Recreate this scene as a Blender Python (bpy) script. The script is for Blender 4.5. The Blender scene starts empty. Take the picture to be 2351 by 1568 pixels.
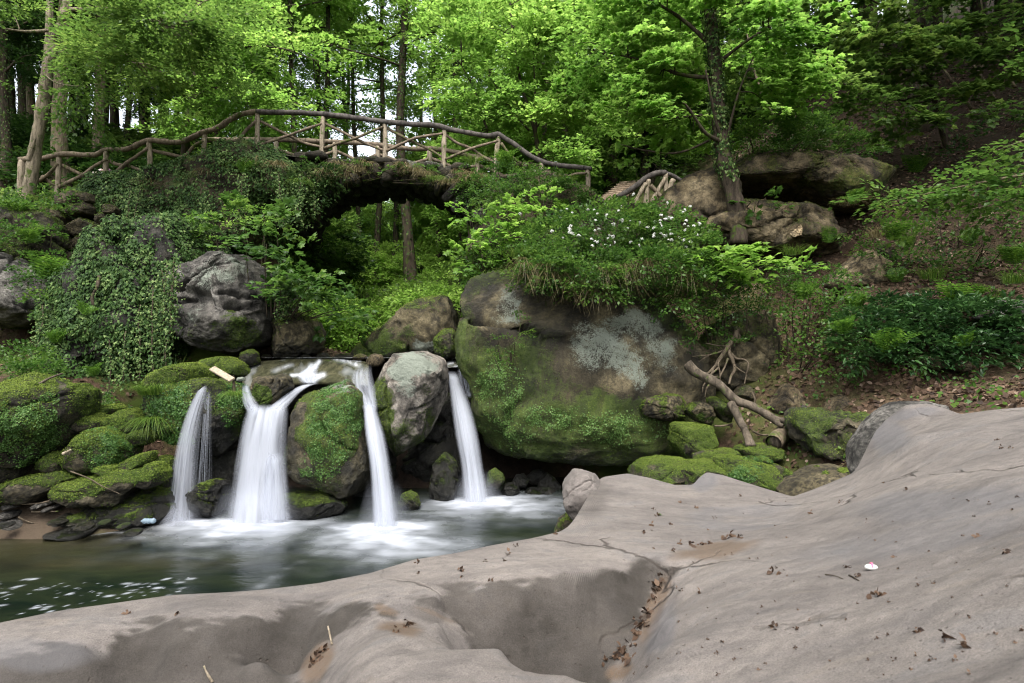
import bpy, bmesh, math
import numpy as np
rng = np.random.default_rng(11)
F, CX, CY, CZ = 1400.0, 1175.5, 784.0, 2.8      # survey scale of the photograph: focal length in photo pixels, centre, eye height

def P(px, py, Y):
    """surveyed point: photo position + distance -> metres"""
    return np.array([(px - CX) / F * Y, Y, CZ - (py - CY) / F * Y])

scene = bpy.context.scene
col = scene.collection

# ------------------------------------------------------------------ noise
def _hash(ix, iy, iz, seed):
    h = (ix * 374761393 + iy * 668265263 + iz * 2147483647 + seed * 1274126177) & 0xFFFFFFFF
    h = ((h ^ (h >> 13)) * 1274126177) & 0xFFFFFFFF
    h = (h ^ (h >> 16)) & 0xFFFFFFFF
    return h
_G = np.array([[1,1,0],[-1,1,0],[1,-1,0],[-1,-1,0],[1,0,1],[-1,0,1],[1,0,-1],[-1,0,-1],
               [0,1,1],[0,-1,1],[0,1,-1],[0,-1,-1],[1,1,0],[-1,1,0],[0,-1,1],[0,-1,-1]], float)
def perlin(p, seed=0):
    p = np.asarray(p, float)
    i = np.floor(p).astype(np.int64); f = p - i
    u = f * f * f * (f * (f * 6 - 15) + 10)
    r = None
    out = np.zeros(len(p))
    for dx in (0, 1):
        for dy in (0, 1):
            for dz in (0, 1):
                g = _G[_hash(i[:,0]+dx, i[:,1]+dy, i[:,2]+dz, seed) & 15]
                d = (g * (f - np.array([dx, dy, dz]))).sum(1)
                w = (u[:,0] if dx else 1-u[:,0]) * (u[:,1] if dy else 1-u[:,1]) * (u[:,2] if dz else 1-u[:,2])
                out += w * d
    return out
def fbm(p, freq=1.0, octs=4, seed=0, gain=0.5, ridged=False):
    seed = int(seed)
    p = np.asarray(p, float) * freq
    a, s, n = 1.0, np.zeros(len(p)), 0.0
    for o in range(octs):
        v = perlin(p, seed + o * 17)
        if ridged: v = 0.5 - np.abs(v) * 1.6
        s += a * v; n += a
        p = p * 2.03 + 11.3; a *= gain
    return s / n
def sstep(a, b, x):
    t = np.clip((x - a) / (b - a), 0, 1)
    return t * t * (3 - 2 * t)
def unit(v):
    return v / np.maximum(np.linalg.norm(v, axis=-1, keepdims=True), 1e-9)

# ------------------------------------------------------------------ meshes
def mesh(name, V, Fc, mat=None, parent=None, attrs=None, smooth=True):
    """Fc: array (n,k) or list of such arrays"""
    V = np.asarray(V, np.float32)
    if not isinstance(Fc, list): Fc = [Fc]
    Fc = [np.asarray(f, np.int32) for f in Fc if len(f)]
    me = bpy.data.meshes.new(name)
    me.vertices.add(len(V)); me.vertices.foreach_set('co', V.ravel())
    loops = np.concatenate([f.ravel() for f in Fc])
    sizes = np.concatenate([np.full(len(f), f.shape[1], np.int32) for f in Fc])
    starts = np.concatenate([[0], np.cumsum(sizes)[:-1]]).astype(np.int32)
    me.loops.add(len(loops)); me.loops.foreach_set('vertex_index', loops)
    me.polygons.add(len(sizes)); me.polygons.foreach_set('loop_start', starts)
    me.polygons.foreach_set('loop_total', sizes)
    me.polygons.foreach_set('use_smooth', np.full(len(sizes), bool(smooth)))
    me.update(calc_edges=True); me.validate()
    for k, a in (attrs or {}).items():
        at = me.attributes.new(k, 'FLOAT', 'POINT')
        at.data.foreach_set('value', np.asarray(a, np.float32))
    if mat: me.materials.append(mat)
    o = bpy.data.objects.new(name, me); col.objects.link(o)
    if parent is not None: o.parent = parent
    return o
def recentre(o):
    """put the object's origin at its base so it can be moved about"""
    me = o.data; n = len(me.vertices); a = np.empty(n*3, np.float32); me.vertices.foreach_get('co', a)
    a = a.reshape(-1, 3); c = np.array([a[:,0].mean(), a[:,1].mean(), a[:,2].min()], np.float32)
    me.vertices.foreach_set('co', (a - c).ravel()); me.update(); o.location = [float(v) for v in c]
    return o
def tag(o, label=None, cat=None, group=None, kind=None):
    if label: o['label'] = label
    if cat: o['category'] = cat
    if group: o['group'] = group
    if kind: o['kind'] = kind
    return o
def thing(name, label, cat, loc=(0,0,0), group=None):
    o = bpy.data.objects.new(name, None); col.objects.link(o); o.empty_display_size = 0.2
    o.location = [float(v) for v in loc]
    return tag(o, label, cat, group)
def copy_thing(o, loc, rz=0.0, sc=(1,1,1), label=None, group=None):
    c = o.copy(); col.objects.link(c); c.location = [float(v) for v in loc]
    c.rotation_euler = (0, 0, rz); c.scale = sc
    if label: c['label'] = label
    if group: c['group'] = group
    for ch in list(o.children):
        d = ch.copy(); col.objects.link(d); d.parent = c
    return c
def vnormals(V, T):
    n = np.cross(V[T[:,1]] - V[T[:,0]], V[T[:,2]] - V[T[:,0]])
    N = np.zeros_like(V)
    for k in range(3):
        for c in range(3): N[:,c] += np.bincount(T[:,k], n[:,c], len(V))
    return unit(N)
_ico = {}
def ico(sub):
    if sub not in _ico:
        bm = bmesh.new(); bmesh.ops.create_icosphere(bm, subdivisions=sub, radius=1.0)
        V = np.array([v.co[:] for v in bm.verts]); T = np.array([[v.index for v in f.verts] for f in bm.faces])
        bm.free(); _ico[sub] = (unit(V), T)
    return _ico[sub]
def grid_faces(nu, nv, wrap=False):
    """nu columns, nv rows; index = row*nu+col"""
    c = np.arange(nu if wrap else nu - 1); r = np.arange(nv - 1)
    C, R = np.meshgrid(c, r); C1 = (C + 1) % nu
    return np.stack([R*nu+C, R*nu+C1, (R+1)*nu+C1, (R+1)*nu+C], -1).reshape(-1, 4)
def polyline(pts, n, key=None):
    """resample a control polyline smoothly (Catmull-Rom) to n points; pts (m,k)"""
    p = np.asarray(pts, float); m = len(p)
    if m == 2: return p[0] + (p[1]-p[0]) * np.linspace(0, 1, n)[:,None]
    q = np.vstack([2*p[0]-p[1], p, 2*p[-1]-p[-2]])
    d = np.linalg.norm(np.diff(p[:, :3], axis=0), axis=1); s = np.concatenate([[0], np.cumsum(d)]) / d.sum()
    t = np.linspace(0, 1, n); i = np.clip(np.searchsorted(s, t, 'right') - 1, 0, m - 2)
    u = ((t - s[i]) / np.maximum(s[i+1] - s[i], 1e-9))[:,None]
    a, b, c, e = q[i], q[i+1], q[i+2], q[i+3]
    return 0.5 * (2*b + (c-a)*u + (2*a-5*b+4*c-e)*u*u + (3*b-a-3*c+e)*u**3)
def tube(pts, rad, n=None, seg=8, rough=0.0, rfreq=6.0, seed=0, cap=True, flare=None):
    """tapered rough tube through pts (m,3) with radii rad; returns V, [F]"""
    pts = np.asarray(pts, float); rad = np.asarray(rad, float)
    if rad.ndim == 0: rad = np.full(len(pts), float(rad))
    n = n or max(2, len(pts))
    q = polyline(np.column_stack([pts, rad]), n); c, r = q[:, :3], np.maximum(q[:,3], 1e-4)
    t = unit(np.gradient(c, axis=0)); up = np.where(np.abs(t[:, 2:3]) > .9, [[1., 0, 0]], [[0, 0, 1.]])
    a = unit(np.cross(t, up)); b = np.cross(t, a)
    th = np.linspace(0, 2*np.pi, seg, endpoint=False)
    ring = a[:,None]*np.cos(th)[None,:,None] + b[:,None]*np.sin(th)[None,:,None]
    V = (c[:,None] + ring * r[:,None,None]).reshape(-1, 3)
    if rough:
        d = fbm(V, rfreq, 3, seed); V = V + ring.reshape(-1,3) * (d * rough * 2 * np.repeat(r, seg))[:,None]
    Fq = grid_faces(seg, n, True); out = [Fq]
    if cap:
        V = np.vstack([V, c[:1], c[-1:]]); i0, i1 = len(V)-2, len(V)-1; k = np.arange(seg); k1 = (k+1) % seg
        out.append(np.vstack([np.column_stack([k1, k, np.full(seg, i0)]),
                              np.column_stack([k + (n-1)*seg, k1 + (n-1)*seg, np.full(seg, i1)])]))
    return V, out
class Join:
    """collects several shapes of ONE part into one mesh"""
    def __init__(s): s.V, s.F, s.n, s.A = [], {}, 0, []
    def add(s, V, Fs, a=None):
        if not isinstance(Fs, list): Fs = [Fs]
        for f in Fs:
            f = np.asarray(f)
            if len(f): s.F.setdefault(f.shape[1], []).append(f + s.n)
        s.V.append(V); s.n += len(V); s.A.append(np.full(len(V), 0.5) if a is None else np.broadcast_to(a, len(V)))
    def build(s, name, mat, parent=None, smooth=True, attr='var'):
        return mesh(name, np.vstack(s.V), [np.vstack(f) for f in s.F.values()], mat, parent, {attr: np.concatenate(s.A)}, smooth)

# ------------------------------------------------------------------ leaves
RH = np.array([[0,0,0],[.3,.42,.03],[0,1,-.04],[-.3,.42,.03]], float)                       # simple leaf, one quad
OV = np.array([[0,0,0],[.25,.2,.05],[.33,.5,.06],[0,1,-.08],[-.33,.5,.06],[-.25,.2,.05],[0,.5,0]], float)
OVF = np.array([[0,1,6],[1,2,6],[2,3,6],[3,4,6],[4,5,6],[5,0,6]])
_mp = [(0,0),(.2,.06),(.52,-.02),(.36,.26),(.62,.52),(.28,.58),(0,1.0),(-.28,.58),(-.62,.52),(-.36,.26),(-.52,-.02),(-.2,.06)]
MP = np.array([[x, y, -.22*abs(x)-.08*y*y] for x, y in _mp] + [[0,.36,.05]], float)          # five-lobed maple leaf
MPF = np.array([[k, (k+1) % 12, 12] for k in range(12)])
_iv = [(0,0),(.4,-.1),(.3,.28),(0,.8),(-.3,.28),(-.4,-.1)]
IV = np.array([[x, y, -.1*abs(x)] for x, y in _iv] + [[0,.2,.04]], float)
IVF = np.array([[k, (k+1) % 6, 6] for k in range(6)])
QF = np.array([[0,1,2,3]])
LEAF = {'simple': (RH, QF), 'oval': (OV, OVF), 'maple': (MP, MPF), 'ivy': (IV, IVF)}
def leaves(pos, nrm, tip, size, shape='simple', var=None, aspect=1.0):
    """many leaves -> V, F, var"""
    tv, tf = LEAF[shape]
    n = len(pos); nrm = unit(nrm); tip = unit(tip - (tip*nrm).sum(1, keepdims=True)*nrm); s = np.cross(tip, nrm)
    size = np.broadcast_to(np.asarray(size, float), n)
    V = pos[:,None] + size[:,None,None] * (s[:,None]*tv[None,:,0:1]*aspect + tip[:,None]*tv[None,:,1:2] + nrm[:,None]*tv[None,:,2:3])
    Fx = tf[None] + (np.arange(n)*len(tv))[:,None,None]
    var = rng.random(n) if var is None else var
    return V.reshape(-1,3), Fx.reshape(-1, tf.shape[1]), np.repeat(var, len(tv))
def sprays(cen, axis, L, W, per, size, shape='simple', droop=.25, tilt=.35, flat=.06, var=None, aspect=1.0, wobble=.5):
    """flat leafy twigs: cen (m,3) start points, axis (m,3) directions"""
    m = len(cen); axis = unit(axis); L = np.broadcast_to(L, m); W = np.broadcast_to(W, m)
    up = np.array([[0,0,1.]]); side = unit(np.cross(axis, up + rng.normal(0,.12,(m,3)))); nn = np.cross(side, axis)
    t = rng.random((m, per)) ** .75; s = (rng.random((m, per))*2-1) * (0.35 + .65*np.sin(np.pi*np.clip(t*.9+.08,0,1)))
    pos = (cen[:,None] + axis[:,None]*(t*L[:,None])[...,None] + side[:,None]*(s*W[:,None])[...,None]
           + nn[:,None]*(rng.normal(0, flat, (m,per)) * L[:,None])[...,None])
    pos[...,2] -= droop * L[:,None] * (t**2 + .5*s**2)
    tip = axis[:,None]*(.6 + .4*rng.random((m,per,1))) + side[:,None]*(np.sign(s)*(.2+.7*rng.random((m,per))))[...,None]
    tip[...,2] -= droop * .8
    nr = nn[:,None] + rng.normal(0, tilt, (m,per,3))
    tip = tip + rng.normal(0, wobble*.5, tip.shape)
    sz = size * rng.uniform(.7, 1.25, (m,per))
    v = None
    if var is not None: v = np.clip(np.repeat(var, per) + rng.normal(0,.16,m*per), 0, 1)
    return leaves(pos.reshape(-1,3), nr.reshape(-1,3), tip.reshape(-1,3), sz.ravel(), shape, v, aspect)
def ellipsoid_pts(c, r, n, inner=.2):
    d = unit(rng.normal(0,1,(n,3))); k = (inner + (1-inner)*rng.random((n,1))) ** .45
    return np.asarray(c) + d*k*np.asarray(r), d

# ------------------------------------------------------------------ scatter on a surface
def scatter(V, T, n, weight=None):
    """n random points on triangles; weight per vertex. -> pos, normal, face, bary"""
    a, b, c = V[T[:,0]], V[T[:,1]], V[T[:,2]]
    cr = np.cross(b-a, c-a); ar = np.linalg.norm(cr, axis=1)*.5
    w = ar.copy()
    if weight is not None: w = w * weight[T].mean(1)
    w = np.maximum(w, 0); i = rng.choice(len(T), n, p=w/w.sum())
    u, v = rng.random(n), rng.random(n); k = u+v > 1; u[k], v[k] = 1-u[k], 1-v[k]
    return a[i] + u[:,None]*(b[i]-a[i]) + v[:,None]*(c[i]-a[i]), unit(cr[i])

# ------------------------------------------------------------------ node helpers
class NT:
    def __init__(s, name):
        s.m = bpy.data.materials.new(name); s.m.use_nodes = True; s.t = s.m.node_tree; s.t.nodes.clear()
    def n(s, typ, **kw):
        nd = s.t.nodes.new(typ)
        for k, v in kw.items():
            if k.startswith('_'): setattr(nd, k[1:], v)
            else: s.set(nd, k.replace('__', ' '), v)
        return nd
    def set(s, nd, k, v):
        sock = nd.inputs[int(k[1:])] if k[0] == 'i' and k[1:].isdigit() else nd.inputs[k]
        if isinstance(v, bpy.types.NodeSocket): s.t.links.new(v, sock)
        elif hasattr(v, 'outputs'): s.t.links.new(v.outputs[0], sock)
        else: sock.default_value = v
    def math(s, op, a, b=0.0, c=None, clamp=False):
        nd = s.t.nodes.new('ShaderNodeMath'); nd.operation = op; nd.use_clamp = clamp
        s.set(nd, 'i0', a); s.set(nd, 'i1', b)
        if c is not None: s.set(nd, 'i2', c)
        return nd.outputs[0]
    def mix(s, f, a, b, typ='MIX'):
        nd = s.t.nodes.new('ShaderNodeMix'); nd.data_type = 'RGBA'; nd.blend_type = typ
        s.set(nd, 'i0', f)
        for k, v in ((6, a), (7, b)):
            if isinstance(v, tuple) and len(v) == 3: v = v + (1.0,)
            s.set(nd, 'i%d' % k, v)
        return nd.outputs[2]
    def noise(s, scale, detail=4, rough=.55, vec=None, dist=0.0):
        nd = s.t.nodes.new('ShaderNodeTexNoise'); nd.inputs['Scale'].default_value = scale
        nd.inputs['Detail'].default_value = detail; nd.inputs['Roughness'].default_value = rough
        nd.inputs['Distortion'].default_value = dist
        if vec is not None: s.t.links.new(vec, nd.inputs['Vector'])
        return nd.outputs['Fac']
    def ramp(s, f, stops):
        nd = s.t.nodes.new('ShaderNodeValToRGB'); s.set(nd, 'i0', f); e = nd.color_ramp.elements
        while len(e) < len(stops): e.new(0.5)
        for k, (p, c) in enumerate(stops):
            e[k].position = p
            e[k].color = (c[0], c[1], c[2], 1) if isinstance(c, tuple) else (c, c, c, 1)
        return nd.outputs[0]
    def rng(s, f, a, b, c=0.0, d=1.0):
        nd = s.t.nodes.new('ShaderNodeMapRange'); nd.interpolation_type = 'SMOOTHSTEP'
        for k, v in enumerate((f, a, b, c, d)): s.set(nd, 'i%d' % k, v)
        return nd.outputs[0]
    def attr(s, name):
        nd = s.t.nodes.new('ShaderNodeAttribute'); nd.attribute_name = name; return nd.outputs['Fac']
    def pos(s):
        return s.t.nodes.new('ShaderNodeNewGeometry').outputs['Position']
    def bump(s, h, strength=.5, dist=.02, normal=None):
        nd = s.t.nodes.new('ShaderNodeBump'); nd.inputs['Strength'].default_value = strength
        nd.inputs['Distance'].default_value = dist; s.t.links.new(h, nd.inputs['Height'])
        if normal is not None: s.t.links.new(normal, nd.inputs['Normal'])
        return nd.outputs[0]
    def out(s, sh, disp=None):
        o = s.t.nodes.new('ShaderNodeOutputMaterial'); s.t.links.new(sh, o.inputs[0]); return s.m
    def principled(s, color, rough=.8, normal=None, spec=.3, **kw):
        nd = s.t.nodes.new('ShaderNodeBsdfPrincipled'); c = color
        if isinstance(c, tuple): c = c[:3] + (1.0,)
        s.set(nd, 'Base Color', c); s.set(nd, 'Roughness', rough); s.set(nd, 'Specular IOR Level', spec)
        if normal is not None: s.set(nd, 'Normal', normal)
        for k, v in kw.items(): s.set(nd, k.replace('__', ' '), v)
        return nd.outputs[0]

# ------------------------------------------------------------------ materials
def leaf_mat(name, dark, mid, light, trans=1.6, mixf=.45, rough=.45, spec=.35):
    m = NT(name); v = m.attr('var')
    c = m.ramp(v, [(0, dark), (.5, mid), (1, light)])
    hs = m.n('ShaderNodeHueSaturation', Hue=.495, Saturation=.95, Value=trans, Color=c).outputs[0]
    a = m.principled(c, rough, spec=spec)
    b = m.n('ShaderNodeBsdfTranslucent', Color=hs).outputs[0]
    mx = m.n('ShaderNodeMixShader', i0=mixf, i1=a, i2=b).outputs[0]
    return m.out(mx)
def rock_mat(name, c1, c2, c3, moss=((.019,.034,.008),(.056,.086,.015),(.118,.152,.030)), lich=(.205,.23,.19), bump=1.0, grain=1.0):
    m = NT(name); p = m.pos()
    n1 = m.noise(1.7, 6, .6, p, .4); n2 = m.noise(9, 6, .65, p, .2); n3 = m.noise(55, 5, .7, p); n4 = m.noise(140, 3, .6, p)
    base = m.ramp(m.math('ADD', m.math('MULTIPLY', n1, .65), m.math('MULTIPLY', n2, .35)), [(.36, c1), (.5, c2), (.64, c3)])
    base = m.mix(.75, base, m.ramp(n3, [(.3, .5), (.5, .95), (.72, 1.3)]), 'MULTIPLY')
    st = m.noise(1.0, 5, .65, m.n('ShaderNodeMapping', Vector=p, Scale=(3.2,3.2,.55)).outputs[0], .5)
    base = m.mix(.8, base, m.ramp(st, [(.34,.42),(.5,1.0),(.68,1.25)]), 'MULTIPLY')
    base = m.mix(1.0, base, m.ramp(m.attr('cav'), [(0,.30),(.55,1.0),(1,1.25)]), 'MULTIPLY')  # crevice shade multiplied into the rock colour, and into the moss below
    n25 = m.noise(24, 6, .72, p, .3)
    base = m.mix(.85, base, m.ramp(n25, [(.34,.40),(.5,1.0),(.66,1.45)]), 'MULTIPLY')
    # lichen: crusty patches
    lm = m.rng(m.math('ADD', m.attr('lichen'), m.math('MULTIPLY', m.math('ADD', m.math('MULTIPLY', n2, .35), m.math('MULTIPLY', n3, .65)), 1.5)), 1.17, 1.30)
    base = m.mix(lm, base, m.mix(n4, lich, tuple(x*.62 for x in lich)))
    # moss
    mm = m.rng(m.math('ADD', m.attr('moss'), m.math('MULTIPLY', m.math('ADD', m.math('MULTIPLY', n2, .35), m.math('ADD', m.math('MULTIPLY', n25, .4), m.math('MULTIPLY', n3, .25))), 1.3)), .92, 1.12)
    mc = m.ramp(m.math('ADD', m.math('MULTIPLY', n2, .45), m.math('ADD', m.math('MULTIPLY', n3, .3), m.math('MULTIPLY', n4, .25))), [(.36, moss[0]), (.5, moss[1]), (.66, moss[2])])
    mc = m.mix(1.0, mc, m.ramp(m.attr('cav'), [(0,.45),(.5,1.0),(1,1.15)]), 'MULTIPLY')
    mc = m.mix(m.rng(st, .5, .62, 0, .55), mc, (.035,.030,.012))
    c = m.mix(m.math('MULTIPLY', mm, .94), base, mc)
    wet = m.attr('wet')
    c = m.mix(wet, c, m.mix(1.0, c, (.34,.36,.33), 'MULTIPLY'))
    ro = m.math('SUBTRACT', .88, m.math('MULTIPLY', wet, .55))
    h = m.math('ADD', m.math('ADD', m.math('MULTIPLY', n2, .5), m.math('MULTIPLY', n25, .5)), m.math('ADD', m.math('MULTIPLY', n3, .35*grain), m.math('MULTIPLY', n4, .2*grain)))
    h = m.math('ADD', h, m.math('MULTIPLY', mm, m.math('ADD', .25, m.math('MULTIPLY', n4, .6))))
    nb = m.bump(h, bump, .06)
    return m.out(m.principled(c, ro, nb, spec=.35))
def bark_mat(name, c1, c2, moss=.0, stretch=8):
    m = NT(name); p = m.n('ShaderNodeMapping', Vector=m.pos(), Scale=(stretch, stretch, 1.4)).outputs[0]
    n = m.noise(2.2, 6, .65, p, .3); n2 = m.noise(6, 4, .6, m.pos()); n3 = m.noise(60, 3, .6, m.pos())
    c = m.ramp(n, [(.35, c1), (.6, c2)])
    c = m.mix(.6, c, m.ramp(n3, [(.3, .55), (.7, 1.3)]), 'MULTIPLY')
    if moss: c = m.mix(m.rng(n2, .62-moss*.3, .72-moss*.2), c, (.045,.07,.012))
    nb = m.bump(m.math('ADD', n, m.math('MULTIPLY', n3, .3)), .8, .03)
    return m.out(m.principled(c, .9, nb, spec=.15))
def plain_mat(name, c1, c2, scale=20, rough=.8, bump=.3, spec=.3):
    m = NT(name); n = m.noise(scale, 5, .6, m.pos())
    return m.out(m.principled(m.ramp(n, [(.35, c1), (.65, c2)]), rough, m.bump(n, bump, .01), spec=spec))
def var_mat(name, stops, rough=.8, spec=.2, trans=0.0):
    m = NT(name); c = m.ramp(m.attr('var'), stops)
    a = m.principled(c, rough, spec=spec)
    if trans:
        b = m.n('ShaderNodeBsdfTranslucent', Color=c).outputs[0]; a = m.n('ShaderNodeMixShader', i0=trans, i1=a, i2=b).outputs[0]
    return m.out(a)
M = {}
M['leaf_bright'] = leaf_mat('bright beech leaves', (.048,.105,.015), (.092,.18,.024), (.165,.26,.046), 2.5, .6)
M['leaf_mid'] = leaf_mat('mid green leaves', (.026,.060,.010), (.056,.112,.016), (.115,.175,.030), 2.3, .55)
M['leaf_dark'] = leaf_mat('dark leaves', (.010,.032,.006), (.020,.056,.008), (.04,.09,.010), 1.6, .4)  # canopy shade on the hillside partly put into this leaf colour
M['leaf_maple'] = leaf_mat('maple leaves', (.045,.108,.014), (.088,.18,.022), (.16,.26,.044), 2.5, .6)
M['leaf_lime'] = leaf_mat('lime sapling leaves', (.06,.14,.014), (.105,.205,.024), (.17,.275,.045), 2.1, .55)
M['leaf_glade'] = leaf_mat('light-painted glade leaves', (.085,.17,.022), (.145,.26,.036), (.23,.36,.065), 1.9, .55)  # paler colour stands in for light that misses the shaded gorge
M['leaf_ivy'] = leaf_mat('ivy leaves', (.010,.028,.007), (.042,.088,.020), (.15,.21,.07), 1.4, .25, .55, .15)
M['leaf_laurel'] = leaf_mat('dark evergreen leaves', (.009,.030,.008), (.022,.062,.014), (.05,.11,.025), 1.3, .25, .42, .3)
M['leaf_shrub'] = leaf_mat('shrub leaves', (.02,.06,.008), (.045,.105,.014), (.09,.16,.022), 1.7, .45)
M['fern'] = leaf_mat('fern fronds', (.03,.085,.008), (.06,.14,.012), (.10,.19,.018), 1.7, .45)
M['grass'] = leaf_mat('grass blades', (.035,.085,.01), (.07,.14,.015), (.13,.19,.03), 1.5, .4)
M['dry_grass'] = leaf_mat('dry grass blades', (.06,.05,.02), (.14,.115,.05), (.25,.21,.11), 1.2, .3)
M['moss_leaf'] = leaf_mat('moss cushions', (.020,.040,.009), (.060,.098,.016), (.135,.178,.032), 1.3, .3, .7, .1)
M['wort_leaf'] = leaf_mat('green liverwort', (.018,.055,.012), (.055,.125,.026), (.12,.21,.055), 1.4, .3, .5, .3)
M['litter'] = var_mat('brown leaf litter', [(0,(.020,.012,.008)),(.4,(.060,.035,.021)),(.75,(.125,.082,.054)),(1,(.25,.185,.14))], .7, .25, .15)
M['petal'] = var_mat('white petals', [(0,(.5,.52,.48)),(1,(.66,.66,.64))], .6, .2, .3)
M['bark_grey'] = bark_mat('grey beech bark', (.07,.06,.042), (.22,.185,.135), .25)
M['bark_dark'] = bark_mat('dark bark', (.018,.014,.010), (.06,.047,.034), .3)
M['bark_mid'] = bark_mat('mossy brown bark', (.045,.036,.024), (.15,.12,.082), .4)
M['log'] = bark_mat('weathered rail wood', (.06,.048,.034), (.17,.135,.10), .12, 5)
M['log_dark'] = bark_mat('dark rail wood', (.025,.022,.021), (.085,.076,.07), .0, 5)
M['post'] = bark_mat('pale post wood', (.10,.082,.058), (.29,.245,.185), .10, 9)
M['deadwood'] = bark_mat('bare driftwood', (.028,.023,.017), (.098,.08,.06), .05, 5)
M['root'] = bark_mat('bare roots', (.03,.023,.016), (.10,.08,.056), .1, 5)
M['tread'] = bark_mat('step timber', (.14,.10,.07), (.34,.26,.19), 0, 4)
M['rock_moss'] = rock_mat('mossy sandstone', (.018,.016,.010), (.046,.040,.024), (.095,.08,.05))
M['rock_grey'] = rock_mat('grey lichen sandstone', (.030,.028,.024), (.085,.079,.070), (.18,.17,.155))
M['rock_brown'] = rock_mat('brown sandstone', (.024,.020,.010), (.064,.053,.028), (.135,.112,.066))
M['rock_warm'] = rock_mat('warm brown sandstone', (.034,.025,.013), (.092,.070,.038), (.185,.148,.09), moss=((.030,.032,.009),(.080,.082,.018),(.15,.145,.035)))
M['scar'] = rock_mat('fresh broken sandstone', (.30,.22,.12), (.42,.32,.19), (.52,.41,.26))
M['rock_pale'] = rock_mat('pale sandstone', (.07,.06,.048), (.16,.142,.12), (.25,.228,.20))
M['rock_dark'] = rock_mat('wet dark stone', (.012,.012,.010), (.032,.030,.024), (.065,.058,.046))
# ------------------------------------------------------------------ rocks
def outline_radius(o, th):
    o = np.asarray(o, float); c = (o.min(0) + o.max(0)) / 2
    # area centroid
    x, y = o[:,0], o[:,1]; x1, y1 = np.roll(x,-1), np.roll(y,-1); cr = x*y1 - x1*y; A = cr.sum()/2
    if abs(A) > 1: c = np.array([((x+x1)*cr).sum(), ((y+y1)*cr).sum()]) / (6*A)
    k = len(o); t = np.linspace(0, 1, 60, endpoint=False)
    seg = (o[:,None] + (np.roll(o,-1,0)-o)[:,None]*t[None,:,None]).reshape(-1,2) - c
    a = np.arctan2(-seg[:,1], seg[:,0]); r = np.hypot(seg[:,0], seg[:,1])
    nb = 180; b = ((a + np.pi)/(2*np.pi)*nb).astype(int) % nb
    R = np.zeros(nb); np.maximum.at(R, b, r)
    bad = R == 0
    if bad.any(): R[bad] = np.interp(np.where(bad)[0], np.where(~bad)[0], R[~bad], period=nb)
    R = np.convolve(np.concatenate([R[-3:], R, R[:3]]), np.array([.15,.2,.3,.2,.15]), 'same')[3:-3]
    ang = (th + np.pi)/(2*np.pi)*nb - .5
    return c, np.interp(ang, np.arange(nb), R, period=nb)

def rock_shape(out, Y, T, sub=5, e=.72, ed=.72, amp=.05, strata=0.0, seed=0, facet=0.0, tilt=0.0, chips=9, cracks=3):
    """boulder whose cross-section at distance Y is the surveyed outline; T=(front,back) half depths"""
    d, Tr = ico(sub)
    th = np.arctan2(d[:,2], d[:,0]); s = np.hypot(d[:,0], d[:,2])
    c, R = outline_radius(out, th)
    r = R * s**e * Y / F
    c3 = P(c[0], c[1], Y)
    X = c3[0] + np.cos(th)*r; Z = c3[2] + np.sin(th)*r
    y = np.where(d[:,1] < 0, -T[0], T[1]) * np.abs(d[:,1])**ed
    V = np.column_stack([X, Y + y + tilt*(Z - c3[2]), Z])
    S = float(np.median(R)) * Y / F
    lr = np.random.default_rng(seed+3); cen = V.mean(0)
    for k in range(chips):           # broken faces
        n = lr.normal(0,1,3); n[1] = -abs(n[1])*.9 if k % 3 else n[1]; n /= np.linalg.norm(n)
        dd = (V-cen) @ n; cut = dd.max()*lr.uniform(.74,.94); V = V - n*(np.maximum(0, dd-cut)*lr.uniform(.75,.97))[:,None]
    N = vnormals(V, Tr)
    q = V + seed*7.3
    cr = np.zeros(len(V))
    for k in range(cracks):
        n = lr.normal(0,1,3)*[.7,.3,1]; n /= np.linalg.norm(n); o_ = lr.uniform(-.55,.55)*S
        cr = np.maximum(cr, np.exp(-(((V-cen) @ n - o_ + .22*S*fbm(q, 1.2/S, 4, seed+21+k))/(.035*S))**2)*sstep(-.25,.2,fbm(q,.9/S,2,seed+31+k)))
    disp = fbm(q, .7/S, 4, seed) * 1.6
    if facet: disp = disp + facet * (np.abs(fbm(q, 1.1/S, 2, seed+5)) * -2.2 + .4)
    disp += fbm(q, 3.0/S, 5, seed+9) * .55
    disp += (fbm(q, 2.1/S, 5, seed+13, .55, True)-.2) * .9
    if sub >= 6: disp += fbm(q, 14/S, 4, seed+19, .6)*.22
    disp = disp - cr*1.1
    if strata:
        zz = V[:,2] + .25*fbm(q, .8, 3, seed+3) + .1*V[:,0]
        disp -= strata * np.exp(-((np.sin(zz*5.2/max(S,.5)) - .9)/.28)**2)
    V = V + N * (disp * amp * S)[:,None] * np.clip(1.2 - .35*s**6, .4, 1.2)[:,None]
    global _cav
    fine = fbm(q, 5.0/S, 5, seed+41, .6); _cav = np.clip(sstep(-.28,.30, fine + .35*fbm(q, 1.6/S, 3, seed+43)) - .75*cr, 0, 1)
    return V, Tr, S
def px_of(V):
    return np.column_stack([CX + F*V[:,0]/V[:,1], CY + F*(CZ - V[:,2])/V[:,1]])
def patches(V, lst, seed=3, warp=26.0):
    if not lst: return np.zeros(len(V))
    q = px_of(V); w = warp
    q = q + w*np.column_stack([fbm(V, 1.7, 4, seed), fbm(V+31, 1.7, 4, seed+2)])*2
    m = np.zeros(len(V))
    for cx, cy, rx, ry, a in lst:
        dd = np.hypot((q[:,0]-cx)/rx, (q[:,1]-cy)/ry)
        v = a*(1 - sstep(.6, 1.25, dd)); m = np.where(np.abs(v) > np.abs(m), v, m)
    return m
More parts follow.
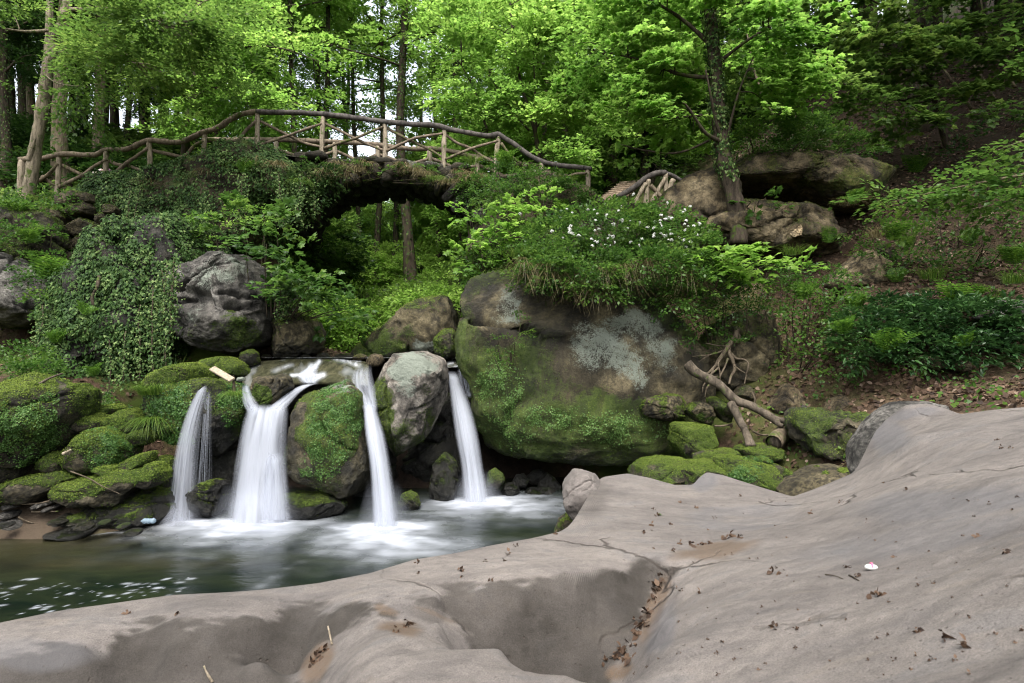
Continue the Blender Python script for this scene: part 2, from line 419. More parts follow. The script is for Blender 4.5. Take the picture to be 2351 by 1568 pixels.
def masks(V, N, S, moss, up, mseed, lich, wetz, mp=None, lp=None, wp=None):
    n = fbm(V, 1.3/max(S,.3), 4, mseed)
    mo = moss + up*np.clip(N[:,2], -.6, 1) + .55*n + patches(V, mp)
    li = lich + .35*fbm(V+17, 2.2, 4, mseed+4) + .88*patches(V, lp, 8)
    wz = V[:,2] + .25*fbm(V, 3.0, 3, mseed+7)
    we = 1 - sstep(wetz, wetz+.35, wz) if wetz is not None else np.zeros(len(V))
    we = np.clip(we + patches(V, wp, 5), 0, 1)
    return np.clip(mo,-1,1.2), np.clip(li,-1,1), we
def moss_part(o, V, T, N, w, n, size, mat='moss_leaf', name='moss', var=None):
    if w.max() <= 0 or n <= 0: return
    n = int(n*1.9); size = size*.62
    if var is not None: var = np.resize(var, n)
    p, nr = scatter(V, T, n, w)
    v = np.clip(.45 + .5*fbm(p, 2.0, 3, 77) + .3*nr[:,2] + rng.normal(0,.2,n), 0, 1) if var is None else var
    p = p + nr*rng.uniform(-.3, .8, (n,1))*size
    tip = rng.normal(0,1,(n,3)); tip[:,2] -= .5
    Vl, Fl, vv = leaves(p, nr + rng.normal(0,.42,(n,3)), tip, size*rng.uniform(.5,1.4,n), 'simple', v, 1.5)
    return tag(mesh(name, Vl, Fl, M[mat], o, {'var': vv}), kind='stuff')
def rock(name, label, out, Y, T, mat='rock_moss', sub=5, moss=.1, up=.45, lich=-.3, wetz=.25, cushions=0, csize=.03,
         cat='boulder', group=None, mp=None, lp=None, wp=None, seed=None, cmat='moss_leaf', parent=None, wort=None, **kw):
    seed = int(abs(out[0][0]*3 + out[0][1])) % 997 if seed is None else seed
    V, Tr, S = rock_shape(out, Y, T, sub=sub, seed=seed, **kw)
    N = vnormals(V, Tr)
    mo, li, we = masks(V, N, S, moss, up, seed, lich, wetz, mp, lp, wp)
    base = np.array([V[:,0].mean(), V[:,1].mean(), V[:,2].min()])
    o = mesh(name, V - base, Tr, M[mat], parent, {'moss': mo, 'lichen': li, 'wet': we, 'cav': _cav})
    o.location = [float(v) for v in base]
    if parent is None: tag(o, label, cat, group)
    if cushions: moss_part(o, V - base, Tr, N, np.clip((mo - .26)*3, 0, 1)*(1-.8*np.clip(li-.4,0,.5)*2), cushions, csize, cmat)
    if wort:
        w = patches(V, wort[2], 11, 18)*np.clip(.3+fbm(V, 4, 3, 5)*2, .05, 1)
        moss_part(o, V - base, Tr, N, np.clip(w, 0, 1), wort[0], wort[1], 'wort_leaf', 'liverwort', np.clip(.5+fbm(V[:1],1)[0]+rng.normal(0,.22,wort[0]),0,1))
    o['_r'] = 0
    del o['_r']
    return o, V, Tr, N
def cz1(pts): return [(342.9 + x*.2686, 783.5 + y*.2686) for x, y in pts]      # survey sheets (enlargements) -> photo frame
def cz2(pts): return [(x*.2686, 832.5 + y*.2686) for x, y in pts]
def cz3(pts): return [(1420.4 + x*.2624, 744.4 + y*.2624) for x, y in pts]
def c0(pts, ox=0.0, oy=0.0): return [(ox + x*.33365, oy + y*.33365) for x, y in pts]

# --- the big boulders -------------------------------------------------------------------------------
rockC = rock('boulder', 'huge square boulder right of the falls, green moss below and a pale lichen patch above',
     [(1057,840),(1055,705),(1068,650),(1120,625),(1250,610),(1400,610),(1500,625),(1560,690),(1598,800),(1612,895),(1596,950),(1570,1005),(1545,1052),(1480,1064),(1300,1066),(1150,1042),(1112,1010),(1095,950),(1085,890)],
     12.1, (1.35, 1.6), 'rock_brown', 7, moss=.33, up=-.1, lich=-.2, wetz=.55, amp=.07, strata=.7, e=.46, ed=.34, facet=.4, chips=3, cracks=2, seed=5,
     mp=[(1250,985,190,60,.36),(1440,980,150,70,.38),(1180,880,120,110,.2),(1420,800,120,85,-.6),(1300,730,200,50,-.06),(1150,720,70,70,-.3),(1500,880,120,50,-.25),(1075,840,30,60,.35)],
     lp=[(1425,795,150,95,.80),(1470,850,110,50,.72),(1165,705,46,60,.68),(1190,760,50,40,.55),(1560,880,30,40,.5),(1250,790,80,40,.3)],
     wp=[(1300,1060,280,25,.7),(1300,650,260,45,.6),(1250,760,60,160,.35),(1520,760,40,120,.4)], cushions=26000, csize=.026,
     wort=(9000, .04, [(1150,905,48,80,.9),(1250,960,90,30,.8),(1400,985,90,40,.7),(1180,975,60,50,.7),(1480,985,60,30,.6)]))
rock('boulder', 'dark mossy knob of rock at the lower right corner of the huge boulder', cz3([(185,725),(225,650),(400,605),(590,640),(625,720),(590,800),(400,835),(220,795)]),
     10.75, (.4,.6), 'rock_brown', 6, moss=.22, up=.1, amp=.1, facet=.4, cushions=4000, csize=.025)
rockD = rock('boulder', 'overhanging grey boulder with white lichen beside the hanging ivy',
     [(412,612),(467,600),(480,584),(530,577),(567,596),(620,620),(648,660),(653,706),(630,772),(567,810),(484,808),(417,765),(396,723),(402,670)],
     12.6, (1.15,1.4), 'rock_grey', 7, moss=-.05, up=.1, lich=.08, wetz=2.6, amp=.11, strata=1.0, e=.5, ed=.42, facet=.6, chips=16, cracks=5,
     mp=[(520,765,110,38,.55),(600,720,50,70,.12),(450,760,40,20,.4)], lp=[(520,615,60,40,.4),(445,640,45,40,.35),(440,710,45,30,.35),(520,690,60,30,.25)], cushions=7000, csize=.028)
rock('boulder', 'low light-edged boulder right of the overhanging grey boulder, grass on top',
     [(614,790),(640,735),(680,714),(719,737),(740,787),(724,812),(667,822),(627,815)], 13.1, (.7,.9), 'rock_brown', 6, moss=.12, up=.3, lich=.1, wetz=2.55, amp=.12, facet=.7, cushions=3000, csize=.03)
rock('stone', 'small dark stone at the edge of the upper stream under the overhanging boulder',
     cz1([(770,170),(800,100),(880,70),(930,110),(950,170),(900,210),(820,230),(780,210)]), 12.0, (.22,.25), 'rock_moss', 5, moss=.2, wetz=2.45, amp=.1, cat='stone', cushions=800, csize=.025)
rock('boulder', 'brown mossy boulder behind the falls at the far end of the upper stream',
     [(810,813),(834,763),(867,740),(910,728),(924,717),(957,690),(1017,676),(1058,690),(1058,815),(997,820),(974,816),(884,819),(824,824)],
     13.6, (.9,1.1), 'rock_brown', 6, moss=.22, up=.3, lich=-.05, wetz=2.4, amp=.1, facet=.5, lp=[(975,795,25,25,.75)], mp=[(870,800,80,30,.25),(940,730,60,25,-.2)], cushions=9000, csize=.03)
rock('stone', 'upright mossy block standing between the pale boulder and the huge boulder',
     [(998,820),(996,770),(1010,757),(1035,752),(1046,765),(1047,800),(1044,824)], 12.5, (.3,.3), 'rock_moss', 5, moss=.35, up=.2, wetz=2.4, cat='stone', amp=.1, cushions=2000, csize=.028)
# rocks of the falls
rock('boulder', 'leafy green overhanging rock face between the thin left fall and the broad fall',
     cz1([(60,420),(100,365),(250,335),(480,330),(700,345),(790,420),(835,620),(780,760),(640,960),(480,1000),(330,900),(200,925),(30,870),(0,600)]),
     10.45, (.55,.8), 'rock_dark', 7, moss=.30, up=.2, wetz=1.1, amp=.09, e=.6, ed=.55, facet=.5,
     wp=[(470,960,70,90,.75),(520,1000,60,60,.7)], mp=[(390,960,60,80,.4),(545,935,35,40,.4),(380,890,60,20,.4),(480,1000,50,60,-.25)], cushions=9000, csize=.03,
     wort=(15000, .05, [(385,950,50,95,.95),(400,1000,40,30,.9),(540,930,40,50,.8),(372,905,35,25,.6)]))
rock('boulder', 'yellow-green moss mound behind the thin left fall, wooden board lying on it', cz1([(20,430),(120,270),(300,190),(420,190),(540,270),(570,340),(420,380),(200,380),(60,450)]),
     10.75, (.8,.7), 'rock_moss', 6, moss=.5, up=.3, amp=.08, cushions=14000, csize=.028, wetz=1.0)
rock('boulder', 'round bright green moss boulder at the top left of the upper stream', cz1([(380,240),(420,170),(560,135),(680,140),(780,200),(820,280),(760,320),(560,310),(430,300)]),
     11.5, (.6,.6), 'rock_moss', 6, moss=.5, up=.25, amp=.07, cushions=8000, csize=.028, wetz=2.2)
rockA = rock('boulder', 'tall green moss boulder between the broad fall and the middle fall, bare pale crown',
     cz1([(1168,660),(1200,560),(1250,465),(1350,420),(1480,365),(1620,330),(1740,400),(1820,470),(1832,620),(1842,800),(1885,1000),(1905,1290),(1780,1385),(1600,1345),(1400,1255),(1220,1185),(1178,1000),(1168,800)]),
     10.3, (.62,.8), 'rock_brown', 7, moss=.30, up=.05, wetz=.75, amp=.07, e=.62, ed=.6, facet=.35, lich=-.2,
     mp=[(745,980,70,100,.45),(770,940,60,50,.3),(780,885,50,22,-.7),(665,960,30,60,-.35),(830,1060,25,90,-.3),(690,1090,40,60,-.1)], lp=[(782,886,48,16,.9)], wp=[(668,1000,30,130,.75),(840,1060,25,110,.8)],
     cushions=9000, csize=.024, wort=(14000, .034, [(765,960,55,85,.9),(755,1010,50,60,.8),(730,1070,45,40,.4)]))
rockB = rock('boulder', 'pale grey flat-topped boulder standing between the middle fall and the right fall',
     [(872,838),(886,812),(970,806),(1017,829),(1023,873),(1018,917),(997,967),(964,1023),(930,1057),(905,1064),(880,960),(862,923),(854,873)],
     11.0, (.7,.8), 'rock_pale', 7, moss=-.08, up=-.22, wetz=.6, amp=.06, e=.5, ed=.42, facet=.4, chips=14, lich=.05,
     mp=[(870,935,30,85,.65),(925,1010,50,60,.42),(985,930,40,60,.32),(950,1050,40,30,.3),(900,890,14,60,.3),(960,860,70,40,-.3)], lp=[(950,845,60,40,.8),(930,880,40,30,.5)],
     wp=[(865,940,18,110,.8),(930,1050,60,28,.6)], cushions=9000, csize=.022)
rock('stone', 'brown rock wedged in the broad fall, moss on its front tip', cz1([(885,370),(930,310),(1100,280),(1200,310),(1215,390),(1130,470),(1060,560),(960,580),(900,480)]),
     10.45, (.35,.4), 'rock_brown', 6, moss=-.1, up=.0, wetz=1.2, cat='stone', amp=.1, facet=.5, mp=[(605,915,28,30,.8)], wp=[(640,890,30,30,.7)], cushions=2500, csize=.02)
rock('stone', 'low wet mossy rock at the right foot of the broad fall', cz1([(980,1420),(1040,1340),(1200,1310),(1500,1320),(1640,1360),(1680,1430),(1600,1500),(1100,1510)]),
     9.85, (.4,.5), 'rock_dark', 6, moss=.1, up=.35, wetz=.6, cat='stone', amp=.1, cushions=2500, csize=.02)
rock('stone', 'dark wet rock with a mossy top between the two left falls', cz1([(330,1330),(400,1240),(520,1195),(620,1200),(660,1300),(640,1440),(520,1510),(380,1500)]),
     9.85, (.4,.5), 'rock_dark', 6, moss=.05, up=.4, wetz=.7, cat='stone', amp=.12, facet=.6, cushions=1500, csize=.02)
rock('stone', 'dark overhung rock wall under the leafy green rock face', [(400,1040),(470,1035),(560,1030),(575,1110),(560,1180),(470,1190),(400,1180)], 10.75, (.35,.6), 'rock_dark', 6, moss=-.2, wetz=1.6, cat='rock', amp=.14, facet=.8)
rock('stone', 'wet upright dark stone just left of the foot of the right fall', [(985,1130),(995,1060),(1020,1038),(1045,1060),(1052,1110),(1040,1150),(1000,1155)], 10.9, (.3,.4), 'rock_dark', 5, moss=.2, up=.3, wetz=.7, cat='stone', amp=.1, cushions=900, csize=.02)
rock('stone', 'small rounded green stone below the pale boulder', [(914,1160),(920,1138),(940,1128),(958,1138),(966,1160),(950,1172),(925,1172)], 10.2, (.18,.25), 'rock_moss', 5, moss=.3, up=.3, wetz=.1, cat='stone', amp=.1, cushions=800, csize=.018)
rock('stone', 'small bright moss stone just right of the foot of the right fall', [(1117,1120),(1120,1085),(1138,1075),(1155,1085),(1158,1105),(1145,1125)], 11.1, (.16,.2), 'rock_moss', 5, moss=.45, up=.3, wetz=.1, cat='stone', amp=.08, cushions=800, csize=.018)
for lab, oo, yy in [('black wet cobble nearest the right fall under the huge boulder', [(1150,1130),(1158,1112),(1180,1108),(1195,1122),(1190,1142),(1165,1146)], 11.2),
                    ('round dark cobble in the middle of the row under the huge boulder', [(1176,1105),(1186,1090),(1205,1088),(1215,1102),(1208,1118),(1188,1120)], 11.5),
                    ('flat dark stone behind the round cobble under the huge boulder', [(1205,1098),(1222,1082),(1245,1078),(1260,1092),(1250,1112),(1215,1112)], 11.8),
                    ('green-tinged angular stone at the right end of the cobbles under the huge boulder', [(1232,1122),(1240,1098),(1256,1085),(1275,1098),(1290,1120),(1270,1130)], 11.6),
                    ('low black slab at the waterline below the cobbles under the huge boulder', [(1190,1140),(1215,1122),(1260,1120),(1290,1130),(1280,1142),(1220,1146)], 11.3)]:
    rock('stone', lab, oo, yy, (.16,.2), 'rock_dark', 5, moss=.12, up=.2, wetz=.3, cat='stone', amp=.12, group='cobbles under the huge boulder')
rock('rock', 'dark wet rock face between the pale boulder and the right fall', [(905,1090),(950,1010),(1000,930),(1035,880),(1080,880),(1100,960),(1080,1060),(1050,1150),(960,1165)], 12.1, (.5,.9), 'rock_dark', 6, moss=.05, wetz=1.4, cat='rock', amp=.13, facet=.8)
rock('rock', 'dark wet rock face between the green boulder and the middle fall', [(800,1160),(835,1040),(850,930),(880,930),(900,1010),(905,1100),(890,1170)], 11.3, (.4,.7), 'rock_dark', 6, moss=.0, wetz=1.4, cat='rock', amp=.12, facet=.8)
# the upper slab that the stream slides over
rock('stone', 'broad smooth brown rock apron the upper stream slides over', [(545,905),(560,860),(620,832),(720,822),(800,822),(838,836),(845,880),(800,930),(700,935),(600,930)], 12.7, (.9,1.3), 'rock_dark', 6, moss=-.5, wetz=None, amp=.04, e=.6, cat='rock')

for k, px in enumerate((575,612,655,700,742,790,1058)):
    w_, h_ = [(16,8),(12,6),(20,9),(14,7),(18,10),(22,8),(14,9)][k]
    rock('stone', 'small wet stone in the row at the back edge of the upper stream', [(px-w_,820),(px-w_*.6,820-h_),(px+w_*.4,820-h_*1.1),(px+w_,819),(px+w_*.5,823),(px-w_*.5,823)], 12.9, (.1,.12), 'rock_moss', 4, moss=.1, up=.3, wetz=2.45, cat='stone', group='small wet stones at the back edge of the upper stream')
# --- left bank --------------------------------------------------------------------------------------
LB = 'mossy stones piled on the left bank'
rock('boulder', 'large square mossy boulder at the left edge of the photo', cz2([(-260,300),(-100,150),(0,100),(150,120),(330,180),(520,222),(600,262),(572,440),(500,560),(432,740),(300,850),(100,872),(0,830),(-220,800)]),
     9.2, (.75,1.0), 'rock_moss', 7, moss=.38, up=.25, wetz=.3, amp=.08, e=.55, ed=.5, facet=.3, mp=[(145,940,18,60,-.6),(60,1050,110,22,-.5),(40,965,60,20,-.1)], cushions=22000, csize=.03, wort=(11000,.036,[(40,990,110,70,.8),(100,950,50,50,.6)]))
rock('boulder', 'round mossy boulder in the middle of the left bank pile', cz2([(620,780),(660,660),(760,570),(920,545),(1050,600),(1112,690),(1080,830),(950,905),(750,945),(600,880),(575,820)]),
     9.55, (.5,.7), 'rock_moss', 6, moss=.42, up=.2, wetz=.2, amp=.07, cushions=14000, csize=.028, group=LB, wort=(7000,.032,[(245,1020,55,50,.8)]))
rock('boulder', 'dome-shaped mossy boulder above and behind the round one on the left bank', cz2([(905,530),(960,430),(1080,400),(1190,410),(1250,500),(1230,580),(1100,620),(960,590)]),
     9.95, (.4,.6), 'rock_moss', 6, moss=.45, up=.2, amp=.08, cushions=7000, csize=.028, group=LB)
rock('boulder', 'mossy stone with a dark hollow under it, right of the large square boulder', cz2([(510,540),(560,490),(700,450),(790,440),(890,510),(900,570),(700,600),(690,640),(560,650)]),
     9.75, (.4,.5), 'rock_moss', 6, moss=.4, up=.35, amp=.1, facet=.5, mp=[(165,995,22,14,-.9)], wp=[(165,995,25,16,.9)], cushions=5000, csize=.028, group=LB)  # hollow given as a mossless patch of darkened colour
rock('boulder', 'highest small mossy hump of the left bank pile, below the white flowers', cz2([(840,430),(880,370),(960,360),(1010,400),(960,440),(880,480)]), 10.2, (.3,.4), 'rock_moss', 5, moss=.45, up=.2, amp=.1, cushions=2500, csize=.028, group=LB)
rock('boulder', 'mossy stone leaning against the foot of the leafy green rock face', cz2([(1100,640),(1140,590),(1240,565),(1290,620),(1280,690),(1170,710),(1120,690)]), 9.9, (.3,.4), 'rock_moss', 5, moss=.45, up=.2, amp=.1, cushions=2500, csize=.028, group=LB)
rock('boulder', 'long low mossy slab sloping down to the left edge of the photo', cz2([(-200,1090),(0,1045),(200,980),(450,945),(620,925),(640,990),(450,1100),(330,1185),(100,1195),(-200,1200)]), 9.1, (.4,.6), 'rock_moss', 6, moss=.42, up=.35, amp=.08, facet=.4, wetz=.1, mp=[(75,1135,80,14,-.8),(100,1090,40,8,-.4)], cushions=8000, csize=.026, group=LB)
rock('boulder', 'wide bright moss ledge at the front of the left bank pile', cz2([(440,1110),(530,1010),(700,985),(900,955),(1000,910),(1220,918),(1230,1040),(1100,1110),(1100,1190),(750,1215),(600,1225),(500,1170)]), 9.25, (.45,.7), 'rock_moss', 6, moss=.40, up=.4, amp=.1, facet=.6, wetz=.2, mp=[(290,1130,50,14,-.4),(210,1150,90,10,-.5)], cushions=13000, csize=.026, group=LB)
rock('boulder', 'upright mossy stone at the right end of the moss ledge, next to the thin fall', cz2([(1195,1030),(1220,930),(1270,865),(1350,870),(1395,930),(1390,1020),(1310,1070),(1220,1050)]), 9.3, (.3,.4), 'rock_moss', 6, moss=.35, up=.3, amp=.1, cushions=4000, csize=.026, group=LB)
rock('boulder', 'wedge-shaped mossy stone between the round boulder and the upright stone', cz2([(1010,900),(1080,850),(1180,790),(1270,770),(1265,850),(1220,905),(1100,920)]), 9.5, (.3,.4), 'rock_moss', 5, moss=.42, up=.3, amp=.1, cushions=3000, csize=.026, group=LB)
rock('boulder', 'little mossy lump in front of the round boulder on the left bank', cz2([(815,940),(840,895),(900,880),(970,900),(985,950),(900,960)]), 9.2, (.22,.3), 'rock_moss', 5, moss=.48, up=.2, amp=.1, cushions=1600, csize=.026, group=LB)
rock('boulder', 'small mossy stone between the large square boulder and the round boulder', cz2([(420,800),(470,755),(540,780),(600,870),(560,930),(400,920),(330,880)]), 9.3, (.3,.4), 'rock_moss', 5, moss=.4, up=.3, amp=.1, cushions=2600, csize=.026, group=LB)
rock('boulder', 'green mossy stone behind the thin fall, under the leafy rock face', cz2([(1290,830),(1380,800),(1450,850),(1460,930),(1470,1060),(1390,1080),(1380,930)]), 9.9, (.3,.4), 'rock_dark', 5, moss=.3, up=.3, amp=.12, cushions=2200, csize=.026, group=LB)
rock('boulder', 'dark wet slab reaching down to the water below the moss ledge', cz2([(640,1260),(760,1180),(1000,1120),(1250,1100),(1430,1110),(1480,1250),(1440,1340),(1200,1390),(900,1400),(700,1380)]), 9.45, (.5,.7), 'rock_dark', 6, moss=.12, up=.25, amp=.12, facet=.7, wetz=.55, cushions=3500, csize=.024)
rock('stone', 'dark rounded mossy stone beside the plastic bottle', cz2([(1035,1360),(1070,1280),(1160,1215),(1260,1225),(1300,1290),(1280,1370),(1160,1400)]), 9.2, (.28,.4), 'rock_moss', 5, moss=.2, up=.3, wetz=.2, amp=.08, cat='stone', cushions=1800, csize=.022)
rock('stone', 'wet black stone touching the thin left fall', cz2([(1260,1330),(1330,1290),(1440,1290),(1480,1330),(1420,1370),(1300,1390)]), 9.5, (.3,.4), 'rock_dark', 5, moss=-.1, wetz=.8, amp=.08, cat='stone')
rock('stone', 'low green stone at the right edge of the sandy patch', cz2([(555,1370),(600,1310),(680,1290),(760,1310),(775,1370),(680,1400)]), 9.05, (.25,.3), 'rock_moss', 5, moss=.3, up=.2, wetz=.0, amp=.1, cat='stone', cushions=900, csize=.022)
rock('stone', 'low dark mossy shelf at the waterline right of the sandy patch', cz2([(370,1490),(440,1440),(620,1400),(760,1410),(860,1430),(760,1480),(500,1510)]), 8.85, (.35,.4), 'rock_dark', 5, moss=.1, up=.2, wetz=.2, amp=.1, cat='stone')
rock('boulder', 'dark mossy boulder below the large square one, cut by the left edge of the photo', cz2([(-200,900),(-60,810),(0,810),(70,860),(110,930),(80,1010),(0,1030),(-200,1060)]), 9.0, (.4,.5), 'rock_moss', 6, moss=.2, up=.4, amp=.1, cushions=2500, csize=.026)
SG = 'flat stones on the sandy patch'
for lab, oo in [('flat grey stone lying at the upper left of the sandy patch', [(0,1240),(60,1205),(150,1200),(170,1230),(60,1260)]),
                ('broad flat stone at the left edge of the sandy patch', [(-80,1440),(0,1350),(120,1335),(250,1370),(220,1430),(60,1445)]),
                ('darker flat stone above the broad one on the sandy patch', [(-20,1320),(40,1270),(140,1275),(150,1310),(60,1340)]),
                ('small pointed stone under the mossy slab on the sandy patch', [(280,1230),(340,1195),(360,1235),(310,1260)]),
                ('long narrow stone by the mossy slab on the sandy patch', [(330,1215),(420,1185),(440,1205),(350,1240)]),
                ('little stone in the middle of the sandy patch', [(370,1265),(420,1225),(470,1240),(440,1270)]),
                ('dark pebble near the water on the sandy patch', [(330,1420),(360,1400),(410,1400),(415,1425),(350,1440)]),
                ('black pebble at the waterline left of the dark one', [(150,1445),(190,1420),(230,1430),(220,1460),(170,1465)]),
                ('dark stone at the right end of the sandy patch', [(450,1400),(490,1370),(550,1375),(540,1405),(470,1415)])]:
    rock('stone', lab, cz2(oo), 8.95, (.14,.2), 'rock_grey', 4, moss=-.05, up=.2, wetz=-.1, amp=.1, cat='stone', group=SG)

sc_, V_s, T_s, N_s = rock('pale_scar', '', [(1814,528),(1820,518),(1838,515),(1846,524),(1840,540),(1822,545),(1813,540)], 12.22, (.05,.08), 'scar', 5, moss=-1, lich=-1, wetz=None, amp=.1, parent=rockH2_[0]) if False else (None,)*4
rock('stone', 'small yellowish stone at the top left corner of the pale flat-topped boulder', [(838,834),(842,818),(858,811),(876,815),(882,830),(872,842),(850,842)], 12.15, (.14,.25), 'rock_warm', 5, moss=.15, up=.2, wetz=None, amp=.1, cat='stone')
rock('stone', 'low brown stone beside the small yellowish one at the edge of the upper stream', [(806,824),(812,815),(830,812),(842,818),(838,827),(818,829)], 12.5, (.12,.2), 'rock_warm', 5, moss=.2, up=.2, wetz=None, amp=.1, cat='stone')
lr_ = np.random.default_rng(5)
for k in range(16):
    px, py = lr_.uniform(-10, 350), 0; py = 1222 - lr_.uniform(0, 45) + abs(px-160)*.02; w_ = lr_.uniform(9, 24); h_ = w_*lr_.uniform(.35,.6)
    rock('stone', 'dark half-buried stone on the muddy shore of the left bank', [(px-w_,py),(px-w_*.6,py-h_),(px+w_*.2,py-h_*1.1),(px+w_,py-h_*.4),(px+w_*.8,py+h_*.4),(px-w_*.4,py+h_*.4)], 2.60*F/(py-CY), (.13,.16), 'rock_dark' if k % 2 else 'rock_moss', 4, moss=.05+.2*(k%3==0), up=.3, wetz=.15, amp=.12, cat='stone', group='dark stones half buried in the shore of the left bank', seed=k+50, chips=6)
# --- left upper slope -------------------------------------------------------------------------------
rock('boulder', 'grey lichen boulder with a dark cave under it at the left edge', [(-120,600),(0,575),(50,600),(90,645),(118,690),(100,735),(30,752),(-120,745)], 12.4, (.9,1.1), 'rock_grey', 6, moss=.0, up=.2, lich=.12, wetz=None, amp=.1, facet=.6, strata=.8, mp=[(40,730,90,25,.4)], lp=[(20,640,60,50,.35)], cushions=4000, csize=.03)
rock('boulder', 'mossy rock shelf with ferns above the lichen boulder at the left edge', [(-150,560),(-60,500),(40,470),(110,490),(140,560),(110,640),(30,610),(-100,620)], 13.4, (.8,1.0), 'rock_moss', 6, moss=.3, up=.25, amp=.12, facet=.5, cushions=9000, csize=.03)
WS = 'dry stones of the wall beneath the left end of the bridge'
for lab, oo in [('square brown stone of the rough wall, just above the mossy oblong one', [(133,576),(135,552),(150,545),(172,548),(177,570),(165,580)]),
                ('oblong mossy stone of the rough wall left of the ivy', [(130,608),(140,585),(170,578),(197,585),(195,608),(160,614)]),
                ('small light stone of the rough wall touching the ivy', [(170,560),(180,542),(205,540),(215,560),(200,575),(180,572)]),
                ('pale stone of the rough wall near the fork of roots', [(112,600),(115,575),(127,575),(130,600),(122,606)]),
                ('dark flat stone of the rough wall under the second rail post', [(157,494),(165,470),(200,462),(213,475),(208,492),(180,498)]),
                ('blocky stone of the rough wall under the third rail post', [(240,488),(244,472),(262,470),(270,480),(266,492),(250,494)]),
                ('cracked stone of the rough wall below the blocky one', [(228,512),(232,492),(248,488),(255,500),(250,515),(238,518)]),
                ('long mossy stone along the top of the rough wall', [(118,470),(130,448),(180,440),(215,446),(220,460),(160,474)]),
                ('buried brown stone low in the rough wall', [(160,640),(165,620),(195,615),(212,630),(205,650),(180,655)]),
                ('mossy stone in the middle of the rough wall', [(140,530),(150,505),(190,500),(228,515),(225,540),(180,545)]),
                ('mossy stone of the rough wall beside the leaning tree', [(95,520),(100,490),(130,480),(150,500),(140,528),(115,535)])]:
    rock('stone', lab, oo, 14.2, (.3,.5), 'rock_brown', 5, moss=.08, up=.35, wetz=None, amp=.1, facet=.6, cat='stone', group=WS, cushions=500, csize=.03)

# --- right bank -------------------------------------------------------------------------------------
RB = 'mossy stones along the foot of the right bank'
rock('boulder', 'square block wrapped in thick moss at the right bank', cz3([(468,1055),(500,890),(540,872),(640,880),(850,900),(885,1010),(870,1060),(740,1085),(620,1155),(560,1165),(490,1120)]), 9.9, (.5,.6), 'rock_moss', 6, moss=.5, up=.1, amp=.07, e=.6, ed=.55, cushions=16000, csize=.022, group=RB)
rock('boulder', 'brown stone covered with dead leaves, behind the thickly mossed block', cz3([(588,765),(600,730),(680,680),(800,692),(832,780),(790,872),(650,862)]), 10.4, (.35,.4), 'rock_brown', 6, moss=.22, up=.0, amp=.1, facet=.6, cushions=2500, csize=.022, group=RB)
rock('boulder', 'mossy stone with a hole in it, left of the forked branch', cz3([(798,650),(850,640),(960,690),(995,800),(980,850),(930,855),(860,780),(810,720)]), 10.2, (.3,.4), 'rock_moss', 6, moss=.38, up=.1, amp=.12, facet=.6, cushions=3500, csize=.022, group=RB)
rock('boulder', 'long whale-backed mossy rock just behind the tip of the grey ledge', cz3([(70,1330),(120,1280),(220,1215),(400,1182),(590,1190),(650,1230),(560,1340),(350,1385),(180,1400)]), 8.9, (.5,.6), 'rock_moss', 6, moss=.3, up=.25, amp=.06, cushions=7000, csize=.022, group=RB)
rock('boulder', 'mossy rock with a dark underside behind the hump of the grey ledge', cz3([(470,1300),(500,1250),(580,1225),(860,1212),(930,1260),(900,1400),(800,1450),(600,1440),(480,1380)]), 8.7, (.45,.6), 'rock_moss', 6, moss=.28, up=.35, amp=.07, cushions=6000, csize=.022, group=RB)
rock('boulder', 'big green mossy rock with yellow fallen bits, in the middle of the right bank stones', cz3([(865,1200),(940,1170),(1040,1168),(1200,1210),(1370,1245),(1400,1330),(1380,1480),(1250,1490),(1050,1400),(900,1310)]), 8.6, (.5,.6), 'rock_moss', 6, moss=.34, up=.25, amp=.07, cushions=9000, csize=.022, group=RB, wort=(2500,.03,[(1710,1085,35,25,.9)]))
rock('boulder', 'flat-topped brown and green stone directly below the thickly mossed block', cz3([(636,1190),(680,1140),(750,1115),(880,1110),(1030,1105),(1050,1180),(960,1215),(700,1225)]), 9.3, (.4,.5), 'rock_moss', 6, moss=.28, up=.2, amp=.08, cushions=3500, csize=.022, group=RB)
rock('boulder', 'broad mossy slab below the sawn log', cz3([(1035,1130),(1060,1090),(1160,1062),(1300,1062),(1430,1095),(1440,1160),(1300,1185),(1100,1185)]), 9.25, (.4,.5), 'rock_moss', 6, moss=.32, up=.15, amp=.08, facet=.4, cushions=5000, csize=.022, group=RB)
rock('boulder', 'small round stone tufted with fresh green leaves, below the broad mossy slab', cz3([(1120,1200),(1150,1150),(1220,1132),(1310,1165),(1345,1215),(1280,1240),(1150,1225)]), 9.0, (.3,.35), 'rock_moss', 5, moss=.35, up=.2, amp=.08, cushions=2000, csize=.022, group=RB, wort=(1800,.035,[(1745,1055,30,16,.9)]))
rock('boulder', 'dark stone at the right foot of the big green rock', cz3([(1345,1300),(1400,1235),(1470,1270),(1530,1360),(1500,1430),(1390,1450)]), 8.5, (.35,.4), 'rock_moss', 5, moss=.15, up=.1, amp=.1, cushions=1000, csize=.022, group=RB)
rock('boulder', 'long bare slab leaning on the grey ledge, moss along its lower edge', cz3([(1420,1490),(1550,1390),(1800,1272),(1970,1253),(2055,1292),(2060,1400),(1900,1500),(1600,1560)]), 7.9, (.4,.6), 'rock_brown', 6, moss=.1, up=-.05, lich=-.2, amp=.06, mp=[(1900,1075,50,14,.1)], cushions=2200, csize=.022, group=RB)
rock('boulder', 'pointed standing stone behind the forked branch', cz3([(1310,730),(1420,610),(1480,518),(1545,560),(1602,640),(1592,790),(1540,825),(1430,815),(1340,790)]), 10.3, (.35,.4), 'rock_warm', 6, moss=.0, up=.0, lich=-.1, amp=.06, facet=.9, e=.6)
